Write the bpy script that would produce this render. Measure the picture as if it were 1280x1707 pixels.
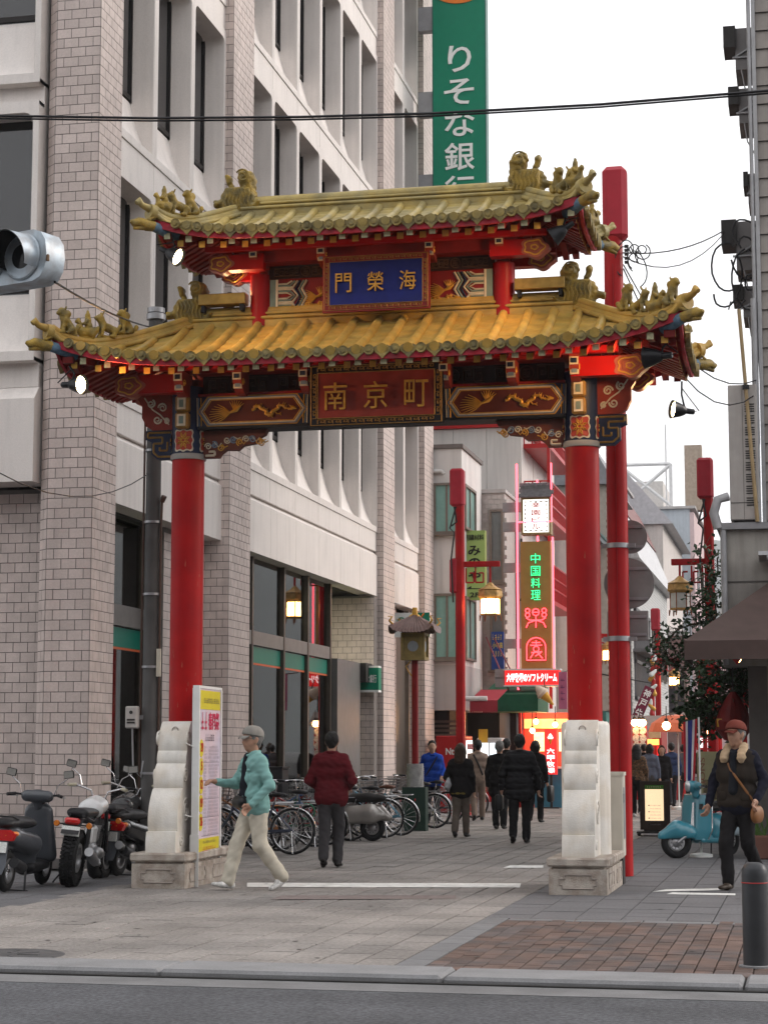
import bpy, math, random
import numpy as np
from mathutils import Vector, Matrix
random.seed(7)
for _o in list(bpy.data.objects):
    bpy.data.objects.remove(_o)
SC = bpy.context.scene
COL = SC.collection
# ---------------------------------------------------------------- camera
F = 3250.0                                   # focal length in photograph pixels (1280 x 1707)
TH = math.atan(397 / F)                      # camera pitched up
PS = math.atan(705 * math.cos(TH) / F)       # camera turned left of the street axis (+Y)
EYE = 1.48
cam = bpy.data.cameras.new('camera')
cam.sensor_fit = 'VERTICAL'; cam.sensor_height = 36.0; cam.sensor_width = 27.0
cam.lens = 36.0 * F / 1707.0
cam.clip_start = 0.1; cam.clip_end = 6000
camo = bpy.data.objects.new('camera', cam); COL.objects.link(camo)
camo.location = (0, 0, EYE); camo.rotation_euler = (math.pi / 2 + TH, 0, PS)
SC.camera = camo
# ---------------------------------------------------------------- sky, sun, exposure
SUN_AZ = math.radians(58)                    # from +Y towards +X
SUN_EL = math.radians(24)
w = bpy.data.worlds.new('World'); SC.world = w; w.use_nodes = True
nt = w.node_tree; bg = nt.nodes['Background']
sky = nt.nodes.new('ShaderNodeTexSky'); sky.sky_type = 'NISHITA'; sky.sun_disc = False
sky.sun_elevation = SUN_EL; sky.sun_rotation = SUN_AZ
sky.air_density = 1.0; sky.dust_density = 1.5; sky.ozone_density = 1.0
hs = nt.nodes.new('ShaderNodeHueSaturation'); hs.inputs['Saturation'].default_value = 0.16
nt.links.new(sky.outputs[0], hs.inputs['Color']); 
ov = nt.nodes.new('ShaderNodeMix'); ov.data_type = 'RGBA'; ov.inputs['Factor'].default_value = 0.7    # even overcast layer
ov.inputs['B'].default_value = (7.6, 7.55, 7.6, 1)
nt.links.new(hs.outputs[0], ov.inputs['A']); nt.links.new(ov.outputs['Result'], bg.inputs['Color'])
bg.inputs['Strength'].default_value = 0.15
sun = bpy.data.lights.new('sun', 'SUN'); sun.energy = 1.35; sun.angle = math.radians(25); sun.color = (1.0, 0.89, 0.80)
suno = bpy.data.objects.new('sun', sun); COL.objects.link(suno); suno.location = (20, 30, 40)
_sd = Vector((math.sin(SUN_AZ) * math.cos(SUN_EL), math.cos(SUN_AZ) * math.cos(SUN_EL), math.sin(SUN_EL)))
suno.rotation_euler = _sd.to_track_quat('Z', 'Y').to_euler()
SC.view_settings.view_transform = 'Standard'; SC.view_settings.look = 'None'
SC.view_settings.exposure = 0.85; SC.view_settings.gamma = 1.0
SC.view_settings.use_curve_mapping = False
SC.render.engine = 'CYCLES'
SC.cycles.use_denoising = True
SC.cycles.max_bounces = 6; SC.cycles.diffuse_bounces = 3; SC.cycles.glossy_bounces = 3
SC.cycles.transmission_bounces = 4; SC.cycles.transparent_max_bounces = 8
SC.cycles.caustics_reflective = False; SC.cycles.caustics_refractive = False
SC.cycles.sample_clamp_indirect = 4.0
# ---------------------------------------------------------------- photograph pixel -> direction
def ray(x, y):
    cx = (x - 640) / F; cy = -(y - 853.5) / F
    c, s, ct, st = math.cos(PS), math.sin(PS), math.cos(TH), math.sin(TH)
    fw = ct - cy * st; up = st + cy * ct
    return (c * cx - s * fw, s * cx + c * fw, up)
def G(x, y, z=0.0):                          # on the ground (or a level z)
    d = ray(x, y); t = (z - EYE) / d[2]; return Vector((d[0] * t, d[1] * t, z))
def PX(x, y, X):                             # on a wall X = const
    d = ray(x, y); t = X / d[0]; return Vector((X, d[1] * t, EYE + d[2] * t))
def PY(x, y, Y):                             # on a wall Y = const
    d = ray(x, y); t = Y / d[1]; return Vector((d[0] * t, Y, EYE + d[2] * t))
# ---------------------------------------------------------------- materials
MATS = {}
def M(name, col=(.5, .5, .5), rough=.6, metal=0., var=.10, scale=6., bump=0., bscale=60., rand=0., spec=.22,
      emit=None, es=0., coat=0., streak=0., col2=None, mixscale=3., fine=0.):
    if name in MATS: return MATS[name]
    m = bpy.data.materials.new(name); m.use_nodes = True
    t = m.node_tree; n = t.nodes; L = t.links; b = n['Principled BSDF']
    b.inputs['Roughness'].default_value = rough; b.inputs['Metallic'].default_value = metal
    b.inputs['Specular IOR Level'].default_value = spec
    if coat: b.inputs['Coat Weight'].default_value = coat; b.inputs['Coat Roughness'].default_value = .08
    tc = n.new('ShaderNodeNewGeometry')
    cur = None
    def rgb(c):
        k = n.new('ShaderNodeRGB'); k.outputs[0].default_value = (*c, 1); return k.outputs[0]
    cur = rgb(col)
    def noise(sc, det=4., vec=None):
        k = n.new('ShaderNodeTexNoise'); k.inputs['Scale'].default_value = sc; k.inputs['Detail'].default_value = det
        L.new(vec if vec is not None else tc.outputs['Position'], k.inputs['Vector']); return k.outputs['Fac']
    def mul(cur, fac_out, lo, hi, a=.3, c=.7):
        r = n.new('ShaderNodeMapRange'); L.new(fac_out, r.inputs['Value'])
        r.inputs['From Min'].default_value = a; r.inputs['From Max'].default_value = c
        r.inputs['To Min'].default_value = lo; r.inputs['To Max'].default_value = hi
        x = n.new('ShaderNodeVectorMath'); x.operation = 'SCALE'
        L.new(cur, x.inputs[0]); L.new(r.outputs[0], x.inputs['Scale']); return x.outputs[0]
    if col2 is not None:
        mx = n.new('ShaderNodeMix'); mx.data_type = 'RGBA'
        r = n.new('ShaderNodeMapRange'); L.new(noise(mixscale, 5), r.inputs['Value'])
        r.inputs['From Min'].default_value = .42; r.inputs['From Max'].default_value = .62
        L.new(r.outputs[0], mx.inputs['Factor']); L.new(cur, mx.inputs['A']); L.new(rgb(col2), mx.inputs['B']); cur = mx.outputs['Result']
    if var: cur = mul(cur, noise(scale), 1 - var, 1 + var)
    if fine: cur = mul(cur, noise(scale * 30, 2), 1 - fine, 1 + fine)
    if streak:
        sv = n.new('ShaderNodeVectorMath'); sv.operation = 'MULTIPLY'; L.new(tc.outputs['Position'], sv.inputs[0]); sv.inputs[1].default_value = (7, 7, .5)
        cur = mul(cur, noise(1., 3, sv.outputs[0]), 1 - streak, 1.04, .3, .55)
    if rand:
        oi = n.new('ShaderNodeObjectInfo'); cur = mul(cur, oi.outputs['Random'], 1 - rand, 1 + rand, 0, 1)
    L.new(cur, b.inputs['Base Color'])
    if bump:
        bp = n.new('ShaderNodeBump'); bp.inputs['Strength'].default_value = bump; bp.inputs['Distance'].default_value = .02
        L.new(noise(bscale, 3), bp.inputs['Height']); L.new(bp.outputs[0], b.inputs['Normal'])
    if emit is not None:
        b.inputs['Emission Color'].default_value = (*emit, 1); b.inputs['Emission Strength'].default_value = es
    MATS[name] = m
    return m
def glass(name, tint=(.75, .85, .82), rough=.02, fac=.09):
    if name in MATS: return MATS[name]
    m = bpy.data.materials.new(name); m.use_nodes = True
    t = m.node_tree; n = t.nodes; L = t.links; n.clear()
    out = n.new('ShaderNodeOutputMaterial'); mx = n.new('ShaderNodeMixShader'); tr = n.new('ShaderNodeBsdfTransparent')
    gl = n.new('ShaderNodeBsdfGlossy'); gl.inputs['Roughness'].default_value = rough
    tr.inputs['Color'].default_value = (*tint, 1)
    fr = n.new('ShaderNodeFresnel'); fr.inputs['IOR'].default_value = 1.5
    ad = n.new('ShaderNodeMath'); ad.operation = 'ADD'; ad.inputs[1].default_value = fac; ad.use_clamp = True
    L.new(fr.outputs[0], ad.inputs[0]); L.new(ad.outputs[0], mx.inputs[0]); L.new(tr.outputs[0], mx.inputs[1]); L.new(gl.outputs[0], mx.inputs[2])
    L.new(mx.outputs[0], out.inputs['Surface']); MATS[name] = m
    return m
def E(name, col, s):                          # something that gives off light
    return M(name, tuple(min(.8, c) for c in col), .5, var=0, emit=col, es=s)
# ---------------------------------------------------------------- objects
def link(o): COL.objects.link(o); return o
def tag(o, label=None, cat=None, group=None, kind=None):
    if label: o['label'] = label
    if cat: o['category'] = cat
    if group: o['group'] = group
    if kind: o['kind'] = kind
    return o
BASE = {}
def thing(name, label, cat, loc=(0, 0, 0), rz=0., group=None, world=False):
    o = bpy.data.objects.new(name, None); link(o); o.empty_display_size = .2
    o.location = loc; o.rotation_euler = (0, 0, rz)
    if world: BASE[o.name] = Vector(loc)
    return tag(o, label, cat, group)
def base_of(p):
    while p is not None:
        if p.name in BASE: return BASE[p.name]
        p = p.parent
    return None
def put(name, me, parent=None, loc=None, rot=None):
    o = bpy.data.objects.new(name, me); link(o)
    if parent is not None: o.parent = parent
    if loc is not None:
        b = base_of(parent); o.location = Vector(loc) - (b if b is not None else Vector((0, 0, 0)))
    if rot is not None: o.rotation_euler = rot
    return o
def copy_tree(o, parent=None):
    c = o.copy(); link(c); c.parent = parent
    for ch in list(o.children): copy_tree(ch, c)
    return c
def rz3(a): return Matrix.Rotation(a, 3, 'Z')
class MB:
    def __init__(s): s.v = []; s.f = []; s.m = []
    def add(s, vs, fs, m=0, R=None, T=None):
        k = len(s.v)
        if R is not None or T is not None:
            R = R or Matrix.Identity(3); T = Vector(T) if T is not None else Vector((0, 0, 0))
            vs = [R @ Vector(p) + T for p in vs]
        s.v.extend(tuple(p) for p in vs)
        s.f.extend(tuple(i + k for i in q) for q in fs); s.m.extend([m] * len(fs)); return s
    def box(s, c, d, m=0, R=None, b=0.):
        x, y, z = d[0] / 2, d[1] / 2, d[2] / 2
        if b <= 0:
            vs = [(i, j, k) for i in (-x, x) for j in (-y, y) for k in (-z, z)]
            fs = [(0, 1, 3, 2), (4, 6, 7, 5), (0, 4, 5, 1), (2, 3, 7, 6), (0, 2, 6, 4), (1, 5, 7, 3)]
            return s.add(vs, fs, m, R, c)
        b = min(b, x * .9, y * .9, z * .9)
        # chamfered box: each of the 8 corners has 3 verts
        vs = []; idx = {}
        for i in (-1, 1):
            for j in (-1, 1):
                for k in (-1, 1):
                    for a in range(3):
                        p = [i * x, j * y, k * z]
                        for q in range(3):
                            if q != a: p[q] -= (i, j, k)[q] * b
                        idx[(i, j, k, a)] = len(vs); vs.append(p)
        fs = []
        g = lambda i, j, k, a: idx[(i, j, k, a)]
        for i in (-1, 1):
            q = [g(i, -1, -1, 0), g(i, 1, -1, 0), g(i, 1, 1, 0), g(i, -1, 1, 0)]; fs.append(q if i > 0 else q[::-1])
            q = [g(-1, i, -1, 1), g(-1, i, 1, 1), g(1, i, 1, 1), g(1, i, -1, 1)]; fs.append(q if i > 0 else q[::-1])
            q = [g(-1, -1, i, 2), g(1, -1, i, 2), g(1, 1, i, 2), g(-1, 1, i, 2)]; fs.append(q if i > 0 else q[::-1])
        for i in (-1, 1):
            for j in (-1, 1):
                q = [g(i, j, -1, 0), g(i, j, -1, 1), g(i, j, 1, 1), g(i, j, 1, 0)]; fs.append(q if i * j > 0 else q[::-1])
                q = [g(i, -1, j, 0), g(i, 1, j, 0), g(i, 1, j, 2), g(i, -1, j, 2)]; fs.append(q if i * j > 0 else q[::-1])
                q = [g(-1, i, j, 1), g(-1, i, j, 2), g(1, i, j, 2), g(1, i, j, 1)]; fs.append(q if i * j > 0 else q[::-1])
                for k in (-1, 1):
                    q = [g(i, j, k, 0), g(i, j, k, 1), g(i, j, k, 2)]; fs.append(q if i * j * k > 0 else q[::-1])
        return s.add(vs, fs, m, R, c)
    def b2(s, lo, hi, m=0, b=0.):                # box by two corners
        return s.box([(lo[i] + hi[i]) / 2 for i in range(3)], [abs(hi[i] - lo[i]) for i in range(3)], m, None, b)
    def tube(s, pts, r, n=8, m=0, cap=True, flat=1.):
        P = [Vector(p) for p in pts]; k0 = len(s.v); N = len(P)
        rr = [r] * N if isinstance(r, (int, float)) else list(r)
        up = None
        for i in range(N):
            d = (P[min(i + 1, N - 1)] - P[max(i - 1, 0)])
            d = d.normalized() if d.length > 1e-9 else Vector((0, 0, 1))
            if up is None:
                a = Vector((0, 0, 1)) if abs(d.z) < .9 else Vector((1, 0, 0))
                u = d.cross(a).normalized()
            else:
                u = (up - d * up.dot(d)); u = u.normalized() if u.length > 1e-6 else d.orthogonal().normalized()
            up = u; v = d.cross(u)
            for j in range(n):
                a = 2 * math.pi * j / n
                s.v.append(tuple(P[i] + u * math.cos(a) * rr[i] + v * math.sin(a) * rr[i] * flat))
        for i in range(N - 1):
            for j in range(n):
                a = k0 + i * n + j; b = k0 + i * n + (j + 1) % n
                s.f.append((a, b, b + n, a + n)); s.m.append(m)
        if cap:
            s.f.append(tuple(k0 + j for j in range(n))[::-1]); s.m.append(m)
            s.f.append(tuple(k0 + (N - 1) * n + j for j in range(n))); s.m.append(m)
        return s
    def ring(s, c, r, tr, n=24, k=6, m=0, ax='x', flat=1.):
        pts = []
        k0 = len(s.v)
        for i in range(n):
            a = 2 * math.pi * i / n
            for j in range(k):
                b = 2 * math.pi * j / k
                q = r + tr * math.cos(b); h = tr * math.sin(b) * flat
                p = {'x': (h, q * math.cos(a), q * math.sin(a)), 'y': (q * math.sin(a), h, q * math.cos(a)), 'z': (q * math.cos(a), q * math.sin(a), h)}[ax]
                s.v.append((c[0] + p[0], c[1] + p[1], c[2] + p[2]))
        for i in range(n):
            for j in range(k):
                s.f.append((k0 + i * k + j, k0 + ((i + 1) % n) * k + j, k0 + ((i + 1) % n) * k + (j + 1) % k, k0 + i * k + (j + 1) % k)); s.m.append(m)
        return s
    def lathe(s, prof, n=24, c=(0, 0, 0), m=0, R=None):
        vs = []; fs = []
        for r, z in prof:
            for j in range(n):
                a = 2 * math.pi * j / n; vs.append((r * math.cos(a), r * math.sin(a), z))
        for i in range(len(prof) - 1):
            for j in range(n):
                a = i * n + j; b = i * n + (j + 1) % n; fs.append((a, b, b + n, a + n))
        fs.append(tuple(range(n))[::-1]); fs.append(tuple((len(prof) - 1) * n + j for j in range(n)))
        return s.add(vs, fs, m, R, c)
    def prism(s, poly, d0, d1, ax='y', m=0, R=None, T=None):   # poly in the two other axes
        n = len(poly)
        A = 0
        for i in range(n):
            x0, y0 = poly[i]; x1, y1 = poly[(i + 1) % n]; A += x0 * y1 - x1 * y0
        if (A > 0) == (ax == 'y'): poly = poly[::-1]
        f = {'y': lambda a, b, d: (a, d, b), 'x': lambda a, b, d: (d, a, b), 'z': lambda a, b, d: (a, b, d)}[ax]
        vs = [f(a, b, d0) for a, b in poly] + [f(a, b, d1) for a, b in poly]
        fs = [(i, (i + 1) % n, n + (i + 1) % n, n + i) for i in range(n)]
        fs += [tuple(range(n))[::-1], tuple(range(n, 2 * n))]
        if d1 < d0: fs = [q[::-1] for q in fs]
        if ax == 'x' or ax == 'z': pass
        return s.add(vs, fs, m, R, T)
    def grid(s, fn, nu, nv, m=0):
        k = len(s.v)
        for i in range(nu + 1):
            for j in range(nv + 1): s.v.append(tuple(fn(i / nu, j / nv)))
        for i in range(nu):
            for j in range(nv):
                a = k + i * (nv + 1) + j; s.f.append((a, a + nv + 1, a + nv + 2, a + 1)); s.m.append(m)
        return s
    def mesh(s, name, mats, smooth=0, base=None):
        me = bpy.data.meshes.new(name)
        v = s.v if base is None else [(p[0] - base[0], p[1] - base[1], p[2] - base[2]) for p in s.v]
        me.from_pydata(v, [], s.f)
        for q in (mats if isinstance(mats, (list, tuple)) else [mats]): me.materials.append(q)
        if any(s.m): me.polygons.foreach_set('material_index', s.m)
        if smooth:
            me.polygons.foreach_set('use_smooth', [True] * len(s.f)); me.set_sharp_from_angle(angle=math.radians(smooth))
        me.update(); return me
    def build(s, name, mats, parent=None, smooth=0, kind=None):
        o = bpy.data.objects.new(name, s.mesh(name, mats, smooth, base_of(parent))); link(o)
        if parent is not None: o.parent = parent
        if kind: o['kind'] = kind
        return o
def solo(mb, name, mats, label, cat, loc=(0, 0, 0), group=None, smooth=0, kind=None, rz=0.):   # a thing that is one mesh (mb is in local coordinates)
    o = mb.build(name, mats, None, smooth); o.location = loc; o.rotation_euler = (0, 0, rz)
    return tag(o, label, cat, group, kind)
# ---------------------------------------------------------------- lettering
TXT = {}
def glyphs(s, depth, off):
    k = (s, depth, off)
    if k not in TXT:
        c = bpy.data.curves.new('lettering', 'FONT'); c.body = s; c.size = 1; c.offset = off; c.extrude = depth
        c.align_x = 'CENTER'; c.space_line = 1.0; c.resolution_u = 3
        o = bpy.data.objects.new('lettering', c); link(o)
        dg = bpy.context.evaluated_depsgraph_get(); me = bpy.data.meshes.new_from_object(o.evaluated_get(dg))
        v = [tuple(p.co) for p in me.vertices]; f = [tuple(p.vertices) for p in me.polygons]
        bpy.data.objects.remove(o); bpy.data.curves.remove(c); bpy.data.meshes.remove(me)
        TXT[k] = (v, f)
    return TXT[k]
def text(s, c, right, up, wid, hei, mat, parent, off=.0, depth=.01, name='lettering', proud=.004):
    v, f = glyphs(s, .02, off)
    xs = [p[0] for p in v]; ys = [p[1] for p in v]
    x0, x1, y0, y1 = min(xs), max(xs), min(ys), max(ys)
    right = Vector(right).normalized(); up = Vector(up).normalized(); nrm = right.cross(up)
    sx = wid / max(1e-6, x1 - x0); sy = (hei / (y1 - y0)) if hei else sx
    if not wid: sx = sy
    c = Vector(c)
    mb = MB(); mb.add([c + right * ((p[0] - (x0 + x1) / 2) * sx) + up * ((p[1] - (y0 + y1) / 2) * sy) + nrm * ((p[2] / .02 * .5 + .5) * depth + proud) for p in v], f)
    return mb.build(name, mat, parent)
SRN = random.Random(31)
def strokes(c, right, up, wid, hei, n, mat, parent, depth=.003):   # print the photograph shows but does not let one read
    c = Vector(c); right = Vector(right); up = Vector(up); nr = right.cross(up); q = MB(); u = wid / n
    def bar(x0, x1, z0, z1): q.add([c + right * x + up * z + nr * (.004 + depth) for x, z in ((x0, z0), (x1, z0), (x1, z1), (x0, z1))], [(0, 1, 2, 3)])
    for i in range(n):
        x = -wid / 2 + u * (i + .12); w_ = u * SRN.uniform(.45, .76)
        for k in range(SRN.choice((2, 3, 3))): z = hei * (-.45 + .32 * k); bar(x, x + w_ * SRN.uniform(.6, 1), z, z + hei * .13)
        xx = x + w_ * SRN.uniform(.1, .7); bar(xx, xx + u * .12, -hei / 2, hei / 2)
    o = q.build('print_strokes', mat, parent); o['kind'] = 'stuff'; return o
def vert(s): return '\n'.join(s)
# ---------------------------------------------------------------- blended solids (surface nets)
def surfnet(fn, lo, hi, h):
    lo = np.array(lo, float) - 2 * h; hi = np.array(hi, float) + 2 * h
    n = np.ceil((hi - lo) / h).astype(int) + 1
    ax = [lo[i] + h * np.arange(n[i]) for i in range(3)]
    X, Y, Z = np.meshgrid(*ax, indexing='ij')
    val = fn(X.ravel(), Y.ravel(), Z.ravel()).reshape(n)
    ins = val < 0
    cn = ins[:-1, :-1, :-1].astype(np.int8)
    cs = [(i, j, k) for i in (0, 1) for j in (0, 1) for k in (0, 1)]
    sl = lambda A, c: A[c[0]:n[0] - 1 + c[0], c[1]:n[1] - 1 + c[1], c[2]:n[2] - 1 + c[2]]
    cnt = sum(sl(ins, c).astype(np.int8) for c in cs)
    act = (cnt > 0) & (cnt < 8)
    I = np.argwhere(act)
    idx = -np.ones(act.shape, int); idx[act] = np.arange(len(I))
    pos = np.zeros((len(I), 3)); num = np.zeros(len(I))
    for a in cs:
        for d in range(3):
            if a[d]: continue
            b = list(a); b[d] = 1
            va = sl(val, a)[act]; vb = sl(val, b)[act]
            cr = (va < 0) != (vb < 0)
            t = np.where(cr, va / np.where(cr, va - vb, 1), 0)
            p = np.zeros((len(I), 3)); p += np.array(a); p[:, d] += t
            pos[cr] += p[cr]; num[cr] += 1
    V = lo + h * (I + pos / num[:, None])
    Q = []
    for d in range(3):
        e, g = (d + 1) % 3, (d + 2) % 3
        s0 = [slice(1, -1)] * 3; s1 = [slice(1, -1)] * 3
        s0[d] = slice(0, n[d] - 1); s1[d] = slice(1, n[d])
        s0[e] = s1[e] = slice(1, n[e] - 1); s0[g] = s1[g] = slice(1, n[g] - 1)
        A = ins[tuple(s0)]; B = ins[tuple(s1)]
        ch = np.argwhere(A != B)
        if not len(ch): continue
        pol = A[tuple(ch.T)]
        base = ch.copy(); base[:, e] += 1; base[:, g] += 1
        def ci(de, dg):
            q = base.copy(); q[:, e] -= de; q[:, g] -= dg
            return idx[q[:, 0], q[:, 1], q[:, 2]]
        q = np.stack([ci(1, 1), ci(0, 1), ci(0, 0), ci(1, 0)], 1)
        q[~pol] = q[~pol][:, ::-1]
        Q.append(q)
    Q = np.concatenate(Q); Q = Q[(Q >= 0).all(1)]
    return V, Q
def cap(a, b, ra, rb=None, sq=(1, 1, 1)):
    return ('c', np.array(a, float), np.array(b, float), ra, ra if rb is None else rb, sq)
def sdf(prims, k=.03, wr=0., ws=30., seed=0, cuts=()):
    def fn(x, y, z):
        d = None
        for t, a, b, ra, rb, sq in prims:
            s = np.array(sq, float); A = a / s; B = b / s
            px, py, pz = x / s[0] - A[0], y / s[1] - A[1], z / s[2] - A[2]
            ab = B - A; l2 = max(1e-9, float(ab @ ab))
            t_ = np.clip((px * ab[0] + py * ab[1] + pz * ab[2]) / l2, 0, 1)
            q = np.sqrt((px - t_ * ab[0]) ** 2 + (py - t_ * ab[1]) ** 2 + (pz - t_ * ab[2]) ** 2) - (ra + t_ * (rb - ra))
            q = q * s.min()
            if d is None: d = q
            else:
                h = np.clip(.5 + .5 * (d - q) / k, 0, 1); d = d * (1 - h) + q * h - k * h * (1 - h)
        if wr:
            r = np.random.RandomState(seed)
            for i in range(5):
                v = r.randn(3); v /= np.linalg.norm(v); f = ws * (0.6 + 1.2 * r.rand())
                d = d + wr * .45 * np.sin(f * (x * v[0] + y * v[1] + z * v[2] * 1.4) + 6 * r.rand() + 1.5 * np.sin(f * .4 * (x + z)))
        for (p, nn) in cuts:      # keep the side where (q-p).n < 0
            d = np.maximum(d, (x - p[0]) * nn[0] + (y - p[1]) * nn[1] + (z - p[2]) * nn[2])
        return d
    return fn
def blob(prims, h, k=.03, wr=0., ws=30., seed=0, cuts=()):
    lo = np.min([np.minimum(p[1] - max(p[3], p[4]) * np.array(p[5]), p[2] - max(p[3], p[4]) * np.array(p[5])) for p in prims], 0)
    hi = np.max([np.maximum(p[1] + max(p[3], p[4]) * np.array(p[5]), p[2] + max(p[3], p[4]) * np.array(p[5])) for p in prims], 0)
    return surfnet(sdf(prims, k, wr, ws, seed, cuts), lo - wr, hi + wr, h)
def blob_obj(name, prims, h, mat, parent=None, k=.03, wr=0., ws=30., seed=0, cuts=(), more=(), base=None):
    V, Q = blob(prims, h, k, wr, ws, seed, cuts)
    Vs = [V]; Qs = [Q]; ofs = len(V)
    for (v2, q2) in more:
        Vs.append(v2); Qs.append(q2 + ofs); ofs += len(v2)
    V = np.concatenate(Vs); Q = np.concatenate(Qs)
    if base is not None: V = V - np.array(base)
    me = bpy.data.meshes.new(name); me.from_pydata(V.tolist(), [], Q.tolist())
    me.materials.append(mat); me.polygons.foreach_set('use_smooth', [True] * len(me.polygons)); me.update()
    o = bpy.data.objects.new(name, me); link(o)
    if parent is not None: o.parent = parent
    return o
# ================================================================ ground, road, pavement
XF = -8.89                                    # street face of the bank's pilasters
GY = 12.75                                    # kerb face
asph = M('asphalt', (.086, .088, .096), .85, var=.16, scale=1.2, bump=.5, bscale=140, fine=.38, col2=(.072, .074, .080), mixscale=.8)
concrete = M('kerb_concrete', (.21, .21, .215), .85, var=.15, scale=2.5, bump=.25, bscale=120, fine=.10, streak=.0)
joint = M('joint_dirt', (.035, .034, .033), .95, var=.2, scale=4)
slabm = M('paving_slab', (.25, .23, .215), .8, var=.20, scale=.9, bump=.45, bscale=170, rand=.09, fine=.22, col2=(.20, .186, .176), mixscale=.6)
darkslab = M('dark_paving', (.125, .124, .130), .75, var=.12, scale=1.2, bump=.35, bscale=170, rand=.10, fine=.20)
brickm = M('paving_brick', (.130, .088, .074), .85, var=.16, scale=5, bump=.4, bscale=150, rand=.20, fine=.15, col2=(.095, .080, .078), mixscale=2.2)
g = MB(); g.b2((-2900, -2900, -.35), (2900, 2900, -.30)); tag(g.build('ground', M('far_ground', (.10, .10, .095), .95)), kind='structure')
g = MB(); g.b2((-60, -25, -.12), (60, 12.30, -.035)); tag(g.build('road', asph), kind='structure')
g = MB(); g.b2((-60, 12.295, -.12), (60, 12.70, -.031)); gut = tag(g.build('gutter', M('gutter_concrete', (.16, .16, .163), .85, var=.18, scale=2.5, bump=.25, bscale=120, fine=.1)), kind='structure')
g = MB(); g.b2((-60, 12.70, -.30), (60, 230, -.022)); pav = tag(g.build('pavement', joint), kind='structure')
# kerb stones, each one a piece
kerb = bpy.data.objects.new('kerb', None); link(kerb); kerb.location = (0, GY, 0); tag(kerb, kind='structure')
kb = MB(); kb.box((0, .28, -.045), (1.915, .56, .13), b=.022); kme = kb.mesh('kerb_stone', concrete)
for i in range(-7, 8):
    x = -2.36 + 1.93 * i - .965
    o = put('kerb_stone', kme, kerb); o.location = (x, random.uniform(-.006, .006), random.uniform(-.004, .004)); o.rotation_euler = (0, 0, random.uniform(-.003, .003))
# paving slabs: the near ones singly, the rest as one mesh
def piece_mesh(name, a, b, t, mat, c):
    q = MB(); q.box((0, 0, -t / 2), (a, b, t), b=c); return q.mesh(name, mat)
SW, SL = .292, .60
sme = [piece_mesh('slab', SW - .016, SL - .016, .03, slabm, .004), piece_mesh('slab', SW - .018, SL - .014, .03, slabm, .005)]
BX0 = -2.62                                   # left edge of the brick field
rest = MB(); dark = MB(); nslab = 0
nc = int((11.0) / SW)
for c in range(nc):
    x = BX0 - .22 - SW * (c + .5)
    for r in range(0, 150):
        y = 13.33 + SL * (r + .5) + (SL / 2 if c % 2 else 0)
        if c % 2 and r == 0:
            rest.box((x, 13.33 + SL / 4, -.015), (SW - .011, SL / 2 - .012, .03), b=.004)
        dz = random.gauss(0, .0016)
        near = y < 23.5 and x > -7.4 - (0 if y > 19 else 0)
        if (x < -7.35 and y < 19.5 and x > -7.5): pass
        if near and nslab < 290 and y < 24:
            o = put('slab', random.choice(sme), pav); o.location = (x + random.gauss(0, .001), y, dz); o.rotation_euler = (random.gauss(0, .002), random.gauss(0, .002), random.gauss(0, .002)); nslab += 1
        elif x > XF - .2 and y > 13 and y < 95 and not (x < -7.4 and y < 23):
            rest.box((x, y, -.015 + dz), (SW - .017, SL - .015, .03))
o = rest.build('slab_field', slabm, pav); o['kind'] = 'stuff'
# right of the street axis: darker slabs, square
for i in range(0, 13):
    for r in range(0, 70):
        x = BX0 - .22 + .4 * (i + .5); y = 17.45 + .4 * (r + .5)
        dark.box((x, y, -.015 + random.gauss(0, .001)), (.39, .39, .03))
for i in range(0, 22):
    for r in range(0, 24):
        x = -7.4 - .4 * (i + .5); y = 13.33 + .4 * (r + .5)
        dark.box((x, y, -.015 + random.gauss(0, .001)), (.39, .39, .03))
o = dark.build('dark_slab_field', darkslab, pav); o['kind'] = 'stuff'
# border stones between slabs and brick field
bme = piece_mesh('border_stone', .20, .58, .03, M('border_stone', (.16, .16, .165), .8, var=.1, bump=.3, bscale=150, rand=.08, fine=.15), .005)
for r in range(7):
    o = put('border_stone', bme, pav); o.location = (BX0 - .11, 13.33 + .59 * (r + .5), .001)
for r in range(6):
    o = put('border_stone', bme, pav); o.location = (BX0 + .3 + .59 * r, 17.34, .001); o.rotation_euler = (0, 0, math.pi / 2)
# brick field
brf = bpy.data.objects.new('brick_paving', None); link(brf); brf.location = (BX0, 13.33, 0); tag(brf, kind='structure')
pme = [piece_mesh('brick', .124, .252, .035, brickm, .005), piece_mesh('brick', .122, .250, .035, brickm, .006)]
nb = 0; brest = MB()
for c in range(34):
    for r in range(16):
        x = .066 + .131 * c; y = .13 + .259 * r - (.13 if c % 2 else 0)
        if y < .06: y = .07
        if c < 18:
            o = put('brick', random.choice(pme), brf); o.location = (x, y if y > .12 else .13, random.gauss(0, .0016)); o.rotation_euler = (random.gauss(0, .006), random.gauss(0, .006), random.gauss(0, .008)); nb += 1
        else: brest.box((BX0 + x, 13.33 + y, -.017 + random.gauss(0, .0015)), (.124, .252, .035))
brest.v = [(p[0] - BX0, p[1] - 13.33, p[2]) for p in brest.v]
o = brest.build('brick_field', brickm, brf); o['kind'] = 'stuff'
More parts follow.
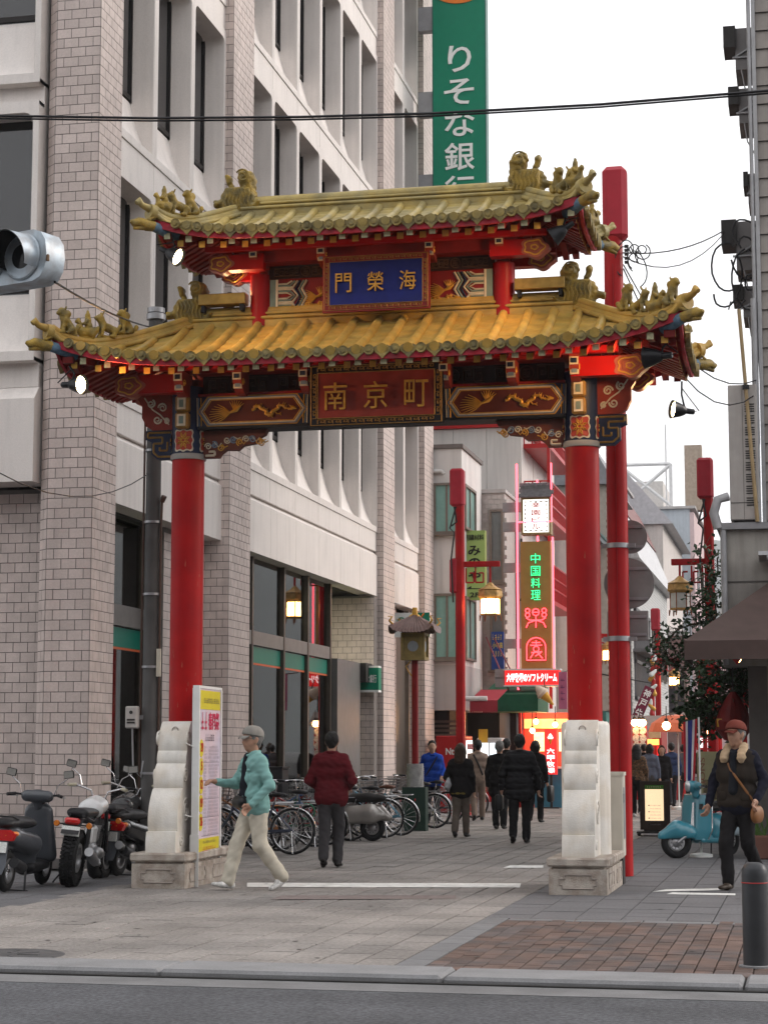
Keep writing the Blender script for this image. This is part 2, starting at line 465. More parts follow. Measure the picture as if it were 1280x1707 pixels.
# painted lines on the paving
paint = M('line_paint', (.62, .62, .60), .7, var=.22, scale=7, fine=.2)
g = MB()
def quad(pts, z=.004): g.add([(p[0], p[1], z) for p in pts], [(0, 1, 2, 3)])
quad([G(412, 1479), G(866, 1480), G(868, 1473), G(412, 1472)])
quad([G(1086, 1487), G(1215, 1484), G(1215, 1481), G(1110, 1483)]); quad([G(1110, 1491), G(1225, 1493), G(1225, 1490), G(1120, 1488)])
quad([G(838, 1447), G(905, 1447), G(905, 1443), G(850, 1443)])
o = g.build('painted_line', paint, pav)
g = MB(); quad([G(450, 1500), G(760, 1499), G(760, 1493), G(470, 1493)], .0045); g.build('faded_red_band', M('faded_red', (.19, .155, .145), .85, var=.2, scale=9), pav)
# manhole cover
mc = G(5, 1592); t = MB()
t.lathe([(.45, -.02), (.45, .003), (.42, .006), (.40, .002), (.36, .002), (.35, .006), (.05, .006), (.0, .006)], 40)
for a in range(8): t.box((.2 * math.cos(a * .785), .2 * math.sin(a * .785), .007), (.16, .03, .006), R=rz3(a * .785))
solo(t, 'manhole_cover', M('manhole_iron', (.085, .085, .088), .6, .3, var=.2, bump=.2), 'round dark iron manhole cover set into the grey paving by the kerb', 'manhole cover', (mc[0], mc[1], 0), smooth=30)
o = MB(); o.b2((-.09, -.012, 0), (.09, .012, .003)); solo(o, 'paper_scrap', M('white_paper', (.7, .7, .68), .8), 'small white scrap of paper lying on the asphalt road', 'litter', (*G(922, 1648, -.035)[:2], -.034), rz=.2)
gs = MB(); rq = random.Random(6)
for k in range(110):
    x_, y_ = rq.uniform(-7, -.2), rq.uniform(13.4, 27); r_ = rq.uniform(.012, .03); gs.add([(x_ + r_ * math.cos(a) * rq.uniform(.8, 1.2), y_ + r_ * math.sin(a) * rq.uniform(.8, 1.2), .0062) for a in [j * .785 for j in range(8)]], [tuple(range(8))])
gs.build('gum_spots', M('gum_dark', (.06, .056, .054), .7), pav)['kind'] = 'stuff'
# far hills
hm = M('far_hill', (.055, .075, .06), .95, var=.3, scale=.01)
hb = MB()
def hill(u, v):
    x = -1800 + 4000 * u
    h = 500 * math.sin(min(1, v * 1.3) * math.pi * .5) * (.75 + .25 * math.sin(u * 9 + 1) + .10 * math.sin(u * 31) + .05 * math.sin(u * 83 + v * 9))
    return (x, 2000 + 800 * v, h - 4)
hb.grid(hill, 90, 14); tag(hb.build('hills', hm, None, 60), kind='structure')
# ================================================================ the gate
CX, CY = -4.6, 21.2
gate = thing('paifang_gate', 'two-tiered Chinese gate with yellow tiled roofs on red columns and white scroll-stone bases', 'gate', (CX, CY, 0))
def lg(px, py, Y):                            # photograph pixel -> gate-local x, z on the plane Y
    p = PY(px, py, Y); return p[0] - CX, p[2]
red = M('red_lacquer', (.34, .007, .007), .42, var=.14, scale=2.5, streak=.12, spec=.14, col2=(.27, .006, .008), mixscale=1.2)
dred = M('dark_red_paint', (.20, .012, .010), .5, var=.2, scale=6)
ered = M('eave_red', (.40, .018, .035), .5, var=.22, scale=8, col2=(.28, .03, .04), mixscale=9)
gold = M('gold_paint', (.55, .30, .055), .42, .25, var=.2, scale=18)
dgold = M('dull_gold', (.26, .15, .04), .5, .2, var=.25, scale=18)
navy = M('navy_paint', (.012, .02, .05), .5, var=.2)
blue = M('plaque_blue', (.006, .014, .15), .55, var=.14, scale=10)
cream = M('cream_paint', (.58, .52, .40), .55, var=.15, scale=14)
sage = M('sage_paint', (.16, .22, .20), .55, var=.2)
black = M('black_paint', (.012, .012, .014), .5, var=.2)
brownp = M('brown_lattice', (.075, .038, .024), .6, var=.25, scale=12)
plred = M('plaque_red', (.23, .030, .020), .5, var=.22, scale=5)
tileu = M('tile_glaze_upper', (.36, .27, .09), .38, var=.28, scale=5, col2=(.29, .24, .11), mixscale=4, bump=.25, bscale=40, fine=.10, rand=.08)
tilel = M('tile_lower_lamp_tint', (.40, .245, .055), .38, var=.24, scale=5, col2=(.33, .23, .06), mixscale=4, bump=.25, bscale=40, fine=.10, rand=.08)  # more orange than the upper tiles: lamp glow put into the glaze colour
tiled = M('tile_end_mossy', (.27, .20, .065), .6, var=.35, scale=10, col2=(.16, .13, .06), mixscale=9, bump=.4, bscale=60)
orn = M('ornament_glaze', (.30, .20, .038), .5, var=.30, scale=9, col2=(.17, .13, .045), mixscale=8, bump=.5, bscale=70)
stone = M('white_stone', (.72, .69, .64), .6, var=.08, scale=4, col2=(.60, .55, .48), mixscale=4, bump=.2, bscale=60, streak=.14)
stoned = M('granite_base', (.42, .375, .33), .75, var=.16, scale=6, col2=(.30, .25, .21), mixscale=7, bump=.45, bscale=90, streak=.22, fine=.18)
shade = M('groove_shade_stone', (.30, .26, .23), .8, var=.2, scale=8)  # darker stone colour, groove shade painted onto the carved lines
for sx in (-1, 1):
    X = sx * 2.26
    # pedestal
    q = MB()
    q.b2((X - .30, -.88, 0), (X + .30, .88, .262)); q.b2((X - .272, -.852, .262), (X + .272, .852, .285)); ped = q.build('pedestal', stoned, gate)
    q = MB(); q.box((X, 0, .332), (.64, 1.80, .094), b=.018); q.build('pedestal_cap', stoned, ped)
    for (cx, cy, ax) in ((X, -.88, 'f'), (X + .30, -.42, 's'), (X - .30, -.42, 's'), (X + .30, .42, 's'), (X - .30, .42, 's')):
        hw = .19 if ax == 'f' else .30
        oc = [(-hw, .10), (-hw + .03, .10), (-hw + .03, .065), (hw - .03, .065), (hw - .03, .10), (hw, .10), (hw, .165), (hw - .05, .165), (hw - .05, .205), (-hw + .05, .205), (-hw + .05, .165), (-hw, .165)]
        q = MB(); d = MB()
        for i in range(len(oc)):
            a, b = oc[i], oc[(i + 1) % len(oc)]
            if ax == 'f': q.tube([(cx + a[0], cy - .002, a[1]), (cx + b[0], cy - .002, b[1])], .009, 5)
            else: q.tube([(cx, cy + a[0], a[1]), (cx, cy + b[0], b[1])], .009, 5)
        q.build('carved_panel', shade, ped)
    # drum stones, front and back of the column
    for sy in (-1, 1):
        pr = []
        def seg(z0, z1, y0, y1, bul, n=9):
            for i in range(n + 1):
                a = i / n; pr.append((y0 + (y1 - y0) * a - bul * math.sin(math.pi * a) ** .8, z0 + (z1 - z0) * a))
        seg(.379, .60, -.82, -.80, .012, 5); seg(.605, 1.06, -.74, -.60, .07); seg(1.065, 1.33, -.575, -.485, .045); seg(1.335, 1.47, -.47, -.44, .02, 5); seg(1.475, 1.79, -.43, -.31, .05)
        pr += [(-.27, 1.80), (-.23, 1.78), (-.18, 1.70), (-.17, .379)]
        poly = [(y * -sy if sy > 0 else y, z) for y, z in pr]
        poly = [((-y if sy > 0 else y), z) for y, z in pr]
        q = MB(); q.prism(poly, X - .168, X + .168, 'x'); st = q.build('scroll_stone', stone, gate, 35)
        q = MB()
        for s2 in (-1, 1):
            xx = X + s2 * .170
            for (yc, zc, r, turn) in ((-.47, .82, .15, 2.2), (-.50, 1.20, .085, 2), (-.40, 1.60, .10, 2), (-.62, .49, .06, 1.6)):
                pts = []
                for i in range(26):
                    a = i / 25 * turn * 2 * math.pi; rr = r * (1 - .85 * i / 25)
                    pts.append((xx, (yc + rr * math.cos(a)) * (-sy if sy > 0 else 1) * (1), zc + rr * math.sin(a)))
                q.tube([(p[0], -p[1] if (sy > 0 and p[1] < 0) else p[1], p[2]) for p in pts], .011, 5)
        q.build('carved_scroll', stone, st, 60)
        if sy < 0:
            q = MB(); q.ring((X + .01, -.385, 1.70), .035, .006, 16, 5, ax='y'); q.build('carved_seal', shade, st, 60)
    # column
    q = MB(); q.lathe([(.262, .379), (.262, 1.74), (.255, 1.765), (.235, 1.785), (.19, 1.79)], 36, (X, 0, 0)); q.build('column_base', stone, gate, 40)
    q = MB(); q.lathe([(.186, 1.78), (.186, 4.79)], 40, (X, 0, 0)); cl_ = q.build('column', red, gate, 40)
    rq = random.Random(int(X * 10)); q = MB()
    for k in range(14):
        a = rq.uniform(-1.2, 1.2); z = rq.choice((rq.uniform(1.9, 2.6), rq.uniform(2, 4.6))); w_ = rq.uniform(.01, .03); q.add([(X + .1872 * math.sin(a + da), -.1872 * math.cos(a + da), z + dz) for da, dz in ((-w_, 0), (w_ * .6, -.012), (w_ * 1.2, .03), (.1 * w_, rq.uniform(.03, .09)), (-w_ * .8, .02))], [(0, 1, 2, 3, 4)])
    q.build('paint_scuffs', M('scuff_tan', (.33, .10, .06), .7, var=.3, scale=30), cl_)['kind'] = 'stuff'
    q = MB(); q.lathe([(.200, 4.78), (.206, 4.79), (.206, 4.835), (.198, 4.845)], 40, (X, 0, 0)); q.build('column_band', M('grey_band', (.30, .29, .27), .6), gate, 40)
    q = MB(); q.lathe([(.192, 4.84), (.192, 5.62)], 40, (X, 0, 0)); hd = q.build('column_head', navy, gate, 40)
    def cyl(a, z, r): return (X + r * math.sin(a), -r * math.cos(a), z)
    for A0 in (0, math.pi / 2, -math.pi / 2):
        q = MB(); zc = 4.99
        def oct_(u, v, rr, sc):                # bulging cartouche mapped on the column
            pass
        for (k, r, mt) in ((1.0, .199, 0), (.86, .203, 1)):
            vs = [cyl(A0, zc, r)]; n = 40
            for i in range(n):
                b = 2 * math.pi * i / n; c_, s_ = math.cos(b), math.sin(b)
                m_ = max(abs(c_), abs(s_)); ro = (1 / m_) * (.93 + .07 * math.cos(8 * b)) * k
                if ro > 1.25 * k: ro = 1.25 * k
                vs.append(cyl(A0 + ro * c_ * .62, zc + ro * s_ * .135, r))
            q.add(vs, [(0, 1 + i, 1 + (i + 1) % n) for i in range(n)], mt)
        for i in range(8):                     # eight-petalled flower
            b = 2 * math.pi * (i + .5) / 8; pts = []
            for (rr, dd) in ((.25, 0), (.45, .2), (.75, .0), (.45, -.2), (.25, 0)):
                bb = b + dd; pts.append(cyl(A0 + rr * math.cos(bb) * .55, zc + rr * math.sin(bb) * .135, .206))
            q.tube(pts, .0065, 4, 2)
        q.tube([cyl(A0 + .12 * math.cos(i * .6), zc + .022 * math.sin(i * .6), .207) for i in range(12)], .008, 4, 2)
        q.build('flower_cartouche', [cream, M('cartouche_red', (.36, .05, .03), .5), gold], hd)
    # outer side brackets: red cloud board and blue fret board
    o_ = sx
    def bx(a): return X + o_ * a
    q = MB(); pl = [(.17, 5.14), (.42, 5.14), (.50, 5.19), (.55, 5.29), (.55, 5.42), (.60, 5.50), (.60, 5.60), (.17, 5.60)]
    q.prism([(bx(a), z) for a, z in pl], -.055, .055, 'y'); cb = q.build('cloud_board', plred, gate)
    q = MB()
    for s2 in (-1, 1):
        for (cx, cz, r, t0, tn) in ((.30, 5.40, .055, 0, 1.6), (.44, 5.45, .05, 2, 1.5), (.36, 5.26, .05, 3, 1.4), (.25, 5.24, .035, 1, 1.4)):
            pts = []
            for i in range(20):
                a = t0 + i / 19 * tn * 2 * math.pi; rr = r * (1 - .8 * i / 19); pts.append((bx(cx + rr * math.cos(a)), s2 * .058, cz + rr * math.sin(a)))
            q.tube(pts, [.012 * (1 - .4 * i / 19) for i in range(20)], 5)
        q.tube([(bx(.22), s2 * .058, 5.20), (bx(.33), s2 * .058, 5.32), (bx(.42), s2 * .058, 5.38), (bx(.52), s2 * .058, 5.52)], .009, 5)
    q.build('painted_scroll', cream, cb, 60)
    q = MB(); pl = [(.18, 4.80), (.36, 4.80), (.43, 4.86), (.43, 5.00), (.50, 5.03), (.50, 5.135), (.18, 5.135)]
    q.prism([(bx(a), z) for a, z in pl], -.05, .05, 'y'); fb = q.build('fret_board', navy, gate)
    q = MB()
    for s2 in (-1, 1):
        pth = [(.20, 5.11), (.475, 5.11), (.475, 5.055), (.30, 5.055), (.30, 4.985), (.405, 4.985), (.405, 4.88), (.345, 4.83), (.20, 4.83)]
        for a, b in zip(pth, pth[1:]): q.tube([(bx(a[0]), s2 * .052, a[1]), (bx(b[0]), s2 * .052, b[1])], .012, 4)
        for a, b in zip([(.24, 5.00), (.24, 4.90), (.33, 4.90)], [(.24, 4.90), (.33, 4.90), (.33, 4.94)]): q.tube([(bx(a[0]), s2 * .052, a[1]), (bx(b[0]), s2 * .052, b[1])], .012, 4)
    q.build('painted_fret', dgold, fb)
    # inner spandrel carved with vines
    pl = [(-.19, 5.11), (-.95, 5.11), (-.92, 5.05), (-.84, 5.01), (-.80, 4.95), (-.66, 4.93), (-.60, 4.88), (-.46, 4.885), (-.40, 4.845), (-.37, 4.80), (-.19, 4.80)]
    q = MB(); q.prism([(bx(a), z) for a, z in pl], -.05, .05, 'y'); sp = q.build('spandrel', M('spandrel_brown', (.10, .028, .018), .55, var=.2), gate)
    q = MB(); rnd = random.Random(3)
    for s2 in (-1, 1):
        for i in range(9):
            cx = -.25 - .075 * i; cz = 4.99 + .02 * math.sin(i * 2.2) - (.06 if i < 3 else 0); r = .042
            pts = [(bx(cx + r * (1 - .8 * j / 15) * math.cos(i + j * .62)), s2 * .054, cz + r * (1 - .8 * j / 15) * math.sin(i + j * .62)) for j in range(16)]
            q.tube(pts, .0075, 4, (0, 1, 2)[i % 3])
            q.tube([(bx(cx), s2 * .054, cz + .03), (bx(cx - .05), s2 * .054, cz + .005 - .03 * (i % 2)), (bx(cx - .085), s2 * .054, cz + .02)], .007, 4, (1, 0, 2)[i % 3])
        for (a, b) in (((-.22, 4.825), (-.33, 4.825)), ((-.33, 4.825), (-.33, 4.87)), ((-.33, 4.87), (-.26, 4.87))): q.tube([(bx(a[0]), s2 * .053, a[1]), (bx(b[0]), s2 * .053, b[1])], .013, 4, 0)
    q.build('carved_vine', [cream, M('steel_blue_paint', (.16, .22, .30), .5), gold], sp)
# ---- main beam with carved panels
q = MB(); q.b2((-2.08, -.15, 5.142), (2.08, .15, 5.49)); beam = q.build('beam', navy, gate)
q = MB(); q.b2((-2.10, -.17, 5.112), (2.10, .17, 5.14)); q.b2((-2.10, -.17, 5.492), (2.10, .17, 5.52), 1); q.build('beam_edge', [black, dred], beam)
def hexframe(q, x0, x1, z0, z1, y, inset, m, r):
    zc = (z0 + z1) / 2; x0 += inset; x1 -= inset; z0 += inset * .55; z1 -= inset * .55; c = (z1 - z0) * .35
    P = [(x0, zc), (x0 + c, z1), (x1 - c, z1), (x1, zc), (x1 - c, z0), (x0 + c, z0)]
    for a, b in zip(P, P[1:] + P[:1]): q.tube([(a[0], y, a[1]), (b[0], y, b[1])], r, 4, m)
    return P
def dragon(q, x0, x1, zc, amp, y, m, s=1.):
    n = 46; pts = []; rr = []
    for i in range(n):
        a = i / (n - 1); pts.append((x0 + (x1 - x0) * a + .02 * math.sin(a * 40), y, zc + amp * math.sin(a * 3.1 * math.pi) * (.5 + .5 * math.sin(math.pi * a)))); rr.append(.017 * s * (.35 + .65 * math.sin(math.pi * min(1, a * .8 + .2))))
    q.tube(pts, rr, 5, m)
    for i in range(2, n - 3, 2):
        p = pts[i]; q.tube([p, (p[0] + .012, y, p[2] + .03 * s)], [.007, .002], 4, m)
    for i in (10, 18, 28, 36):
        p = pts[i]; q.tube([p, (p[0] + .03, y - .004, p[2] - .035 * s), (p[0] + .055, y - .004, p[2] - .03 * s)], [.01, .007, .004], 4, m)
        for k in (-1, 0, 1): q.tube([(p[0] + .05, y - .004, p[2] - .033 * s), (p[0] + .08, y - .004, p[2] - .033 * s + k * .016)], .004, 3, m)
    p = pts[-1]
    q.tube([p, (p[0] + .03, y, p[2] + .02), (p[0] + .07, y, p[2] + .01)], [.014, .024, .01], 5, m)
    for k in range(5): q.tube([(p[0] + .02, y, p[2] + .02), (p[0] - .02 + .015 * k, y, p[2] + .055 - .005 * k)], [.006, .002], 3, m)
def phoenix(q, x, z, s, y, m):
    q.tube([(x, y, z), (x + .08 * s, y, z + .03 * s), (x + .13 * s, y, z + .075 * s)], [.012, .028 * s, .012], 5, m)
    for k in range(9):
        a = 2.3 + k * .22; q.tube([(x, y, z), (x + .12 * s * math.cos(a), y, z + .09 * s * math.sin(a)), (x + .26 * s * math.cos(a * .97), y, z + .15 * s * math.sin(a * 1.02))], [.009, .007, .003], 4, m)
    for k in range(7):
        a = .8 + k * .2; q.tube([(x + .06 * s, y, z + .02), (x + .06 * s + .16 * s * math.cos(a), y, z + .15 * s * math.sin(a))], [.010, .003], 4, m)
for sy in (-1, 1):
    y = sy * .152
    for (x0, x1) in ((lg(330, 690, 21.05)[0], lg(512, 690, 21.05)[0]), (lg(744, 690, 21.05)[0], lg(942, 690, 21.05)[0])):
        q = MB(); P = hexframe(q, x0, x1, 5.15, 5.485, y, .07, 0, .006)
        q.add([(p[0], y - sy * .001, p[1]) for p in P], [tuple(range(6))], 1)
        pn = q.build('carved_panel', [gold, M('panel_maroon', (.10, .022, .016), .6, var=.2)], beam)
        q = MB()
        for (ins, mt, r) in ((.045, 0, .008), (.022, 1, .009), (.0, 2, .007)): hexframe(q, x0, x1, 5.15, 5.485, y, ins, mt, r)
        for xe in (x0, x1):
            d = .09 if xe == x0 else -.09
            for (e, mt) in ((0, 0), (.02, 1), (.045, 2)):
                q.tube([(xe + d * .0 + (e if d > 0 else -e), y, 5.15), (xe + (e if d > 0 else -e) - d * .1, y, 5.48)], .006, 4, mt)
        q.build('painted_border', [cream, M('steel_blue_paint'), gold], beam)
        q = MB(); L_ = x1 - x0
        dragon(q, x0 + L_ * .50, x0 + L_ * .84, 5.315, .055, y * 1.06, 0, 1.25)
        phoenix(q, x0 + L_ * .30, 5.295, .95, y * 1.06, 0); q.build('gold_relief', gold, pn, 60)
# ---- frieze above the beam: fret lattice boards
def fret(q, x0, x1, z0, z1, y, r, m=0):
    h = z1 - z0; n = max(2, int((x1 - x0) / (h * .62)))
    u = (x1 - x0) / n
    for k in range(n):
        a = x0 + k * u
        P = [(a + .08 * u, z0 + .1 * h), (a + .08 * u, z1 - .12 * h), (a + .8 * u, z1 - .12 * h), (a + .8 * u, z0 + .35 * h), (a + .35 * u, z0 + .35 * h), (a + .35 * u, z0 + .62 * h), (a + .58 * u, z0 + .62 * h)]
        if k % 2: P = [(p[0], z0 + z1 - p[1]) for p in P]
        for c, d in zip(P, P[1:]): q.tube([(c[0], y, c[1]), (d[0], y, d[1])], r, 4, m, cap=False)
    q.tube([(x0, y, z1), (x1, y, z1)], r, 4, m); q.tube([(x0, y, z0), (x1, y, z0)], r, 4, m)
for (nm, zz0, zz1, xs, xe, Yp) in (('frieze', 5.52, 5.75, 2.08, 2.08, 21.06), ('frieze', 6.85, 7.00, 1.30, 1.30, 21.1)):
    q = MB(); q.b2((-xs, -.05, zz0 + .002), (xe, .05, zz1)); fz = q.build(nm, M('frieze_dark', (.03, .014, .012), .7, var=.2), gate)
    for sy in (-1, 1):
        q = MB()
        n = 5 if zz0 < 6 else 3; u = (xs + xe) / n
        for k in range(n):
            a = -xs + k * u + .06; b = a + u - .12; c = (a + b) / 2; zc = (zz0 + zz1) / 2
            h = (zz1 - zz0)
            fret(q, a, c - h * .5, zz0 + .03, zz1 - .03, sy * .055, .0075); fret(q, c + h * .5, b, zz0 + .03, zz1 - .03, sy * .055, .0075)
            q.ring((c, sy * .055, zc), h * .36, .009, 20, 4, ax='y'); fret(q, c - h * .2, c + h * .2, zc - h * .2, zc + h * .2, sy * .055, .006)
        q.build('fret_lattice', brownp, fz)
# ---- purlins under the eaves and console brackets
def console(x, ztop, h, d, sy, big=False, w_=.10):
    pl = [(-.10, ztop), (-d, ztop), (-d - .015, ztop - h * .25), (-d + .01, ztop - h * .55), (-d + .07, ztop - h * .85), (-d + .16, ztop - h), (-.10, ztop - h)]
    q = MB(); q.prism([(a * (1 if sy < 0 else -1), z) for a, z in pl], x - w_ / 2, x + w_ / 2, 'x'); c = q.build('console_bracket', plred, gate, 50)
    q = MB(); yy = -d - .008
    for k, (mt) in enumerate((1, 0)):
        zc = ztop - h * (.28 + .36 * k); dy = .0 if k == 0 else .045
        q.box((x, (yy + dy) * (1 if sy < 0 else -1), zc), (w_ * .96, .03, h * .30), 2); q.box((x, (yy + dy - .006) * (1 if sy < 0 else -1), zc), (w_ * .62, .03, h * .19), mt)
    q.build('painted_end', [M('steel_blue_paint'), navy, cream], c)
    q = MB()
    for s2 in (-1, 1):
        q.tube([(x + s2 * (w_ / 2 + .002), (-d + .07 + .05 * (1 - i / 14) * math.cos(i * .75)) * (1 if sy < 0 else -1), ztop - h * .5 + .05 * (1 - i / 14) * math.sin(i * .75)) for i in range(15)], .007, 4)
    q.build('painted_scroll', gold, c)
for sy in (-1, 1):
    for px in (394, 504, 738, 850): console(lg(px, 630, 20.75)[0], 5.735, .26, .42, sy)
    for X in (-2.26, 2.26): console(X - .02 * (1 if X > 0 else -1), 5.745, .28, .48, sy)
    for X in (-2.26, 2.26):                   # painted post blocks on the column heads
        q = MB()
        for k in range(2):
            zc = 5.40 - .19 * k
            q.box((X, sy * .225, zc), (.155, .12, .185), 0, b=.02); q.box((X, sy * .285, zc), (.10, .012, .135), 1); q.box((X, sy * .293, zc), (.05, .012, .085), 2)
        q.build('painted_block', [dgold, cream, sage], gate)
    for X in (-1.41, -.62, .62, 1.41): console(X, 7.13, .20, .34, sy, w_=.09)
    q = MB(); q.b2((-2.72, sy * .50 - .05, 5.74), (2.72, sy * .50 + .05, 5.81)); q.build('purlin', red, gate)
    q = MB(); q.b2((-1.95, sy * .42 - .04, 7.10), (1.95, sy * .42 + .04, 7.16)); q.build('purlin', red, gate)
# scroll-ended corner beams
def cloud_beam(x0, x1, z, r, y, parent=gate):
    q = MB(); q.b2((min(x0, x1), y - .07, z - r * .62), (max(x0, x1), y + .07, z + r * .75)); c = q.build('corner_beam', red, parent)
    s = 1 if x1 > x0 else -1
    def outl(k):
        return [(x1 + s * .02 + (r * k) * (1 + .13 * math.cos(5 * a)) * math.cos(a) * 1.15, z + (r * k) * (1 + .10 * math.cos(5 * a + 1)) * math.sin(a) * .82) for a in [2 * math.pi * i / 36 for i in range(36)]]
    q = MB(); q.prism(outl(1.), y - .075, y + .075, 'y', 0)
    for k, mt in ((.74, 1), (.48, 0), (.25, 1)):
        o2 = outl(k)
        for s2 in (-1, 1): q.tube([(p[0], y + s2 * .077, p[1]) for p in o2 + o2[:1]], .009, 4, mt)
    q.build('cloud_end', [M('cloud_rose', (.30, .085, .06), .5, var=.2), gold], c, 50)
for s in (-1, 1):
    for y in (-.36, .36):
        cloud_beam(s * 2.2, s * 2.82, 5.60, .155, y)
        cloud_beam(s * 1.30, s * 1.78, 6.99, .13, y * .72)
# ---- upper storey: posts, wall panels
for s in (-1, 1):
    q = MB(); q.lathe([(.125, 6.30), (.125, 6.90)], 28, (s * 1.41, 0, 0)); q.build('post', red, gate, 40)
q = MB(); q.b2((-1.30, -.04, 6.35), (1.30, .04, 6.848)); wallp = q.build('screen_wall', dred, gate)
for sy in (-1, 1):
    for s in (-1, 1):
        q = MB(); y = sy * .046
        x0 = s * 1.26; x1 = s * .98
        q.b2((s * 1.29, y - .01, 6.40), (s * 1.22, y + .01, 6.84), 1); q.b2((s * 1.22, y - .013, 6.40), (s * 1.195, y + .013, 6.84), 0)
        for k in range(-1, 4):                # hexagonal bands
            zc = 6.48 + .17 * k
            for (e, mt, r) in ((0, 0, .013), (.035, 1, .013), (.07, 0, .010)):
                P = [(s * 1.19, zc - .075 + e * .6), (s * (1.02 + e), zc - .075 + e * .6), (s * (.96 + e), zc), (s * (1.02 + e), zc + .075 - e * .6), (s * 1.19, zc + .075 - e * .6)]
                P = [p for p in P if 6.40 < p[1] < 6.84]
                if len(P) > 1: q.tube([(p[0], y * 1.05, p[1]) for p in P], r, 4, mt)
        for (e, mt) in ((.0, 2), (.04, 1), (.075, 0)):
            q.tube([(s * (.93 - e + (.055 if i % 2 else 0)), y * 1.1, 6.43 + .098 * i) for i in range(5)], .014, 4, mt)
        q.build('lattice_panel', [cream, sage, navy], wallp)
        q = MB(); phoenix(q, s * .74, 6.62, .8, y * 1.15, 0); dragon(q, s * .74 - .13, s * .74 + .10, 6.52, .04, y * 1.15, 0, .9); q.build('gold_relief', gold, wallp, 60)
# ---- plaques with characters
def plaque(chars, x0, x1, z0, z1, Yf, face, frame, chm, sizes, tilt=.10, fwk=.115):
    cx = (x0 + x1) / 2; cz = (z0 + z1) / 2; W_ = x1 - x0; H_ = z1 - z0; y = Yf
    e = bpy.data.objects.new('plaque_tmp', None)
    q = MB(); q.b2((x0 - .02, y, z0 - .02), (x1 + .02, y + .05, z1 + .02)); p = q.build('plaque', frame, gate)
    fw = H_ * fwk
    q = MB(); q.b2((x0 + fw, y - .006, z0 + fw), (x1 - fw, y - .001, z1 - fw)); q.build('plaque_face', face, p)
    q = MB(); r = fw * .055
    def meander(a0, a1, b0, b1, horiz):
        L_ = a1 - a0; n = max(3, int(round(L_ / (fw * 1.15)))); u = L_ / n; h = b1 - b0
        for k in range(n):
            a = a0 + k * u
            P = [(a, b0), (a, b1), (a + u * .85, b1), (a + u * .85, b0 + h * .3), (a + u * .4, b0 + h * .3), (a + u * .4, b0 + h * .62), (a + u * .62, b0 + h * .62)]
            P += [(a + u * .4, b0 + h * .62), (a + u * .4, b0 + h * .3)][:0]
            if horiz: P = [(u_, y - .008, v_) for u_, v_ in P]
            else: P = [(v_, y - .008, u_) for u_, v_ in P]
            for c, d in zip(P, P[1:]): q.tube([c, d], r, 4, cap=False)
    m_ = fw * .22
    meander(x0 + fw, x1 - fw, z0 + m_, z0 + fw - m_, True); meander(x0 + fw, x1 - fw, z1 - fw + m_, z1 - m_, True)
    meander(z0 + fw, z1 - fw, x0 + m_, x0 + fw - m_, False); meander(z0 + fw, z1 - fw, x1 - fw + m_, x1 - m_, False)
    for k in (.0, 1.):
        a0, a1, b0, b1 = x0 + fw * k, x1 - fw * k, z0 + fw * k, z1 - fw * k
        for c, d in (((a0, b0), (a1, b0)), ((a1, b0), (a1, b1)), ((a1, b1), (a0, b1)), ((a0, b1), (a0, b0))): q.tube([(c[0], y - .008, c[1]), (d[0], y - .008, d[1])], r * 1.3, 4)
    q.build('meander_border', dgold, p)
    n = len(chars)
    for i, ch in enumerate(chars):
        c = text(ch, (x0 + W_ * (.19 + .62 * i / (n - 1)) + W_ * sizes[3], y - .008, cz + H_ * sizes[2]), (1, 0, 0), (0, 0, 1), H_ * sizes[0], H_ * sizes[1], chm, p, off=0., depth=.022, name='character')
    q = MB()
    for k in (.25, .75): q.b2((x0 + W_ * k - .02, y + .05, cz - .03), (x0 + W_ * k + .02, -.04, cz + .03))
    q.build('plaque_mount', black, p)
    return p
x0, z1 = lg(519, 612, 20.78); x1, z0 = lg(736, 702, 20.78)
plaque('南京町', x0, x1, z0, z1, 20.78 - CY, plred, black, gold, (.40, .46, -.02, 0))
x0, z1 = lg(541, 430, 20.86); x1, z0 = lg(713, 505, 20.86)
plaque('門榮海', x0, x1, 6.38, z1, 20.86 - CY, blue, M('plaque_frame_red', (.22, .02, .02), .5), gold, (.30, .36, .0, 0), fwk=.095)
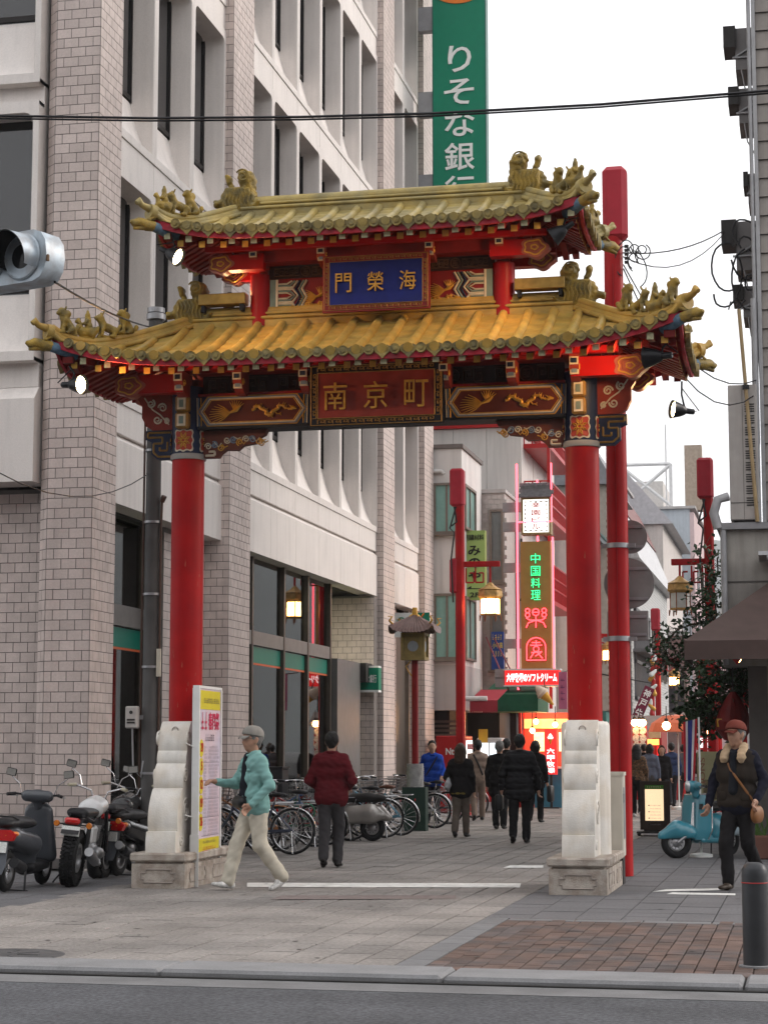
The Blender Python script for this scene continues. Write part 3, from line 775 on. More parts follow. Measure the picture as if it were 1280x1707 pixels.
# ---- tiled roofs
def roof(name, W, L, D, ze, rise, U, sp, tile, nfig, r_, inner):
    zs = {}
    def surf(x, y):
        ax, ay = abs(x), abs(y)
        t = min((D - ay) / D, (W - ax) / (W - L)); t = max(0, min(1, t))
        return ze + rise * (.80 * t + .20 * t * t) + U * (min(1, ax / W) ** 5) * (min(1, ay / D) ** 4)
    q = MB()
    # pan surface with stepped courses, four slopes
    st = lambda t: .014 * (((1 - t) * 6) % 1.0)
    n = 60
    for sy in (-1, 1):
        def f1(u, v):
            t = v * .999; xm = W - (W - L) * t; x = (2 * u - 1) * xm; y = sy * D * (1 - t); return (x, y, surf(x, y) + st(t))
        q.grid(f1 if sy < 0 else (lambda u, v: f1(1 - u, v)), 60, 36)
    for sx in (-1, 1):
        def f2(u, v):
            t = v * .999; ym = D * (1 - t); y = (2 * u - 1) * ym; x = sx * (W - (W - L) * t); return (x, y, surf(x, y) + st(t))
        q.grid(f2 if sx > 0 else (lambda u, v: f2(1 - u, v)), 30, 36)
    rf = q.build(name, tile, gate, 30)
    # soffit
    q = MB()
    for sy in (-1, 1):
        q.grid(lambda u, v: ((2 * u - 1) * (W - .02 - (W - L) * v * .8), sy * (D - .02) * (1 - v * .8), surf((2 * u - 1) * (W - (W - L) * v * .8), sy * D * (1 - v * .8)) - .05), 40, 8)
    for sx in (-1, 1):
        q.grid(lambda u, v: (sx * (W - .02 - (W - L) * v * .8), (2 * u - 1) * (D - .02) * (1 - v * .8), surf(sx * (W - (W - L) * v * .8), (2 * u - 1) * D * (1 - v * .8)) - .05), 24, 8)
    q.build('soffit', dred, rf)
    # rafters
    for sy in (-1, 1):
        k = int((W - .12) / (sp * .5))
        for i in range(-k, k + 1):
            x = i * sp * .5; low = i % 2
            y0 = D - (.07 if not low else .17); ye = max(inner, D * (1 - (W - abs(x)) / (W - L)) + .0)
            if ye > y0 - .12: ye = y0 - .12
            dz = -.135 if not low else -.185
            zA = surf(x, y0) + dz; zB = surf(x, ye) + dz
            q = MB(); h = .036
            vs = [(x - h, sy * y0, zA - h), (x + h, sy * y0, zA - h), (x + h, sy * y0, zA + h), (x - h, sy * y0, zA + h), (x - h, sy * ye, zB - h), (x + h, sy * ye, zB - h), (x + h, sy * ye, zB + h), (x - h, sy * ye, zB + h)]
            q.add(vs, [(0, 1, 5, 4), (1, 2, 6, 5), (2, 3, 7, 6), (3, 0, 4, 7), (4, 5, 6, 7)], 0); q.add(vs[:4], [(0, 1, 2, 3)], 1)
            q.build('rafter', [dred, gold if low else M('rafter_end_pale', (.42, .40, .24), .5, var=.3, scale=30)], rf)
    for sx in (-1, 1):
        k = int((D - .12) / (sp * .55))
        for i in range(-k, k + 1):
            y = i * sp * .55; x0 = W - .09; xe = W - (W - L) * min(1, (D - abs(y)) / D) * .8
            if xe > x0 - .12: xe = x0 - .12
            zA = surf(x0, y) - .13; zB = surf(xe, y) - .13; h = .036
            vs = [(sx * x0, y - h, zA - h), (sx * x0, y + h, zA - h), (sx * x0, y + h, zA + h), (sx * x0, y - h, zA + h), (sx * xe, y - h, zB - h), (sx * xe, y + h, zB - h), (sx * xe, y + h, zB + h), (sx * xe, y - h, zB + h)]
            q = MB(); q.add(vs, [(0, 1, 5, 4), (1, 2, 6, 5), (2, 3, 7, 6), (3, 0, 4, 7), (4, 5, 6, 7)], 0); q.add(vs[:4], [(0, 1, 2, 3)], 1)
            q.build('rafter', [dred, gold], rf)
    # eave board
    q = MB()
    def eave_strip(P, nrm):
        k0 = len(q.v)
        for (x, y) in P:
            z = surf(x, y); i_ = Vector((x, y)) - Vector(nrm) * .0
            q.v += [(x - nrm[0] * .015, y - nrm[1] * .015, z - .005), (x - nrm[0] * .015, y - nrm[1] * .015, z - .095), (x - nrm[0] * .05, y - nrm[1] * .05, z - .095), (x - nrm[0] * .05, y - nrm[1] * .05, z - .005)]
        for i in range(len(P) - 1):
            for j in range(4):
                a = k0 + i * 4 + j; b = k0 + i * 4 + (j + 1) % 4; q.f.append((a, b, b + 4, a + 4)); q.m.append(0)
    N = 60
    eave_strip([(-W + 2 * W * i / N, -D) for i in range(N + 1)], (0, -1)); eave_strip([(-W + 2 * W * i / N, D) for i in range(N + 1)], (0, 1))
    eave_strip([(-W, -D + 2 * D * i / 30) for i in range(31)], (-1, 0)); eave_strip([(W, -D + 2 * D * i / 30) for i in range(31)], (1, 0))
    q.build('eave_board', ered, rf)
    # barrel tiles with end discs, drip tiles between
    drip = [(-.095, .0), (-.085, -.05), (-.035, -.09), (0, -.13), (.035, -.09), (.085, -.05), (.095, .0), (.05, .022), (-.05, .022)]
    def barrel(x, y, dx, dy, tmax, fx):        # from the eave point inwards along (dx, dy)
        Ld = tmax; q = MB(); pts = []; rr = []
        n = max(3, int(Ld / .07))
        for i in range(n + 1):
            a = Ld * i / n; X_, Y_ = x + dx * (a - .02), y + dy * (a - .02)
            pts.append((X_, Y_, surf(X_, Y_) + .012)); rr.append(r_ * (1.0 if i % 4 else 1.06))
        pts.append((pts[-1][0] + dx * .02, pts[-1][1] + dy * .02, pts[-1][2])); rr.append(r_ * .6)
        q.tube(pts, rr, 9); b = q.build('barrel_tile', tile, rf, 50)
        q = MB(); z = surf(x, y) + .03
        R = Matrix(((dy, -dx, 0), (-dx, -dy, 0), (0, 0, 1)))
        q.prism(drip, -.045, .0, 'y', 0, R if dy else Matrix(((0, dx, 0), (1, 0, 0), (0, 0, 1))), (x - dx * .005, y - dy * .005, z)); q.build('drip_tile', tiled, b)
    def drips(x, y, dx, dy):
        q = MB(); R = Matrix(((dy, dx, 0), (-dx, dy, 0), (0, 0, 1))) @ Matrix.Rotation(math.pi / 2, 3, 'X'); k_ = .80
        q.lathe([(.0, .045), (.03 * k_, .043), (.034 * k_, .032), (.055 * k_, .030), (.068 * k_, .036), (.072 * k_, .0), (.06 * k_, -.02)], 14, (x, y, surf(x, y) + .002), 0, R)
        q.build('tile_end', tiled, rf, 40)
    k = int((W - .14) / sp)
    for sy in (-1, 1):
        for i in range(-k, k + 1):
            x = i * sp; tm = (W - abs(x)) / (W - L) * D; tm = min(D, tm) - .07
            if tm > .1: barrel(x, sy * D, 0, -sy, tm, 0)
        for i in range(-k, k): drips((i + .5) * sp, sy * D, 0, -sy)
        for e in (-1, 1): drips(e * (k + .5) * sp, sy * D, 0, -sy)
    k = int((D - .14) / sp)
    for sx in (-1, 1):
        for i in range(-k, k + 1):
            y = i * sp; tm = (D - abs(y)) / D * (W - L); tm -= .07
            if tm > .1: barrel(sx * W, y, -sx, 0, tm, 0)
        for i in range(-k, k): drips(sx * W, (i + .5) * sp, -sx, 0)
    # main ridge
    zr = ze + rise
    q = MB(); q.b2((-L, -.10, zr - .06), (L, .10, zr + .05)); q.b2((-L, -.075, zr + .05), (L, .075, zr + .12))
    for (yy, zz, rr) in ((-.10, zr + .045, .022), (.10, zr + .045, .022), (-.078, zr + .10, .018), (.078, zr + .10, .018)): q.tube([(-L, yy, zz), (L, yy, zz)], rr, 8)
    q.tube([(-L, 0, zr + .13), (L, 0, zr + .13)], .075, 12); q.build('main_ridge', tile, rf, 50)
    # hip ridges, their knobs and corner dragon heads
    for sx in (-1, 1):
        for sy in (-1, 1):
            P = []
            for i in range(19):
                t = 1 - i / 18 * 1.0; x = sx * (W - (W - L) * t); y = sy * D * (1 - t); P.append(Vector((x, y, surf(x, y))))
            d = Vector((sx * (W - L), sy * D, 0)).normalized(); sd = Vector((-d.y, d.x, 0))
            q = MB()
            for (o1, zz, rr) in ((0, .05, .055), (.045, .02, .03), (-.045, .02, .03), (0, .115, .042)): q.tube([p + sd * o1 + Vector((0, 0, zz)) for p in P], rr, 8)
            e = P[-1]
            q.tube([e + Vector((0, 0, .05)), e + d * .07 + Vector((0, 0, .06))], [.095, .09], 12)
            q.tube([e + d * .05 + Vector((0, 0, .09)), e + d * .16 + Vector((0, 0, .12)), e + d * .20 + Vector((0, 0, .16)), e + d * .23 + Vector((0, 0, .13))], [.05, .035, .045, .03], 8)
            q.build('hip_ridge', tile, rf, 50)
            q = MB(); b = e + Vector((0, 0, -.10)); a_ = e - d * .30 + Vector((0, 0, -.16))
            q.tube([a_, b + d * .02], [.075, .06], 8, 1)
            q.tube([b, b + d * .10 + Vector((0, 0, .0)), b + d * .20 + Vector((0, 0, .02)), b + d * .26 + Vector((0, 0, -.005)), b + d * .30 + Vector((0, 0, .015))], [.06, .07, .055, .045, .02], 8, 0)
            q.tube([b + d * .12 + Vector((0, 0, -.03)), b + d * .26 + Vector((0, 0, -.06))], [.035, .02], 6, 0)
            for s2 in (-1, 1): q.tube([b + d * .10 + sd * s2 * .04 + Vector((0, 0, .05)), b + d * .02 + sd * s2 * .06 + Vector((0, 0, .10))], [.02, .008], 6, 0)
            q.build('corner_dragon_head', [orn, M('dragon_neck_blue', (.10, .17, .24), .5, var=.3, scale=20)], rf, 60)
            # figures riding the hip
            for kf in range(nfig):
                t = .10 + kf * (.135 if nfig == 4 else .155)
                x = sx * (W - (W - L) * t); y = sy * D * (1 - t)
                kind = (('lion', 'rider', 'beast', 'lion') if nfig == 4 else ('rider', 'beast', 'lion'))[kf]
                o = put({'lion': 'lion_figure', 'rider': 'hen_rider_figure', 'beast': 'crouching_beast_figure'}[kind], FIG[kind], rf)
                o.location = (x, y, surf(x, y) + .145); o.rotation_euler = (0, 0, math.atan2(d.y, d.x) + random.uniform(-.1, .1)); s = random.uniform(.95, 1.05); o.scale = (s, s, s)
    # ridge-end fish-dragons
    for sx in (-1, 1):
        o = put('ridge_dragon', FIG['chiwen'], rf); o.location = (sx * (L + .02), 0, zr + .02); o.rotation_euler = (0, 0, 0 if sx > 0 else math.pi)
    return rf, surf
# carved figures (face along +x), blended solids
FIG = {}
def fig(name, prims, h=.011, k=.012):
    V, Q = blob(prims, h, k, .003, 60, 3); me = bpy.data.meshes.new(name); me.from_pydata(V.tolist(), [], Q.tolist()); me.materials.append(orn)
    me.polygons.foreach_set('use_smooth', [True] * len(me.polygons)); FIG[name] = me
c_ = cap
fig('lion', [c_((-.05, 0, .05), (.02, 0, .15), .055, .05), c_((.02, 0, .15), (.045, 0, .20), .052, .045), c_((.05, 0, .235), (.06, 0, .24), .05), c_((.08, 0, .225), (.105, 0, .222), .028, .024), c_((.03, .035, .15), (.055, .035, .01), .024, .02), c_((.03, -.035, .15), (.055, -.035, .01), .024, .02),
    c_((.055, .035, .008), (.08, .035, .006), .02), c_((.055, -.035, .008), (.08, -.035, .006), .02), c_((-.05, .04, .05), (.0, .05, .012), .035, .022), c_((-.05, -.04, .05), (.0, -.05, .012), .035, .022), c_((-.10, 0, .04), (-.135, 0, .10), .02, .028), c_((.03, .04, .275), (.03, .045, .29), .012), c_((.03, -.04, .275), (.03, -.045, .29), .012), c_((0, 0, .22), (.01, 0, .17), .045, .04), c_((-.1, 0, 0), (.09, 0, 0), .03)])
fig('beast', [c_((-.08, 0, .09), (.04, 0, .12), .045, .05), c_((.04, 0, .13), (.075, 0, .19), .042, .045), c_((.085, 0, .21), (.12, 0, .205), .042, .026), c_((.05, .035, .11), (.07, .035, .01), .022, .018), c_((.05, -.035, .11), (.07, -.035, .01), .022, .018), c_((-.09, .04, .08), (-.07, .045, .015), .034, .02), c_((-.09, -.04, .08), (-.07, -.045, .015), .034, .02), c_((-.07, .045, .012), (-.03, .045, .01), .018), c_((-.07, -.045, .012), (-.03, -.045, .01), .018),
    c_((-.13, 0, .09), (-.16, 0, .14), .018, .026), c_((.06, .03, .25), (.05, .035, .275), .011), c_((.06, -.03, .25), (.05, -.035, .275), .011), c_((-.12, 0, 0), (.09, 0, 0), .028)])
fig('rider', [c_((-.05, 0, .065), (.05, 0, .065), .062, .055), c_((.06, 0, .09), (.09, 0, .16), .034, .024), c_((.095, 0, .175), (.10, 0, .178), .03), c_((.12, 0, .17), (.14, 0, .165), .013, .005), c_((-.09, 0, .085), (-.13, 0, .13), .04, .02), c_((-.02, 0, .13), (-.01, 0, .20), .045, .036), c_((-.008, 0, .245), (-.005, 0, .25), .03), c_((-.005, 0, .275), (-.005, 0, .295), .014), c_((.0, .04, .19), (.045, .03, .15), .014), c_((0, -.04, .19), (.045, -.03, .15), .014), c_((.085, 0, .21), (.10, 0, .205), .01), c_((-.06, 0, 0), (.06, 0, 0), .03)])
# ridge-end dragon: carved block, scroll, fan tail (towards +x is outwards)
pr = [c_((-.10, 0, .10), (.16, 0, .10), .085, .075, (1, .7, 1)), c_((-.10, 0, .20), (.17, 0, .20), .085, .08, (1, .7, 1)), c_((-.12, 0, .06), (.16, 0, .05), .07, .06, (1, .8, 1)), c_((-.08, 0, .28), (-.07, 0, .36), .085, .10, (1, .75, 1)), c_((-.06, 0, .40), (-.02, 0, .44), .10, .075, (1, .8, 1)), c_((.10, 0, .28), (.15, 0, .36), .026, .034), c_((.15, 0, .36), (.16, 0, .42), .03, .045), c_((.21, 0, .14), (.30, 0, .12), .035, .045), c_((-.17, 0, .05), (-.22, 0, .10), .06, .035), c_((-.20, .05, .07), (-.22, .06, .10), .025), c_((-.20, -.05, .07), (-.22, -.06, .10), .025)]
V, Q = blob(pr, .013, .02, .006, 55, 9)
mb = MB(); mb.add(V.tolist(), Q.tolist()); mb.v = [(x, y * 1.7, z) for x, y, z in mb.v]; mb.box((.03, 0, .14), (.31, .22, .30), b=.02)
for s2 in (-1, 1):
    mb.tube([(-.045 + .085 * (1 - i / 24) * math.cos(.5 + i * .5), s2 * .135, .405 + .085 * (1 - i / 24) * math.sin(.5 + i * .5)) for i in range(24)], .011, 5)
    for k in range(7): mb.tube([(-.12 + .045 * k, s2 * .115, .05), (-.10 + .045 * k, s2 * .118, .12), (-.125 + .045 * k, s2 * .118, .19), (-.10 + .045 * k, s2 * .115, .26)], .010, 5)
FIG['chiwen'] = mb.mesh('chiwen', orn, 60)
roofL, surfL = roof('lower_roof', 3.46, 2.19, 1.24, 5.72, .63, .30, .283, tilel, 4, .052, .20)
roofU, surfU = roof('upper_roof', 2.40, 1.63, .92, 7.205, .44, .20, .252, tileu, 3, .047, .12)
for s in (-1, 1):                             # gilt lamp boxes on the lower ridge
    q = MB(); q.box((s * 1.83, -.10, 6.62), (.56, .16, .13), 0, b=.008); q.b2((s * 1.83 - .25, -.16, 6.48), (s * 1.83 - .21, -.04, 6.556), 1); q.b2((s * 1.83 + .21, -.16, 6.48), (s * 1.83 + .25, -.04, 6.556), 1)
    q.build('lamp_box', [M('gilt_sheet', (.30, .19, .05), .4, .5, var=.2, scale=12), black], gate)
# hidden core carrying the upper roof
q = MB(); q.b2((-1.6, -.25, 7.0), (1.6, .25, 7.45)); q.build('roof_core', dred, gate)
q = MB(); q.b2((-2.1, -.3, 5.74), (2.1, .3, 6.05)); q.build('roof_core', dred, gate)
# ---- floodlights fixed to the gate corners
flb = M('flood_black', (.015, .015, .017), .35, .3, var=.1)
lens = E('flood_lens', (1.0, .78, .42), 16.)
dead = M('flood_glass_off', (.10, .10, .11), .15)
def floodlight(loc, aim, label, lit=True, s=1., power=40., col=(1, .52, .20), att=None):
    d = (Vector(aim) - Vector(loc)).normalized(); t = thing('floodlight', label, 'floodlight', loc, 0, 'floodlights fixed to the gate')
    R = d.to_track_quat('Z', 'Y').to_matrix()
    q = MB(); q.lathe([(.025 * s, -.20 * s), (.032 * s, -.19 * s), (.034 * s, -.10 * s), (.05 * s, -.085 * s), (.075 * s, -.03 * s), (.105 * s, .07 * s), (.108 * s, .075 * s), (.098 * s, .068 * s), (.06 * s, -.02 * s)], 20, (0, 0, 0), 0, R); q.build('housing', flb, t, 40)
    q = MB(); q.lathe([(.0, .052 * s), (.05 * s, .05 * s), (.094 * s, .045 * s), (.094 * s, .035 * s), (.0, .03 * s)], 20, (0, 0, 0), 0, R); q.build('lens', lens if lit else dead, t, 40)
    q = MB(); a = Vector(att) - Vector(loc) if att is not None else Vector((0, 0, .16))
    q.tube([R @ Vector((0, 0, -.09 * s)), a * .5 + Vector((.02, 0, .01)), a], .012, 6); q.tube([R @ Vector((0, 0, -.18 * s)), R @ Vector((0, 0, -.26 * s)) + Vector((0, 0, .02)), a * .8], .007, 5); q.build('mounting_arm', flb, t, 60)
    if lit:
        l = bpy.data.lights.new('flood_lamp', 'SPOT'); l.energy = power; l.color = col; l.spot_size = math.radians(125); l.spot_blend = 1.; l.shadow_soft_size = .08
        lo = bpy.data.objects.new('lamp', l); link(lo); lo.parent = t; lo.location = R @ Vector((0, 0, .09 * s)); lo.rotation_euler = (-d).to_track_quat('Z', 'Y').to_euler()
    return t
def gw(x, y, z): return (CX + x, CY + y, z)
floodlight(gw(-2.18, -.86, 6.98), gw(-1.0, -1.1, 6.35), 'lit black floodlight under the upper roof corner beside the bank', True, 1., 60, att=gw(-2.22, -.80, 7.18))
floodlight(gw(-3.20, -1.12, 5.50), gw(-1.6, -1.62, 5.36), 'lit black floodlight under the lower roof corner beside the bank', True, 1.05, 140, att=gw(-3.30, -1.10, 5.72))
floodlight(gw(-2.95, .95, 5.42), gw(-1.9, -.2, 5.3), 'lit floodlight beside the red cloud board, at the rear roof corner beside the bank', True, .95, 45, att=gw(-3.1, 1.02, 5.68))
floodlight(gw(-1.82, .16, 6.66), gw(-1.2, -.2, 7.2), 'lit floodlight standing behind the gilt box on the lower roof beside the bank', True, .9, 18, att=gw(-1.9, .2, 6.40))
floodlight(gw(2.12, -.80, 7.0), gw(.8, -.75, 6.15), 'dark-backed floodlight under the upper roof corner beside the tall red pole', True, 1.0, 40, att=gw(2.2, -.76, 7.18))
floodlight(gw(3.12, -1.02, 5.56), gw(1.2, -.5, 5.55), 'dark-backed floodlight under the lower roof corner beside the tall red pole', True, 1.1, 45, att=gw(3.3, -1.05, 5.72))
floodlight(gw(3.25, 1.05, 5.35), gw(1.5, .2, 5.5), 'dark floodlight hanging below the rear roof corner beside the tall red pole', True, 1.0, 35, att=gw(3.3, 1.05, 5.68))
# ================================================================ the bank on the left
bank = thing('bank_building', 'bank building of pinkish grey brick pilasters with pale precast window panels', 'building', (XF, 23.5, 0), world=True)
mortar = M('mortar', (.17, .155, .145), .9, var=.15)
bricks = M('facing_brick', (.54, .455, .42), .55, var=.09, scale=1.2, rand=.09, fine=.05, streak=.06)
bricks2 = M('facing_brick_field', (.54, .455, .42), .55, var=.13, scale=3.5, fine=.05, streak=.05)
precast = M('precast_panel', (.69, .64, .605), .6, var=.04, scale=1.5, fine=.04, streak=.05, bump=.06, bscale=90)
frame = M('dark_frame', (.025, .022, .021), .45, .3, var=.1)
darkglass = M('dark_pane', (.012, .012, .014), .06, var=0, spec=.8)
clear = glass('shop_glass', (.82, .86, .80), .015, .08)
BW, BH, JT = .203, .131, .010
def wall_bricks(mb, P0, P1, z0, z1, nrm, proud=.005, th=.03):
    """running bond on the vertical face from P0 to P1"""
    P0 = Vector(P0); P1 = Vector(P1); L_ = (P1 - P0).length; u = (P1 - P0) / L_; n = Vector(nrm)
    R = Matrix(((u.x, -n.x, 0), (u.y, -n.y, 0), (0, 0, 1)))
    out = []
    for r in range(int((z1 - z0) / BH)):
        zc = z0 + BH * (r + .5); a = -BW / 2 if r % 2 else 0.
        while a < L_ - .01:
            b0 = max(0, a); b1 = min(L_, a + BW); a += BW
            if b1 - b0 < .03: continue
            c = P0 + u * ((b0 + b1) / 2) + n * (proud - th / 2)
            if mb is None: out.append((Vector((c.x, c.y, zc)), b1 - b0, R))
            else:
                mb.box((c.x, c.y, zc), (b1 - b0 - JT, th, BH - JT), 0, R)
    return out
PIL = [(23.5, 24.36), (29.6, 30.8), (41.2, 42.4), (45.9, 47.1)]
bf = MB()
for i, (a, b) in enumerate(PIL):
    q = MB()
    if i == 0:
        q.prism([(-9.65, 23.65), (-9.50, 23.5), (XF, 23.5), (XF, 24.36), (-9.65, 24.36)], 0, 24, 'z')
    else: q.b2((XF - .55, a, 0), (XF, b, 24))
    pil = q.build('pilaster', mortar, bank)
    if i == 0:
        cache = {}
        for (c, w_, R) in wall_bricks(None, (-9.50, 23.5), (XF, 23.5), .12, 12.3, (0, -1)):
            k = round(w_, 2)
            if k not in cache:
                m_ = MB(); m_.box((0, 0, 0), (w_ - JT, .03, BH - JT)); cache[k] = m_.mesh('brick', bricks)
            o = put('brick', cache[k], pil, (c.x, c.y + random.gauss(0, .0006), c.z))
        wall_bricks(bf, (-9.50, 23.5), (XF, 23.5), 12.3, 24, (0, -1))
        wall_bricks(bf, (-9.65, 23.65), (-9.50, 23.5), .12, 24, (-.7071, -.7071))
        q = MB(); q.b2((-9.62, 23.485, 0), (XF + .012, 23.7, .12)); q.b2((XF - .2, 23.7, 0), (XF + .012, 24.36, .12)); q.build('plinth', M('plinth', (.13, .12, .115), .8), pil)
    else: wall_bricks(bf, (XF - .5, a), (XF, a), .0, 24, (0, -1))
    wall_bricks(bf, (XF, a), (XF, b), .12 if i == 0 else 0, 24, (1, 0))
# recessed brick walls at street level
def recess(P0, P1, n, z1):
    P0 = Vector(P0); P1 = Vector(P1)
    q = MB(); lo = [min(P0[k], P1[k]) for k in (0, 1)]; hi = [max(P0[k], P1[k]) for k in (0, 1)]
    if n[0]: q.b2((lo[0] - .3, lo[1], 0), (lo[0], hi[1], z1))
    else: q.b2((lo[0], lo[1], 0), (hi[0], lo[1] + .3, z1))
    q.build('recessed_wall', mortar, bank); wall_bricks(bf, P0, P1, 0, z1, n)
recess((-14.5, 24.0), (-9.65, 24.0), (0, -1), 4.9)
recess((-9.30, 27.6), (-9.30, 29.6), (1, 0), 4.8)
recess((-9.95, 40.6), (-8.96, 40.6), (0, -1), 4.75)
recess((-9.28, 43.35), (-9.28, 44.4), (1, 0), 4.75)
o = bf.build('brick_field', bricks2, bank); o['kind'] = 'stuff'
# precast window modules -------------------------------------------------
MW, MH, DEP = 1.735, 3.30, .37
def module_mesh(mw, mh):
    """front in the y-z plane facing +x: y 0..mw, z 0..mh"""
    q = MB(); f = .075; zt = mh - .15; r = .13
    inner = [(f, .12)]
    inner += [(f, zt - r)] + [(f + r - r * math.cos(a), zt - r + r * math.sin(a)) for a in (.5, 1.05)] + [(f + r, zt)]
    inner += [(mw - p[0], p[1]) for p in inner[::-1]]
    n = len(inner)
    cy = mw / 2
    outer = []
    for (y, z) in inner:
        outer.append((0 if y < cy else mw, 0 if z < .2 else (mh if z > zt - .01 else (mh if False else z))))
    steps = [0, .015, .05, .10, .16, .23, .30, DEP]
    vs = [(0, y, z) for y, z in outer] + [(0, 0, mh), (0, mw, mh)]
    def sill(d): return .12 + .88 * (d / DEP) ** 2.1
    base = len(vs)
    for d in steps:
        t = d / DEP; ins = .012 if d > 0 else 0
        for (y, z) in inner:
            zz = z if z > .2 else sill(d); yy = y + (ins + .05 * t) * (1 if y < cy else -1); vs.append((-d, yy, zz if z > .2 else zz))
    fs = []
    for i in range(n - 1): fs.append((i, i + 1, base + i + 1, base + i))
    fs.append((n - 1, 0, base, base + n - 1))
    h = n // 2
    fs.append((h - 1, n, n + 1, h)) if True else None
    fs.append(tuple([n] + [i for i in range(1, h)][::-1][:0] + [h - 1, h - 2, h - 3, h - 4][:1]) if False else (n, h - 1, h - 2))
    fs.append((n + 1, h + 1, h))
    for k in range(len(steps) - 1):
        a = base + k * n; b = a + n
        for i in range(n): fs.append((a + i, a + (i + 1) % n, b + (i + 1) % n, b + i))
    q.add(vs, fs)
    # sides and bottom lip
    q.b2((-.38, .002, 0), (-.003, .03, mh)); q.b2((-.38, mw - .03, 0), (-.003, mw - .002, mh)); q.b2((-.33, 0.002, -.0), (-.004, mw - .002, .05)); q.b2((-.33, 0.002, mh - .05), (-.004, mw - .002, mh - .002))
    return q.mesh('window_panel', precast, 32)
mme = module_mesh(MW, MH)
q = MB(); q.b2((-DEP - .03, .1, .85), (-DEP + .02, MW - .1, MH - .14)); paneme = q.mesh('pane', darkglass)
q = MB()
for (y0, y1) in ((.11, .17), (MW - .17, MW - .11), (MW * .5 - .025, MW * .5 + .025)): q.b2((-DEP - .01, y0, .9), (-DEP + .05, y1, MH - .15))
q.b2((-DEP - .01, .17, .93), (-DEP + .045, MW - .17, 1.0)); fme = q.mesh('window_frame', frame)
def module(loc, rz=0., sc=1.):
    o = put('window_panel', mme, bank, loc); o.rotation_euler = (0, 0, rz); o.scale = (1, 1, sc)
    p = put('pane', paneme, o); f_ = put('window_frame', fme, o)
XP = -9.02
LED = [6.18 + 3.72 * k for k in range(5)]
BAYS = [(24.40, 3), (30.79, 6), (42.41, 2)]
for (y0, nm) in BAYS:
    y1 = y0 + 1.745 * nm - .02
    for L_ in LED:
        for i in range(nm): module((XP, y0 + 1.745 * i, L_))
        for i in range(nm):
            q = MB(); q.box((XP - .17, y0 + 1.745 * (i + .5), L_ - .21), (.30, 1.733, .42), b=.006); q.build('spandrel_strip', precast, bank)
    for i in range(nm):                        # fascia panels over the street level
        a = y0 + 1.745 * i + .006; b = a + 1.733
        q = MB(); q.prism([(XP - .34, 4.79), (XP - .0, 4.79), (XP, 5.66), (XP - .13, 5.80), (XP - .34, 5.80)], a, b, 'y'); q.build('fascia_panel', precast, bank)
# side facing the road
for k, zz in enumerate((6.52, 10.27)):
    for i in range(2): module((-9.69 - 1.745 * (i + 1), 23.42, zz), -math.pi / 2, 1.06)
    q = MB(); q.b2((-13.2, 23.60, zz - .32), (-9.70, 23.95, zz)); q.build('spandrel_strip', precast, bank)
q = MB(); q.prism([(23.42, 4.93), (23.42, 6.02), (23.58, 6.19), (23.95, 6.19), (23.95, 4.93)], -13.2, -9.68, 'x'); q.build('fascia_panel', precast, bank)
# solid core behind the panels
q = MB(); q.b2((-22, 24.3, 4.80), (XP - .43, 47.0, 24)); q.b2((-22, 24.1, 4.9), (-9.7, 24.3, 24)); q.b2((-22, 46.8, 0), (XF - .45, 47.0, 4.8)); q.b2((-22, 29.8, 0), (-9.8, 30.2, 4.8)); q.b2((-22, 41.3, 0), (-9.8, 42, 4.8)); q.build('core_wall', M('core_dark', (.06, .058, .055), .9), bank)
q = MB(); q.b2((-13.5, 24.3, 0), (-13.4, 46.8, 4.8)); q.b2((-13.4, 24.4, 0), (-9.75, 46.7, .02)); q.b2((-13.4, 41.1, .02), (-9.96, 41.28, 4.78)); q.b2((-13.4, 29.5, .02), (-9.85, 29.78, 4.78)); q.build('interior_wall', M('bank_interior', (.35, .36, .16), .8, var=.2, scale=1.), bank)
for yy in (32.5, 35.5, 38.5, 26.0):            # ceiling lights in the banking hall
    t_ = thing('ceiling_light', 'lit ceiling panel inside the bank hall', 'ceiling light', (-11.2, yy, 4.62), group='ceiling panels inside the bank'); q = MB(); q.b2((-1.2, -.3, 0), (1.2, .3, .03)); q.build('diffuser', E('hall_light', (1., .95, .72), 12.), t_); q = MB(); q.b2((-1.25, -.35, .031), (1.25, .35, .18)); q.build('fitting', frame, t_)
# street-level glazing
def glazing(X, ys, z1, zt0, zt1, green=True):
    for a, b in zip(ys, ys[1:]):
        q = MB(); q.b2((X - .01, a, zt1), (X, b, z1)); pn = q.build('pane', clear, bank)
        q = MB(); q.b2((X - .01, a, .25), (X, b, zt0)); pn = q.build('pane', clear, bank)
        if green:
            q = MB(); q.b2((X + .002, a, zt0 - .30), (X + .006, b, zt0 - .02), 0); q.b2((X + .003, a, zt0 - .335), (X + .007, b, zt0 - .302), 1)
            q.build('window_band', [M('band_green', (.008, .15, .105), .4, var=.05), M('band_orange', (.5, .10, .03), .4, var=.05)], pn)
    for y in ys:
        q = MB(); q.b2((X - .08, y - .05, 0), (X + .07, y + .05, z1)); q.build('mullion', frame2, bank)
    q = MB(); q.b2((X - .07, ys[0], zt0), (X + .06, ys[-1], zt1)); q.build('transom', M('transom_grey', (.17, .155, .145), .5, .3), bank)
    q = MB(); q.b2((X - .07, ys[0], 0), (X + .06, ys[-1], .25)); q.build('window_base', M('transom_grey'), bank)
frame2 = M('bronze_frame', (.085, .07, .058), .45, .5, var=.12)
glazing(-9.30, [30.9, 32.2, 34.3, 36.05, 37.85], 4.79, 3.28, 3.52)
glazing(-9.62, [24.45, 26.0, 27.55], 4.79, 3.25, 3.55)
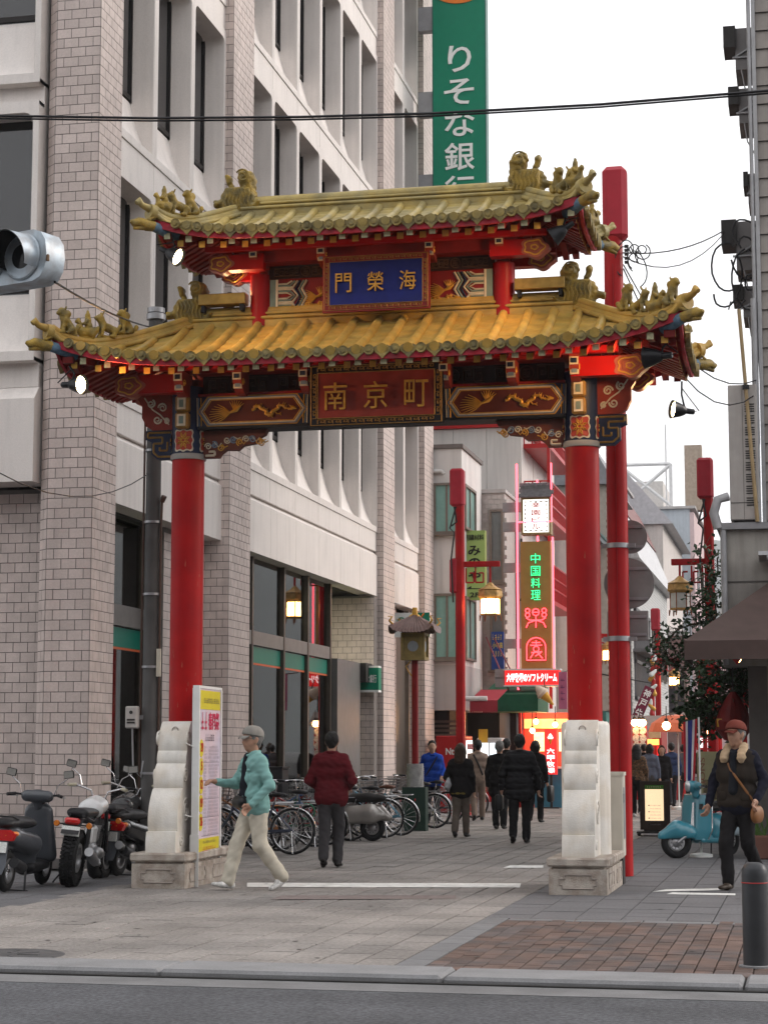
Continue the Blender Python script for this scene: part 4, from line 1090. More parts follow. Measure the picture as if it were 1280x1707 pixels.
q = MB(); q.b2((-9.95, 37.95, .0), (-9.12, 40.0, 3.30)); q.build('entrance_pier', M('pier_grey', (.14, .135, .13), .45, .3, var=.1), bank)
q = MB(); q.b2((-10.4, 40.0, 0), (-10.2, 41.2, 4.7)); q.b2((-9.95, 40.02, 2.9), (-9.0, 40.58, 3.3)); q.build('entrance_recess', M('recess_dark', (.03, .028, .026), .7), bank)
q = MB(); q.b2((-9.4, 44.4, 0), (-9.32, 45.9, 4.7)); q.build('service_door', M('service_door', (.10, .085, .07), .5, .2), bank)
q = MB(); q.b2((-9.06, 44.38, 0), (-8.97, 44.48, 4.7)); q.build('downpipe', M('pipe_bronze', (.12, .10, .08), .5, .3), bank)
# notices standing inside the window
for (a, b, z0, z1, c) in ((33.0, 33.5, .9, 2.1, (.42, .40, .36)), (36.4, 36.9, .8, 2.3, (.40, .42, .36)), (37.1, 37.6, .8, 2.2, (.36, .36, .34))):
    t = thing('poster_stand', 'framed notice standing inside the bank window', 'poster', (-9.75, (a + b) / 2, 0), group='notices inside the bank window')
    q = MB(); q.b2((-.02, -(b - a) / 2, z0), (.02, (b - a) / 2, z1)); q.build('board', M('poster%d' % int(a), c, .5, var=.3, scale=9), t)
    q = MB(); q.b2((-.03, -(b - a) / 2 - .03, z0 - .03), (-.021, (b - a) / 2 + .03, z1 + .03)); q.b2((-.03, -.03, .02), (0, .03, z0)); q.b2((-.15, -.2, .02), (.15, .2, .04)); q.build('stand', frame, t)
# ---- signs of the bank
sgreen = M('sign_green', (.004, .20, .115), .45, var=.04)
swhite = M('sign_white', (.78, .80, .78), .45, var=.03)
Ys = 45.2
A = PY(722, 305, Ys); B = PY(808, -14, Ys); xL, xR = A[0], B[0]; zb = PY(722, 360, Ys)[2]; zt = PY(722, -130, Ys)[2]
t = thing('bank_banner_sign', 'tall green vertical bank sign with white lettering projecting high above the street', 'sign', ((xL + xR) / 2, Ys, zb), world=True)
q = MB(); q.b2((xL, Ys, zb), (xR, Ys + .35, zt)); q.build('sign_board', sgreen, t)
q = MB(); q.b2((xL - .015, Ys - .005, zb - .02), (xL + .01, Ys + .36, zt)); q.b2((xR - .01, Ys - .005, zb - .02), (xR + .015, Ys + .36, zt)); q.build('sign_edge', M('sign_edge', (.02, .10, .08), .4, .2), t)
for ch, (px, py), hh in (('り', (766, 98), 48), ('そ', (765, 153), 46), ('な', (766, 206), 46), ('銀', (766, 261), 50), ('行', (766, 316), 50)):
    P = PY(px, py, Ys); s = 50 * Ys / F / .97
    text(ch, (P[0], Ys - .002, P[2]), (1, 0, 0), (0, 0, 1), 40 / 86 * (xR - xL) * 1.22 * (.78 if ch == 'り' else 1), hh * Ys / F, swhite, t, off=.010, depth=.02, name='character')
P = PY(765, -58, Ys); q = MB()
q.lathe([(.0, 0), (.98, 0), (.98, .02), (.0, .02)], 48, (P[0], Ys - .006, P[2]), 0, Matrix.Rotation(math.pi / 2, 3, 'X')); q.lathe([(0, 0), (.88, 0), (.88, .02), (0, .02)], 48, (P[0] - .06, Ys - .010, P[2] + .05), 1, Matrix.Rotation(math.pi / 2, 3, 'X'))
q.build('emblem', [M('emblem_orange', (.75, .20, .03), .5), swhite], t, 40)
for py in (30, 172, 310):
    z = PY(710, py, Ys)[2]; q = MB(); q.b2((XF + .004, Ys + .05, z - .3), (xL, Ys + .30, z + .3)); q.build('sign_bracket', M('bracket_grey', (.28, .28, .29), .5, .4), t)
Yb = 43.6; a = PY(651, 1062, Yb); b = PY(716, 1021, Yb)
t = thing('bank_blade_sign', 'white and green horizontal bank sign fixed behind the pagoda lantern', 'sign', (a[0], Yb, a[2]), world=True)
q = MB(); q.b2((a[0], Yb, a[2]), (b[0], Yb + .2, b[2]), 0); q.b2((a[0] + .42, Yb - .004, a[2]), (b[0], Yb - .001, b[2] - .14), 1); q.b2((a[0] + .55, Yb - .006, b[2] - .16), (b[0], Yb - .002, b[2]), 1); q.build('sign_board', [swhite, sgreen], t)
q = MB(); q.ring((a[0] + .25, Yb - .004, b[2] - .2), .09, .014, 20, 5, ax='y'); q.box((a[0] + .25, Yb - .005, b[2] - .2), (.03, .01, .10)); q.tube([(a[0] + .50, Yb - .006, a[2] + .15), (a[0] + .60, Yb - .006, b[2] - .25), (a[0] + .78, Yb - .006, b[2] - .02)], .02, 5, 1); q.build('emblem', [sgreen, M('emblem_orange')], t)
q = MB(); q.b2((XF - .30, Yb + .05, a[2] + .1), (a[0] + .1, Yb + .15, b[2] - .1)); q.build('sign_bracket', M('bracket_grey'), t)
t = thing('entrance_sign', 'small green bank name sign over the recessed entrance', 'sign', (-9.4, 40.5, 2.6), world=True)
a = PY(597, 1150, 40.3); b = PY(631, 1113, 40.3)
q = MB(); q.b2((a[0], 40.3, a[2]), (b[0], 40.57, b[2])); q.build('sign_board', sgreen, t); q = MB(); q.b2((a[0], 40.29, a[2] - .05), (b[0], 40.57, a[2] - .005)); q.b2((a[0], 40.29, b[2] + .002), (b[0], 40.57, b[2] + .04)); q.build('sign_rail', swhite, t)
text('りそな銀行', ((a[0] + b[0]) / 2, 40.298, (a[2] + b[2]) / 2), (1, 0, 0), (0, 0, 1), (b[0] - a[0]) * .8, .17, swhite, t, off=.01)
# ================================================================ buildings further along the street
def bld(name, label, loc): return thing(name, label, 'building', loc, world=True)
def wbox(p, name, lo, hi, m, b=0.):
    q = MB(); q.b2(lo, hi, 0, b); return q.build(name, m, p)
white = M('white_render', (.62, .60, .58), .75, var=.05, scale=1.2, streak=.16)
whiteg = M('grey_render', (.42, .40, .39), .75, var=.06, scale=1.5, streak=.1)
teal = M('frosted_teal', (.22, .40, .36), .25, var=.08)
fr = M('alu_brown', (.20, .17, .145), .5, .3)
dk = M('shop_shade', (.03, .027, .026), .7)  # near-black colour stands in for the shade inside shop openings
def win_y(p, x0, x1, z0, z1, Y, gm=teal, sash=2, fw=.06):       # window in a wall facing -Y
    q = MB(); q.b2((x0, Y - .03, z0), (x1, Y + .02, z1)); w_ = q.build('window', gm, p); q = MB()
    for (a, b, c, d) in ((x0 - fw, x1 + fw, z0 - fw, z0), (x0 - fw, x1 + fw, z1, z1 + fw), (x0 - fw, x0, z0, z1), (x1, x1 + fw, z0, z1)): q.b2((a, Y - .08, c), (b, Y - .002, d))
    for k in range(1, sash): xx = x0 + (x1 - x0) * k / sash; q.b2((xx - .025, Y - .06, z0), (xx + .025, Y - .031, z1))
    q.b2((x0 - fw - .05, Y - .14, z0 - fw - .05), (x1 + fw + .05, Y - .003, z0 - fw - .002)); q.build('window_frame', fr, w_); return w_
def win_x(p, y0, y1, z0, z1, X, gm=teal, sash=2, fw=.06):       # window in a wall facing +X
    q = MB(); q.b2((X - .02, y0, z0), (X + .03, y1, z1)); w_ = q.build('window', gm, p); q = MB()
    for (a, b, c, d) in ((y0 - fw, y1 + fw, z0 - fw, z0), (y0 - fw, y1 + fw, z1, z1 + fw), (y0 - fw, y0, z0, z1), (y1, y1 + fw, z0, z1)): q.b2((X + .002, a, c), (X + .08, b, d))
    for k in range(1, sash): yy = y0 + (y1 - y0) * k / sash; q.b2((X + .031, yy - .025, z0), (X + .06, yy + .025, z1))
    q.build('window_frame', fr, w_); return w_
# white low building next to the bank
B = bld('low_white_building', 'low white rendered building with greenish corner windows beside the bank', (-9, 47.2, 0))
wbox(B, 'wall', (-14, 47.2, 2.45), (-8.2, 50.2, 8.92), white); wbox(B, 'parapet', (-14.05, 47.15, 8.925), (-8.15, 50.25, 9.03), M('parapet', (.16, .14, .13), .6))
wbox(B, 'grey_band', (-14, 47.19, 2.46), (-8.19, 50.0, 3.55), whiteg)
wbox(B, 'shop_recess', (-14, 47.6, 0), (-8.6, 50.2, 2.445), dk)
win_y(B, -8.84, -8.30, 6.85, 8.0, 47.2); win_y(B, -8.84, -8.30, 3.75, 5.25, 47.2); win_x(B, 47.45, 48.9, 7.0, 8.0, -8.2); win_x(B, 47.45, 48.8, 3.75, 5.2, -8.2)
q = MB(); q.tube([(-9.0, 47.14, 8.35), (-8.70, 47.14, 8.35), (-8.64, 47.14, 8.28)], .05, 8); q.build('vent_pipe', M('pipe_white', (.55, .54, .52), .5), B, 50)
q = MB()
for k in range(9): q.box((-8.75, 47.58, 1.30 + .11 * k), (.7, .03, .06))
q.build('shutter_slats', M('slats_brown', (.14, .10, .085), .6), B)
B2 = bld('grey_tiled_building', 'narrow grey tiled building with tall dark window behind the green sign', (-8, 50.4, 0))
gt = M('grey_tile', (.40, .37, .35), .6, var=.08, scale=6)
wbox(B2, 'wall', (-12, 50.4, 2.5), (-7.62, 52.3, 8.2), gt)
tl = MB()
for r in range(46):
    for k in range(3 if r % 2 else 4): tl.box((-8.12 + .16 * k + (.08 if r % 2 else 0), 50.397, 2.6 + .122 * r), (.15, .012, .112))
o = tl.build('wall_tile_field', M('grey_tile2', (.44, .41, .39), .5, var=.12, scale=9), B2); o['kind'] = 'stuff'
wbox(B2, 'parapet', (-12, 50.35, 8.205), (-7.58, 52.3, 8.3), whiteg)
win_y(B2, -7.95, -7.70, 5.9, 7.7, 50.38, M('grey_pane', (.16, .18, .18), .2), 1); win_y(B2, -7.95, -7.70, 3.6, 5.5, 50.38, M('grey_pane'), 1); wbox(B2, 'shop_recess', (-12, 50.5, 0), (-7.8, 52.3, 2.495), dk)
t = thing('window_poster', 'blue window poster with yellow lettering on the grey tiled building', 'poster', (-7.82, 50.28, 4.0), world=True)
a = PY(819, 1116, 50.2); b = PY(839, 1053, 50.2); wbox(t, 'poster_sheet', (a[0], 50.2, a[2]), (b[0], 50.29, b[2]), M('poster_blue', (.02, .07, .30), .5))
yp = M('print_yellow', (.7, .6, .12), .6); text('小中高', ((a[0] + b[0]) / 2, 50.198, a[2] + (b[2] - a[2]) * .64), (1, 0, 0), (0, 0, 1), (b[0] - a[0]) * .85, .16, yp, t, off=.01, depth=.004)
for zz in (.86, .42): strokes(((a[0] + b[0]) / 2, 50.195, a[2] + (b[2] - a[2]) * zz), (1, 0, 0), (0, 0, 1), (b[0] - a[0]) * .85, .15, 4, yp, t)
# tall panelled building with red fire-escape side
C = bld('panelled_building', 'tall white panelled building with a red railed balcony edge', (-8, 52.5, 0))
pw = M('white_panel', (.66, .63, .60), .6, var=.03, scale=1., streak=.10)
wbox(C, 'wall', (-14, 52.53, 2.5), (-7.50, 60, 10.3), M('panel_joint', (.35, .33, .31), .8))
for i in range(7):
    for k in range(4): wbox(C, 'panel', (-14 + .93 * i + .006, 52.5, 2.5 + 1.95 * k + .01), (-14 + .93 * (i + 1) - .006, 52.528, 2.5 + 1.95 * (k + 1) - .01), pw)
for k in range(3): wbox(C, 'side_panel', (-7.499, 52.6 + 2.4 * k, 2.5), (-7.47, 54.9 + 2.4 * k, 10.3), pw)
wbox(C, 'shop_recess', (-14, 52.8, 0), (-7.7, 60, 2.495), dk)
redm = M('red_paint', (.42, .020, .020), .45, var=.1, coat=.1)
wbox(C, 'red_fascia', (-14, 52.40, 10.305), (-7.3, 60, 10.55), redm); wbox(C, 'upper_wall', (-14, 52.6, 10.555), (-7.7, 60, 13.2), pw)
q = MB()
for zz in (9.9, 7.9, 5.6):                     # balconies with railings along the street side
    q.b2((-7.468, 53.0, zz - .12), (-6.75, 58.5, zz))
    for i in range(24): q.b2((-6.78, 53.0 + .235 * i, zz), (-6.75, 53.03 + .235 * i, zz + .95))
    for h in (.3, .6, .95): q.b2((-6.785, 53.0, zz + h), (-6.745, 58.5, zz + h + .04))
    for i in range(3): q.b2((-7.46 + .22 * i, 53.0, zz), (-7.43 + .22 * i, 53.03, zz + .95))
    q.b2((-7.46, 53.0, zz + .93), (-6.75, 53.04, zz + .97))
o = q.build('balcony_railing', redm, C); o['kind'] = 'stuff'
q = MB()
for zz in (.0,): q.b2((-6.82, 53.02, 2.6), (-6.74, 53.10, 10.3)); q.b2((-6.82, 58.4, 2.6), (-6.74, 58.5, 10.3))
q.build('balcony_post', redm, C)
neon = E('neon_pink', (1.0, .10, .14), 2.2)
q = MB(); q.tube([(-7.02, 52.45, 3.2), (-7.02, 52.45, 8.8)], .03, 6); q.build('neon_tube', neon, C)
q = MB(); q.b2((-7.49, 52.40, 4.8), (-7.44, 52.46, 7.2)); q.tube([(-7.6, 52.42, 7.3), (-7.58, 52.38, 6.6), (-7.3, 52.38, 5.9), (-7.5, 52.4, 5.5)], .03, 6); q.tube([(-7.62, 52.44, 2.6), (-7.62, 52.44, 7.6)], .05, 8); q.build('cable_run', M('cable_black', (.02, .02, .022), .5), C, 50)
# pale building whose street face shows beside the gate's right column
D_ = bld('pale_street_building', 'pale pink building with dark framed windows and tiled eaves beyond the restaurant sign', (-7, 60, 0))
pk = M('pale_pink', (.60, .55, .52), .75, var=.05, streak=.12)
wbox(D_, 'wall', (-14, 60.05, 2.6), (-6.9, 66.0, 8.6), pk); wbox(D_, 'shop_front', (-14, 60.05, 0), (-6.95, 66, 2.59), M('shop_russet', (.35, .12, .07), .6))  # shop front in one even russet colour
for zz in (3.6, 6.2): win_x(D_, 60.8, 62.4, zz, zz + 1.5, -6.9, M('dark_pane2', (.05, .045, .05), .2), 2)
q = MB(); q.prism([(-6.5, 8.5), (-14, 10.6), (-14, 10.4), (-6.5, 8.35)], 60, 66.1, 'y'); q.build('roof', M('roof_slate', (.10, .12, .13), .6, var=.2), D_)
q = MB()
for i in range(30): q.tube([(-6.45, 60.1 + .2 * i, 8.53), (-9.5, 60.1 + .2 * i, 9.40)], .05, 6)
o = q.build('roof_ribs', M('roof_green', (.12, .19, .18), .5), D_); o['kind'] = 'stuff'
# brown brick building
E_ = bld('brown_brick_building', 'speckled brown brick building behind the tall red pole', (-6.5, 66.2, 0))
bb = M('speckled_brick', (.20, .135, .10), .8, var=.15, scale=3)
wbox(E_, 'wall', (-14, 66.2, 2.8), (-6.5, 73.4, 10.6), M('mortar_light', (.36, .32, .28), .9)); bq = MB(); bq2 = MB(); bq3 = MB()
rn = random.Random(5)
for r in range(78):
    for k in range(30):
        (bq, bq2, bq3)[rn.randrange(3)].box((-6.495, 66.3 + .24 * k + (.12 if r % 2 else 0), 2.85 + .1 * r), (.03, .225, .085))
for m_, c in ((bq, (.17, .10, .075)), (bq2, (.30, .21, .16)), (bq3, (.42, .35, .29))):
    o = m_.build('brick_field', M('spk%.2f' % c[0], c, .8, var=.1), E_); o['kind'] = 'stuff'
for zz in (4.0, 6.8): win_x(E_, 70.0, 71.4, zz, zz + 1.5, -6.47, M('dark_pane2'), 1)
wbox(E_, 'shop_front', (-14, 66.2, 0), (-6.6, 73.4, 2.79), M('shop_teal', (.05, .16, .14), .6)); q = MB(); q.prism([(-6.2, 10.5), (-7.0, 12.0), (-14, 12.4), (-14, 10.5)], 66.0, 73.5, 'y'); q.build('mansard_roof', M('mansard_dark', (.22, .22, .235), .6, var=.15), E_)
wbox(E_, 'roof_railing', (-6.25, 66.0, 10.9), (-6.15, 73.4, 11.0), whiteg)
# white-tiled building with arched windows and steep maroon roof
F_ = bld('white_tiled_building', 'white tiled building with a steep maroon mansard roof and timber balcony', (-6.4, 74, 0))
wt = M('white_tile', (.56, .56, .55), .5, var=.06)
wbox(F_, 'wall', (-14, 74, 2.8), (-6.4, 94, 8.8), M('white_tile_joint', (.25, .25, .25), .8))
tq = MB()
for r in range(50):
    for k in range(66): tq.box((-6.395, 74.1 + .30 * k + (.15 if r % 2 else 0), 2.85 + .118 * r), (.03, .285, .105))
o = tq.build('wall_tile_field', wt, F_); o['kind'] = 'stuff'
q = MB(); q.prism([(-6.0, 8.7), (-6.9, 10.9), (-7.6, 11.3), (-14, 11.4), (-14, 8.7)], 73.7, 94.1, 'y'); q.build('mansard_roof', M('roof_silver', (.52, .52, .53), .5, var=.08, streak=.2), F_, 0)
q = MB(); q.prism([(-6.85, 10.92), (-7.6, 12.6), (-14, 12.7), (-14, 10.92)], 73.9, 94, 'y'); q.build('upper_roof', M('roof_maroon', (.20, .09, .085), .6, var=.15), F_)
wbox(F_, 'shop_front', (-14, 74, 0), (-6.5, 94, 2.79), M('shop_red', (.30, .05, .04), .6))
q = MB()
for i in range(14): q.b2((-6.38, 75.0 + .55 * i, 3.4), (-6.30, 75.12 + .55 * i, 6.9))
for zz in (3.4, 4.8, 6.0, 6.8): q.b2((-6.385, 75, zz), (-6.26, 82.3, zz + .12))
q.b2((-6.38, 74.6, 5.2), (-5.9, 82.6, 5.32)); o = q.build('timber_frame', M('timber_grey', (.13, .125, .13), .7), F_); o['kind'] = 'stuff'
for i in range(4): win_x(F_, 84 + 2.3 * i, 85 + 2.3 * i, 4.6, 6.6, -6.36, M('dark_pane2'), 1)
# far blocks closing the view
H_ = bld('roof_frame_building', 'far pale blue building with a white braced steel frame on its roof', (-6, 112, 0))
fb_ = M('pale_blue_wall', (.44, .48, .52), .8, var=.05, streak=.08); pkw = M('pale_rose_wall', (.60, .46, .46), .8, var=.05)
wbox(H_, 'wall', (-15, 112, 0), (-6.25, 130, 15.2), fb_); wbox(H_, 'side_wall', (-6.245, 112.02, 0), (-6.0, 130, 15.0), pkw); wbox(H_, 'pale_wall', (-15, 111.9, 0), (-10.2, 111.99, 15.2), M('pale_wall', (.58, .56, .54), .8))
wbox(H_, 'roof_edge', (-15.1, 111.8, 15.205), (-5.9, 130, 15.35), whiteg); wbox(H_, 'chimney', (-6.6, 114, 15.36), (-5.6, 115, 19.2), M('chimney_tan', (.36, .29, .23), .85, var=.15)); wbox(H_, 'roof_house', (-11, 116, 15.36), (-8, 122, 17.4), M('pale_wall'))
q = MB()
for (a, b) in (((-10.2, 112.4, 15.36), (-10.2, 112.4, 17.9)), ((-7.3, 112.4, 15.36), (-7.3, 112.4, 17.9)), ((-10.2, 112.4, 17.9), (-7.3, 112.4, 17.9)), ((-10.2, 112.4, 15.45), (-7.3, 112.4, 17.85)), ((-10.2, 112.4, 17.85), (-7.3, 112.4, 15.45)), ((-12.5, 112.4, 17.5), (-10.2, 112.4, 17.5)), ((-12.5, 112.4, 15.36), (-12.5, 112.4, 17.5))): q.tube([a, b], .11, 6)
q.tube([(-7.6, 113, 15.36), (-7.6, 113, 20.3)], .05, 6); q.build('steel_frame', M('steel_white', (.62, .62, .62), .5), H_)
q = MB()
for zz in (4.5, 7.5, 10.5):
    for y_ in (114, 119): q = MB(); q.b2((-5.998, y_, zz), (-5.97, y_ + 2.6, zz + 1.8)); q.build('window', M('dark_pane2'), H_)
I_ = bld('rose_building', 'distant rose coloured building with a railed roof terrace', (-4, 135, 0))
wbox(I_, 'wall', (-5.9, 140, 0), (-2, 160, 11.5), M('grey_far', (.45, .44, .42), .8)); wbox(I_, 'lower_wall', (-5.95, 128, 0), (-4.2, 139.9, 8.0), pkw)
q = MB()
for i in range(14): q.b2((-5.9 + .3 * i, 139.9, 11.5), (-5.85 + .3 * i, 139.95, 13))
q.b2((-5.9, 139.88, 12.95), (-2, 139.98, 13.05)); q.build('roof_railing', M('steel_white'), I_)
wbox(I_, 'window_strip', (-5.0, 127.95, 6.0), (-4.3, 127.99, 7.2), M('dark_pane2'))
J_ = bld('upper_storey_house', 'pale rooftop house with grey eaves behind the gate column', (-9, 90, 0))
wbox(J_, 'wall', (-14, 95, 0), (-6.6, 110, 12.5), pk); q = MB(); q.prism([(-6.1, 12.4), (-8.5, 15.2), (-14, 15.2), (-14, 12.4)], 94.8, 110.2, 'y'); q.build('roof', M('roof_slate2', (.42, .42, .44), .6), J_)
# ---- right-hand buildings
K_ = bld('concrete_corner_building', 'concrete corner building with clapboard tower beside the brown awning', (-.8, 29, 0))
conc = M('aged_concrete', (.29, .275, .25), .85, var=.16, scale=1.6, streak=.22, bump=.15, bscale=50, col2=(.22, .205, .19), mixscale=1.2)
wbox(K_, 'wall', (-1.17, 29.0, 2.7), (4, 37, 4.70), conc); wbox(K_, 'ledge', (-1.22, 28.9, 4.703), (4, 37.05, 4.80), M('ledge_grey', (.24, .24, .25), .7))
wbox(K_, 'groove', (-1.172, 28.992, 3.92), (4, 29.002, 3.945), M('groove', (.08, .075, .07), .9)); wbox(K_, 'corner_post', (-.82, 29.0, 0), (-.55, 29.4, 2.695), M('post_brown', (.11, .10, .095), .7)); wbox(K_, 'shop_wall', (-.545, 29.0, 0), (4, 29.3, 2.695), M('shop_wall_tile', (.34, .30, .23), .6, var=.1))
wbox(K_, 'tower_core', (-.53, 29.3, 4.803), (4, 37, 16), M('tower_core', (.16, .15, .145), .8))
for k in range(38):
    z = 4.86 + .29 * k; q = MB(); q.prism([(29.26, z), (29.24, z), (29.275, z + .283), (29.298, z + .283)], -.50, 4, 'x'); q.build('clapboard', M('clapboard', (.27, .245, .225), .7, rand=.05, var=.06, streak=.12), K_)
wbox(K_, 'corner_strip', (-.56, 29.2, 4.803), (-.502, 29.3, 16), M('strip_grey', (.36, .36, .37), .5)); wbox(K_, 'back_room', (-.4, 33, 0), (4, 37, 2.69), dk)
q = MB(); q.tube([(-.62, 29.15, 4.81), (-.62, 29.15, 8.2)], .045, 8); q.tube([(-.60, 29.22, 6.0), (-.60, 29.22, 14)], .03, 8); q.tube([(-1.20, 28.93, 4.72), (-1.26, 28.93, 4.95), (-1.20, 28.95, 5.15), (-1.05, 29.0, 5.2)], .07, 8); q.tube([(-1.13, 28.95, 2.72), (-1.13, 28.95, 4.70)], .045, 8); q.build('downpipe', M('pipe_grey', (.33, .33, .34), .5, .2), K_, 50)
acm = M('ac_beige', (.37, .345, .325), .55, var=.06, streak=.1); acd = M('ac_dark', (.035, .033, .032), .6)
def ac_unit(x0, x1, z0, z1, label, grille=True):
    t = thing('air_conditioner', label, 'air conditioner', ((x0 + x1) / 2, 29.0, z0), world=True)
    wbox(t, 'casing', (x0, 28.95, z0 + .04), (x1, 29.6, z1), acm, .012)
    q = MB(); h = z1 - z0
    for k in range(9):
        zz = z0 + h * (.12 + .085 * k)
        for j in range(4): q.b2((x0 + (x1 - x0) * .57, 28.943, zz + j * .035), (x0 + (x1 - x0) * .57 + .14, 28.949, zz + j * .035 + .017))
    q.b2((x0 + (x1 - x0) * .48, 28.945, z0 + .05), (x0 + (x1 - x0) * .49, 28.949, z1 - .01)); q.b2((x0 + .01, 28.945, z0 + h * .14), (x1 - .01, 28.949, z0 + h * .145)); q.build('vent_grille', acd, t)
    wbox(t, 'feet', (x0 + .05, 29.0, z0), (x1 - .05, 29.55, z0 + .038), acd)
ac_unit(-1.02, -.60, 4.803, 6.86, 'tall beige air conditioner cabinet standing on the concrete ledge')
def ac_box(px0, py0, px1, py1, label, Yc=30.2):
    a = PY(px0, py1, Yc); b = PY(px1, py0, Yc); t = thing('wall_unit', label, 'air conditioner', (b[0], Yc, a[2]), group='air conditioners on the clapboard tower', world=True)
    h = b[2] - a[2]
    wbox(t, 'casing', (a[0] + (b[0] - a[0]) * .4, Yc, a[2]), (-.535, Yc + .8, b[2] - h * .02), M('unit_grey', (.20, .19, .19), .6)); wbox(t, 'hood', (a[0], Yc - .1, a[2] + h * .5), (a[0] + (b[0] - a[0]) * .42, Yc + .5, b[2]), acd)
    q = MB(); q.tube([(-.54, Yc - .02, a[2] + h * .55), (a[0] + (b[0] - a[0]) * .4, Yc - .02, a[2] + h * .3)], .02, 5); q.tube([(-.54, Yc - .02, a[2] + h * .28), (a[0] + (b[0] - a[0]) * .3, Yc - .02, a[2] + h * .28)], .02, 5); q.tube([(a[0] + (b[0] - a[0]) * .6, Yc, a[2]), (a[0] + (b[0] - a[0]) * .7, Yc, a[2] - .3), (-.545, Yc, a[2] - .55)], .012, 5); q.build('bracket', M('pipe_grey'), t)
ac_box(1206, 44, 1253, 118, 'dark wall-hung air conditioner, the topmost on the clapboard tower'); ac_box(1214, 145, 1256, 207, 'dark wall-hung air conditioner next below the topmost, crossed by the overhead cable'); ac_box(1239, 288, 1257, 338, 'smallest dark wall-hung air conditioner, on the middle of the clapboard tower'); ac_box(1203, 366, 1262, 452, 'large dark wall unit wrapped in cables on the clapboard tower'); ac_box(1222, 475, 1262, 530, 'small dark wall unit just above the hooked bamboo pole')
# cables on the tower
t = thing('cable_tangle', 'tangle of black cables hanging from the wall unit on the clapboard tower', 'cables', (-.9, 29.9, 9.0)); q = MB(); rn = random.Random(11)
def loops(q, o, rn, n, sp, st, r):
    for k in range(n):
        c = Vector(o) + Vector((rn.uniform(-sp, sp), rn.uniform(-.05, .05), rn.uniform(-sp, sp))); a = rn.uniform(0, 6.28); w_ = rn.choice((-1, 1)) * rn.uniform(.5, 1.1); P = [c]
        for j in range(12): a += w_ * rn.uniform(.3, .9); P.append(P[-1] + Vector((math.cos(a) * st * .7, rn.uniform(-.01, .01), math.sin(a) * st - st * .25)))
        q.tube(P, r, 5)
loops(q, (.1, 0, .1), rn, 7, .2, .11, .016)
q.tube([(.3, 0, .4), (.35, 0, -.3), (.33, 0, -1.4), (.36, 0, -2.4)], .02, 5); q.build('cable', M('cable_black'), t, 60)
t = MB(); a = PY(1262, 868, 28.95); b = PY(1231, 515, 28.95); t.tube([(0, 0, 0), (b[0] - a[0], 0, b[2] - a[2])], .028, 8); e = Vector((b[0] - a[0], 0, b[2] - a[2]))
t.tube([e, e + Vector((-.03, 0, .10)), e + Vector((-.12, 0, .12)), e + Vector((-.15, 0, .0))], .012, 5, 1); t.tube([e, e + Vector((.05, 0, .10)), e + Vector((.10, 0, .13))], .012, 5, 1); t.tube([e * .62, e * .64], .05, 8, 1)
solo(t, 'bamboo_pole', [M('bamboo', (.33, .24, .13), .6, var=.15), M('cable_black')], 'long bamboo pole with a hook leaning against the air conditioner cabinet', 'pole', (a[0], 28.88, 4.803))
# cafe awning, its posts and lamp
aw = M('awning_brown', (.085, .058, .052), .85, var=.12, scale=3, bump=.1, bscale=200)
t = thing('cafe_awning', 'large dark brown fabric awning projecting from the concrete corner building', 'awning', (-.8, 28.9, 2.7), world=True)
Yf, Yk = 26.9, 28.98; eL = PY(1140, 1068, Yf); zE = eL[2]; zTop = PY(1280, 968, Yk)[2]
q = MB(); xl = eL[0]; xr = 2.2; xi = xl + 1.25
q.grid(lambda u, v: (xl + (xr - xl) * u * 1.0 * (1) + (0) , Yf + (Yk - Yf) * v, zE + (zTop - zE) * v + .0 - .05 * math.sin(math.pi * v) * math.sin(math.pi * min(1, u * 2))), 24, 10)
# left hip of the awning: cut back towards the wall
q.v = [((xl + (p[0] - xl) * 1.0 + max(0, (p[1] - Yf) / (Yk - Yf)) * 1.15 * max(0, 1 - (p[0] - xl) / 3.6)), p[1], p[2]) for p in q.v]
def side(u, v): y = Yf + (Yk - Yf) * u; return (xl + 1.15 * u * v, y, zE + (zTop - zE) * u * v)
q.grid(side, 10, 4); cn = q.build('canopy', aw, t, 40)
q = MB(); q.b2((xl, Yf - .005, zE - .26), (xr, Yf, zE + .0)); q.b2((xl - .005, Yf, zE - .26), (xl, Yk, zE)); q.build('valance', aw, t)
q = MB()
for yy in (Yf + .05, Yk - .1): q.tube([(xl + .05, yy, zE - .02), (xr, yy, zE - .02)], .02, 6)
q.tube([(xl + .05, Yf + .05, zE - .02), (xl + .05, Yk, zE - .02)], .02, 6); q.tube([(xl + .9, Yf + .1, zE - .02), (xl + .9, Yk, zE - .02)], .02, 6); q.build('awning_frame', acd, t)
q = MB(); q.prism([(28.55, 4.28), (28.60, 4.34), (28.97, 4.28), (28.97, 4.22)], -.62, .4, 'x'); q.tube([(-.5, 28.6, 4.25), (.3, 28.6, 4.25)], .05, 8); q.build('lamp_hood', M('pipe_grey'), t)
def spot_lamp(px, py, Y, label, s=.07, g='warm bulbs along the street', es=14, up=.3, lit=(1., .55, .22)):
    p = PY(px, py, Y); t = thing('bulb_lamp', label, 'lamp', tuple(p), 0, g)
    q = MB(); q.lathe([(0, -s), (s * .6, -s * .8), (s, -.1 * s), (s * .8, .6 * s), (s * .35, s), (0, s * 1.02)], 14); q.build('bulb', E('bulb_warm', lit, es), t, 60)
    q = MB(); q.lathe([(s * .45, s * .9), (s * .45, s * 1.7), (.0, s * 1.75)], 10); q.tube([(0, 0, s * 1.6), (0, 0, s * 1.6 + up)], .012, 5); q.build('socket', acd, t)
    return t
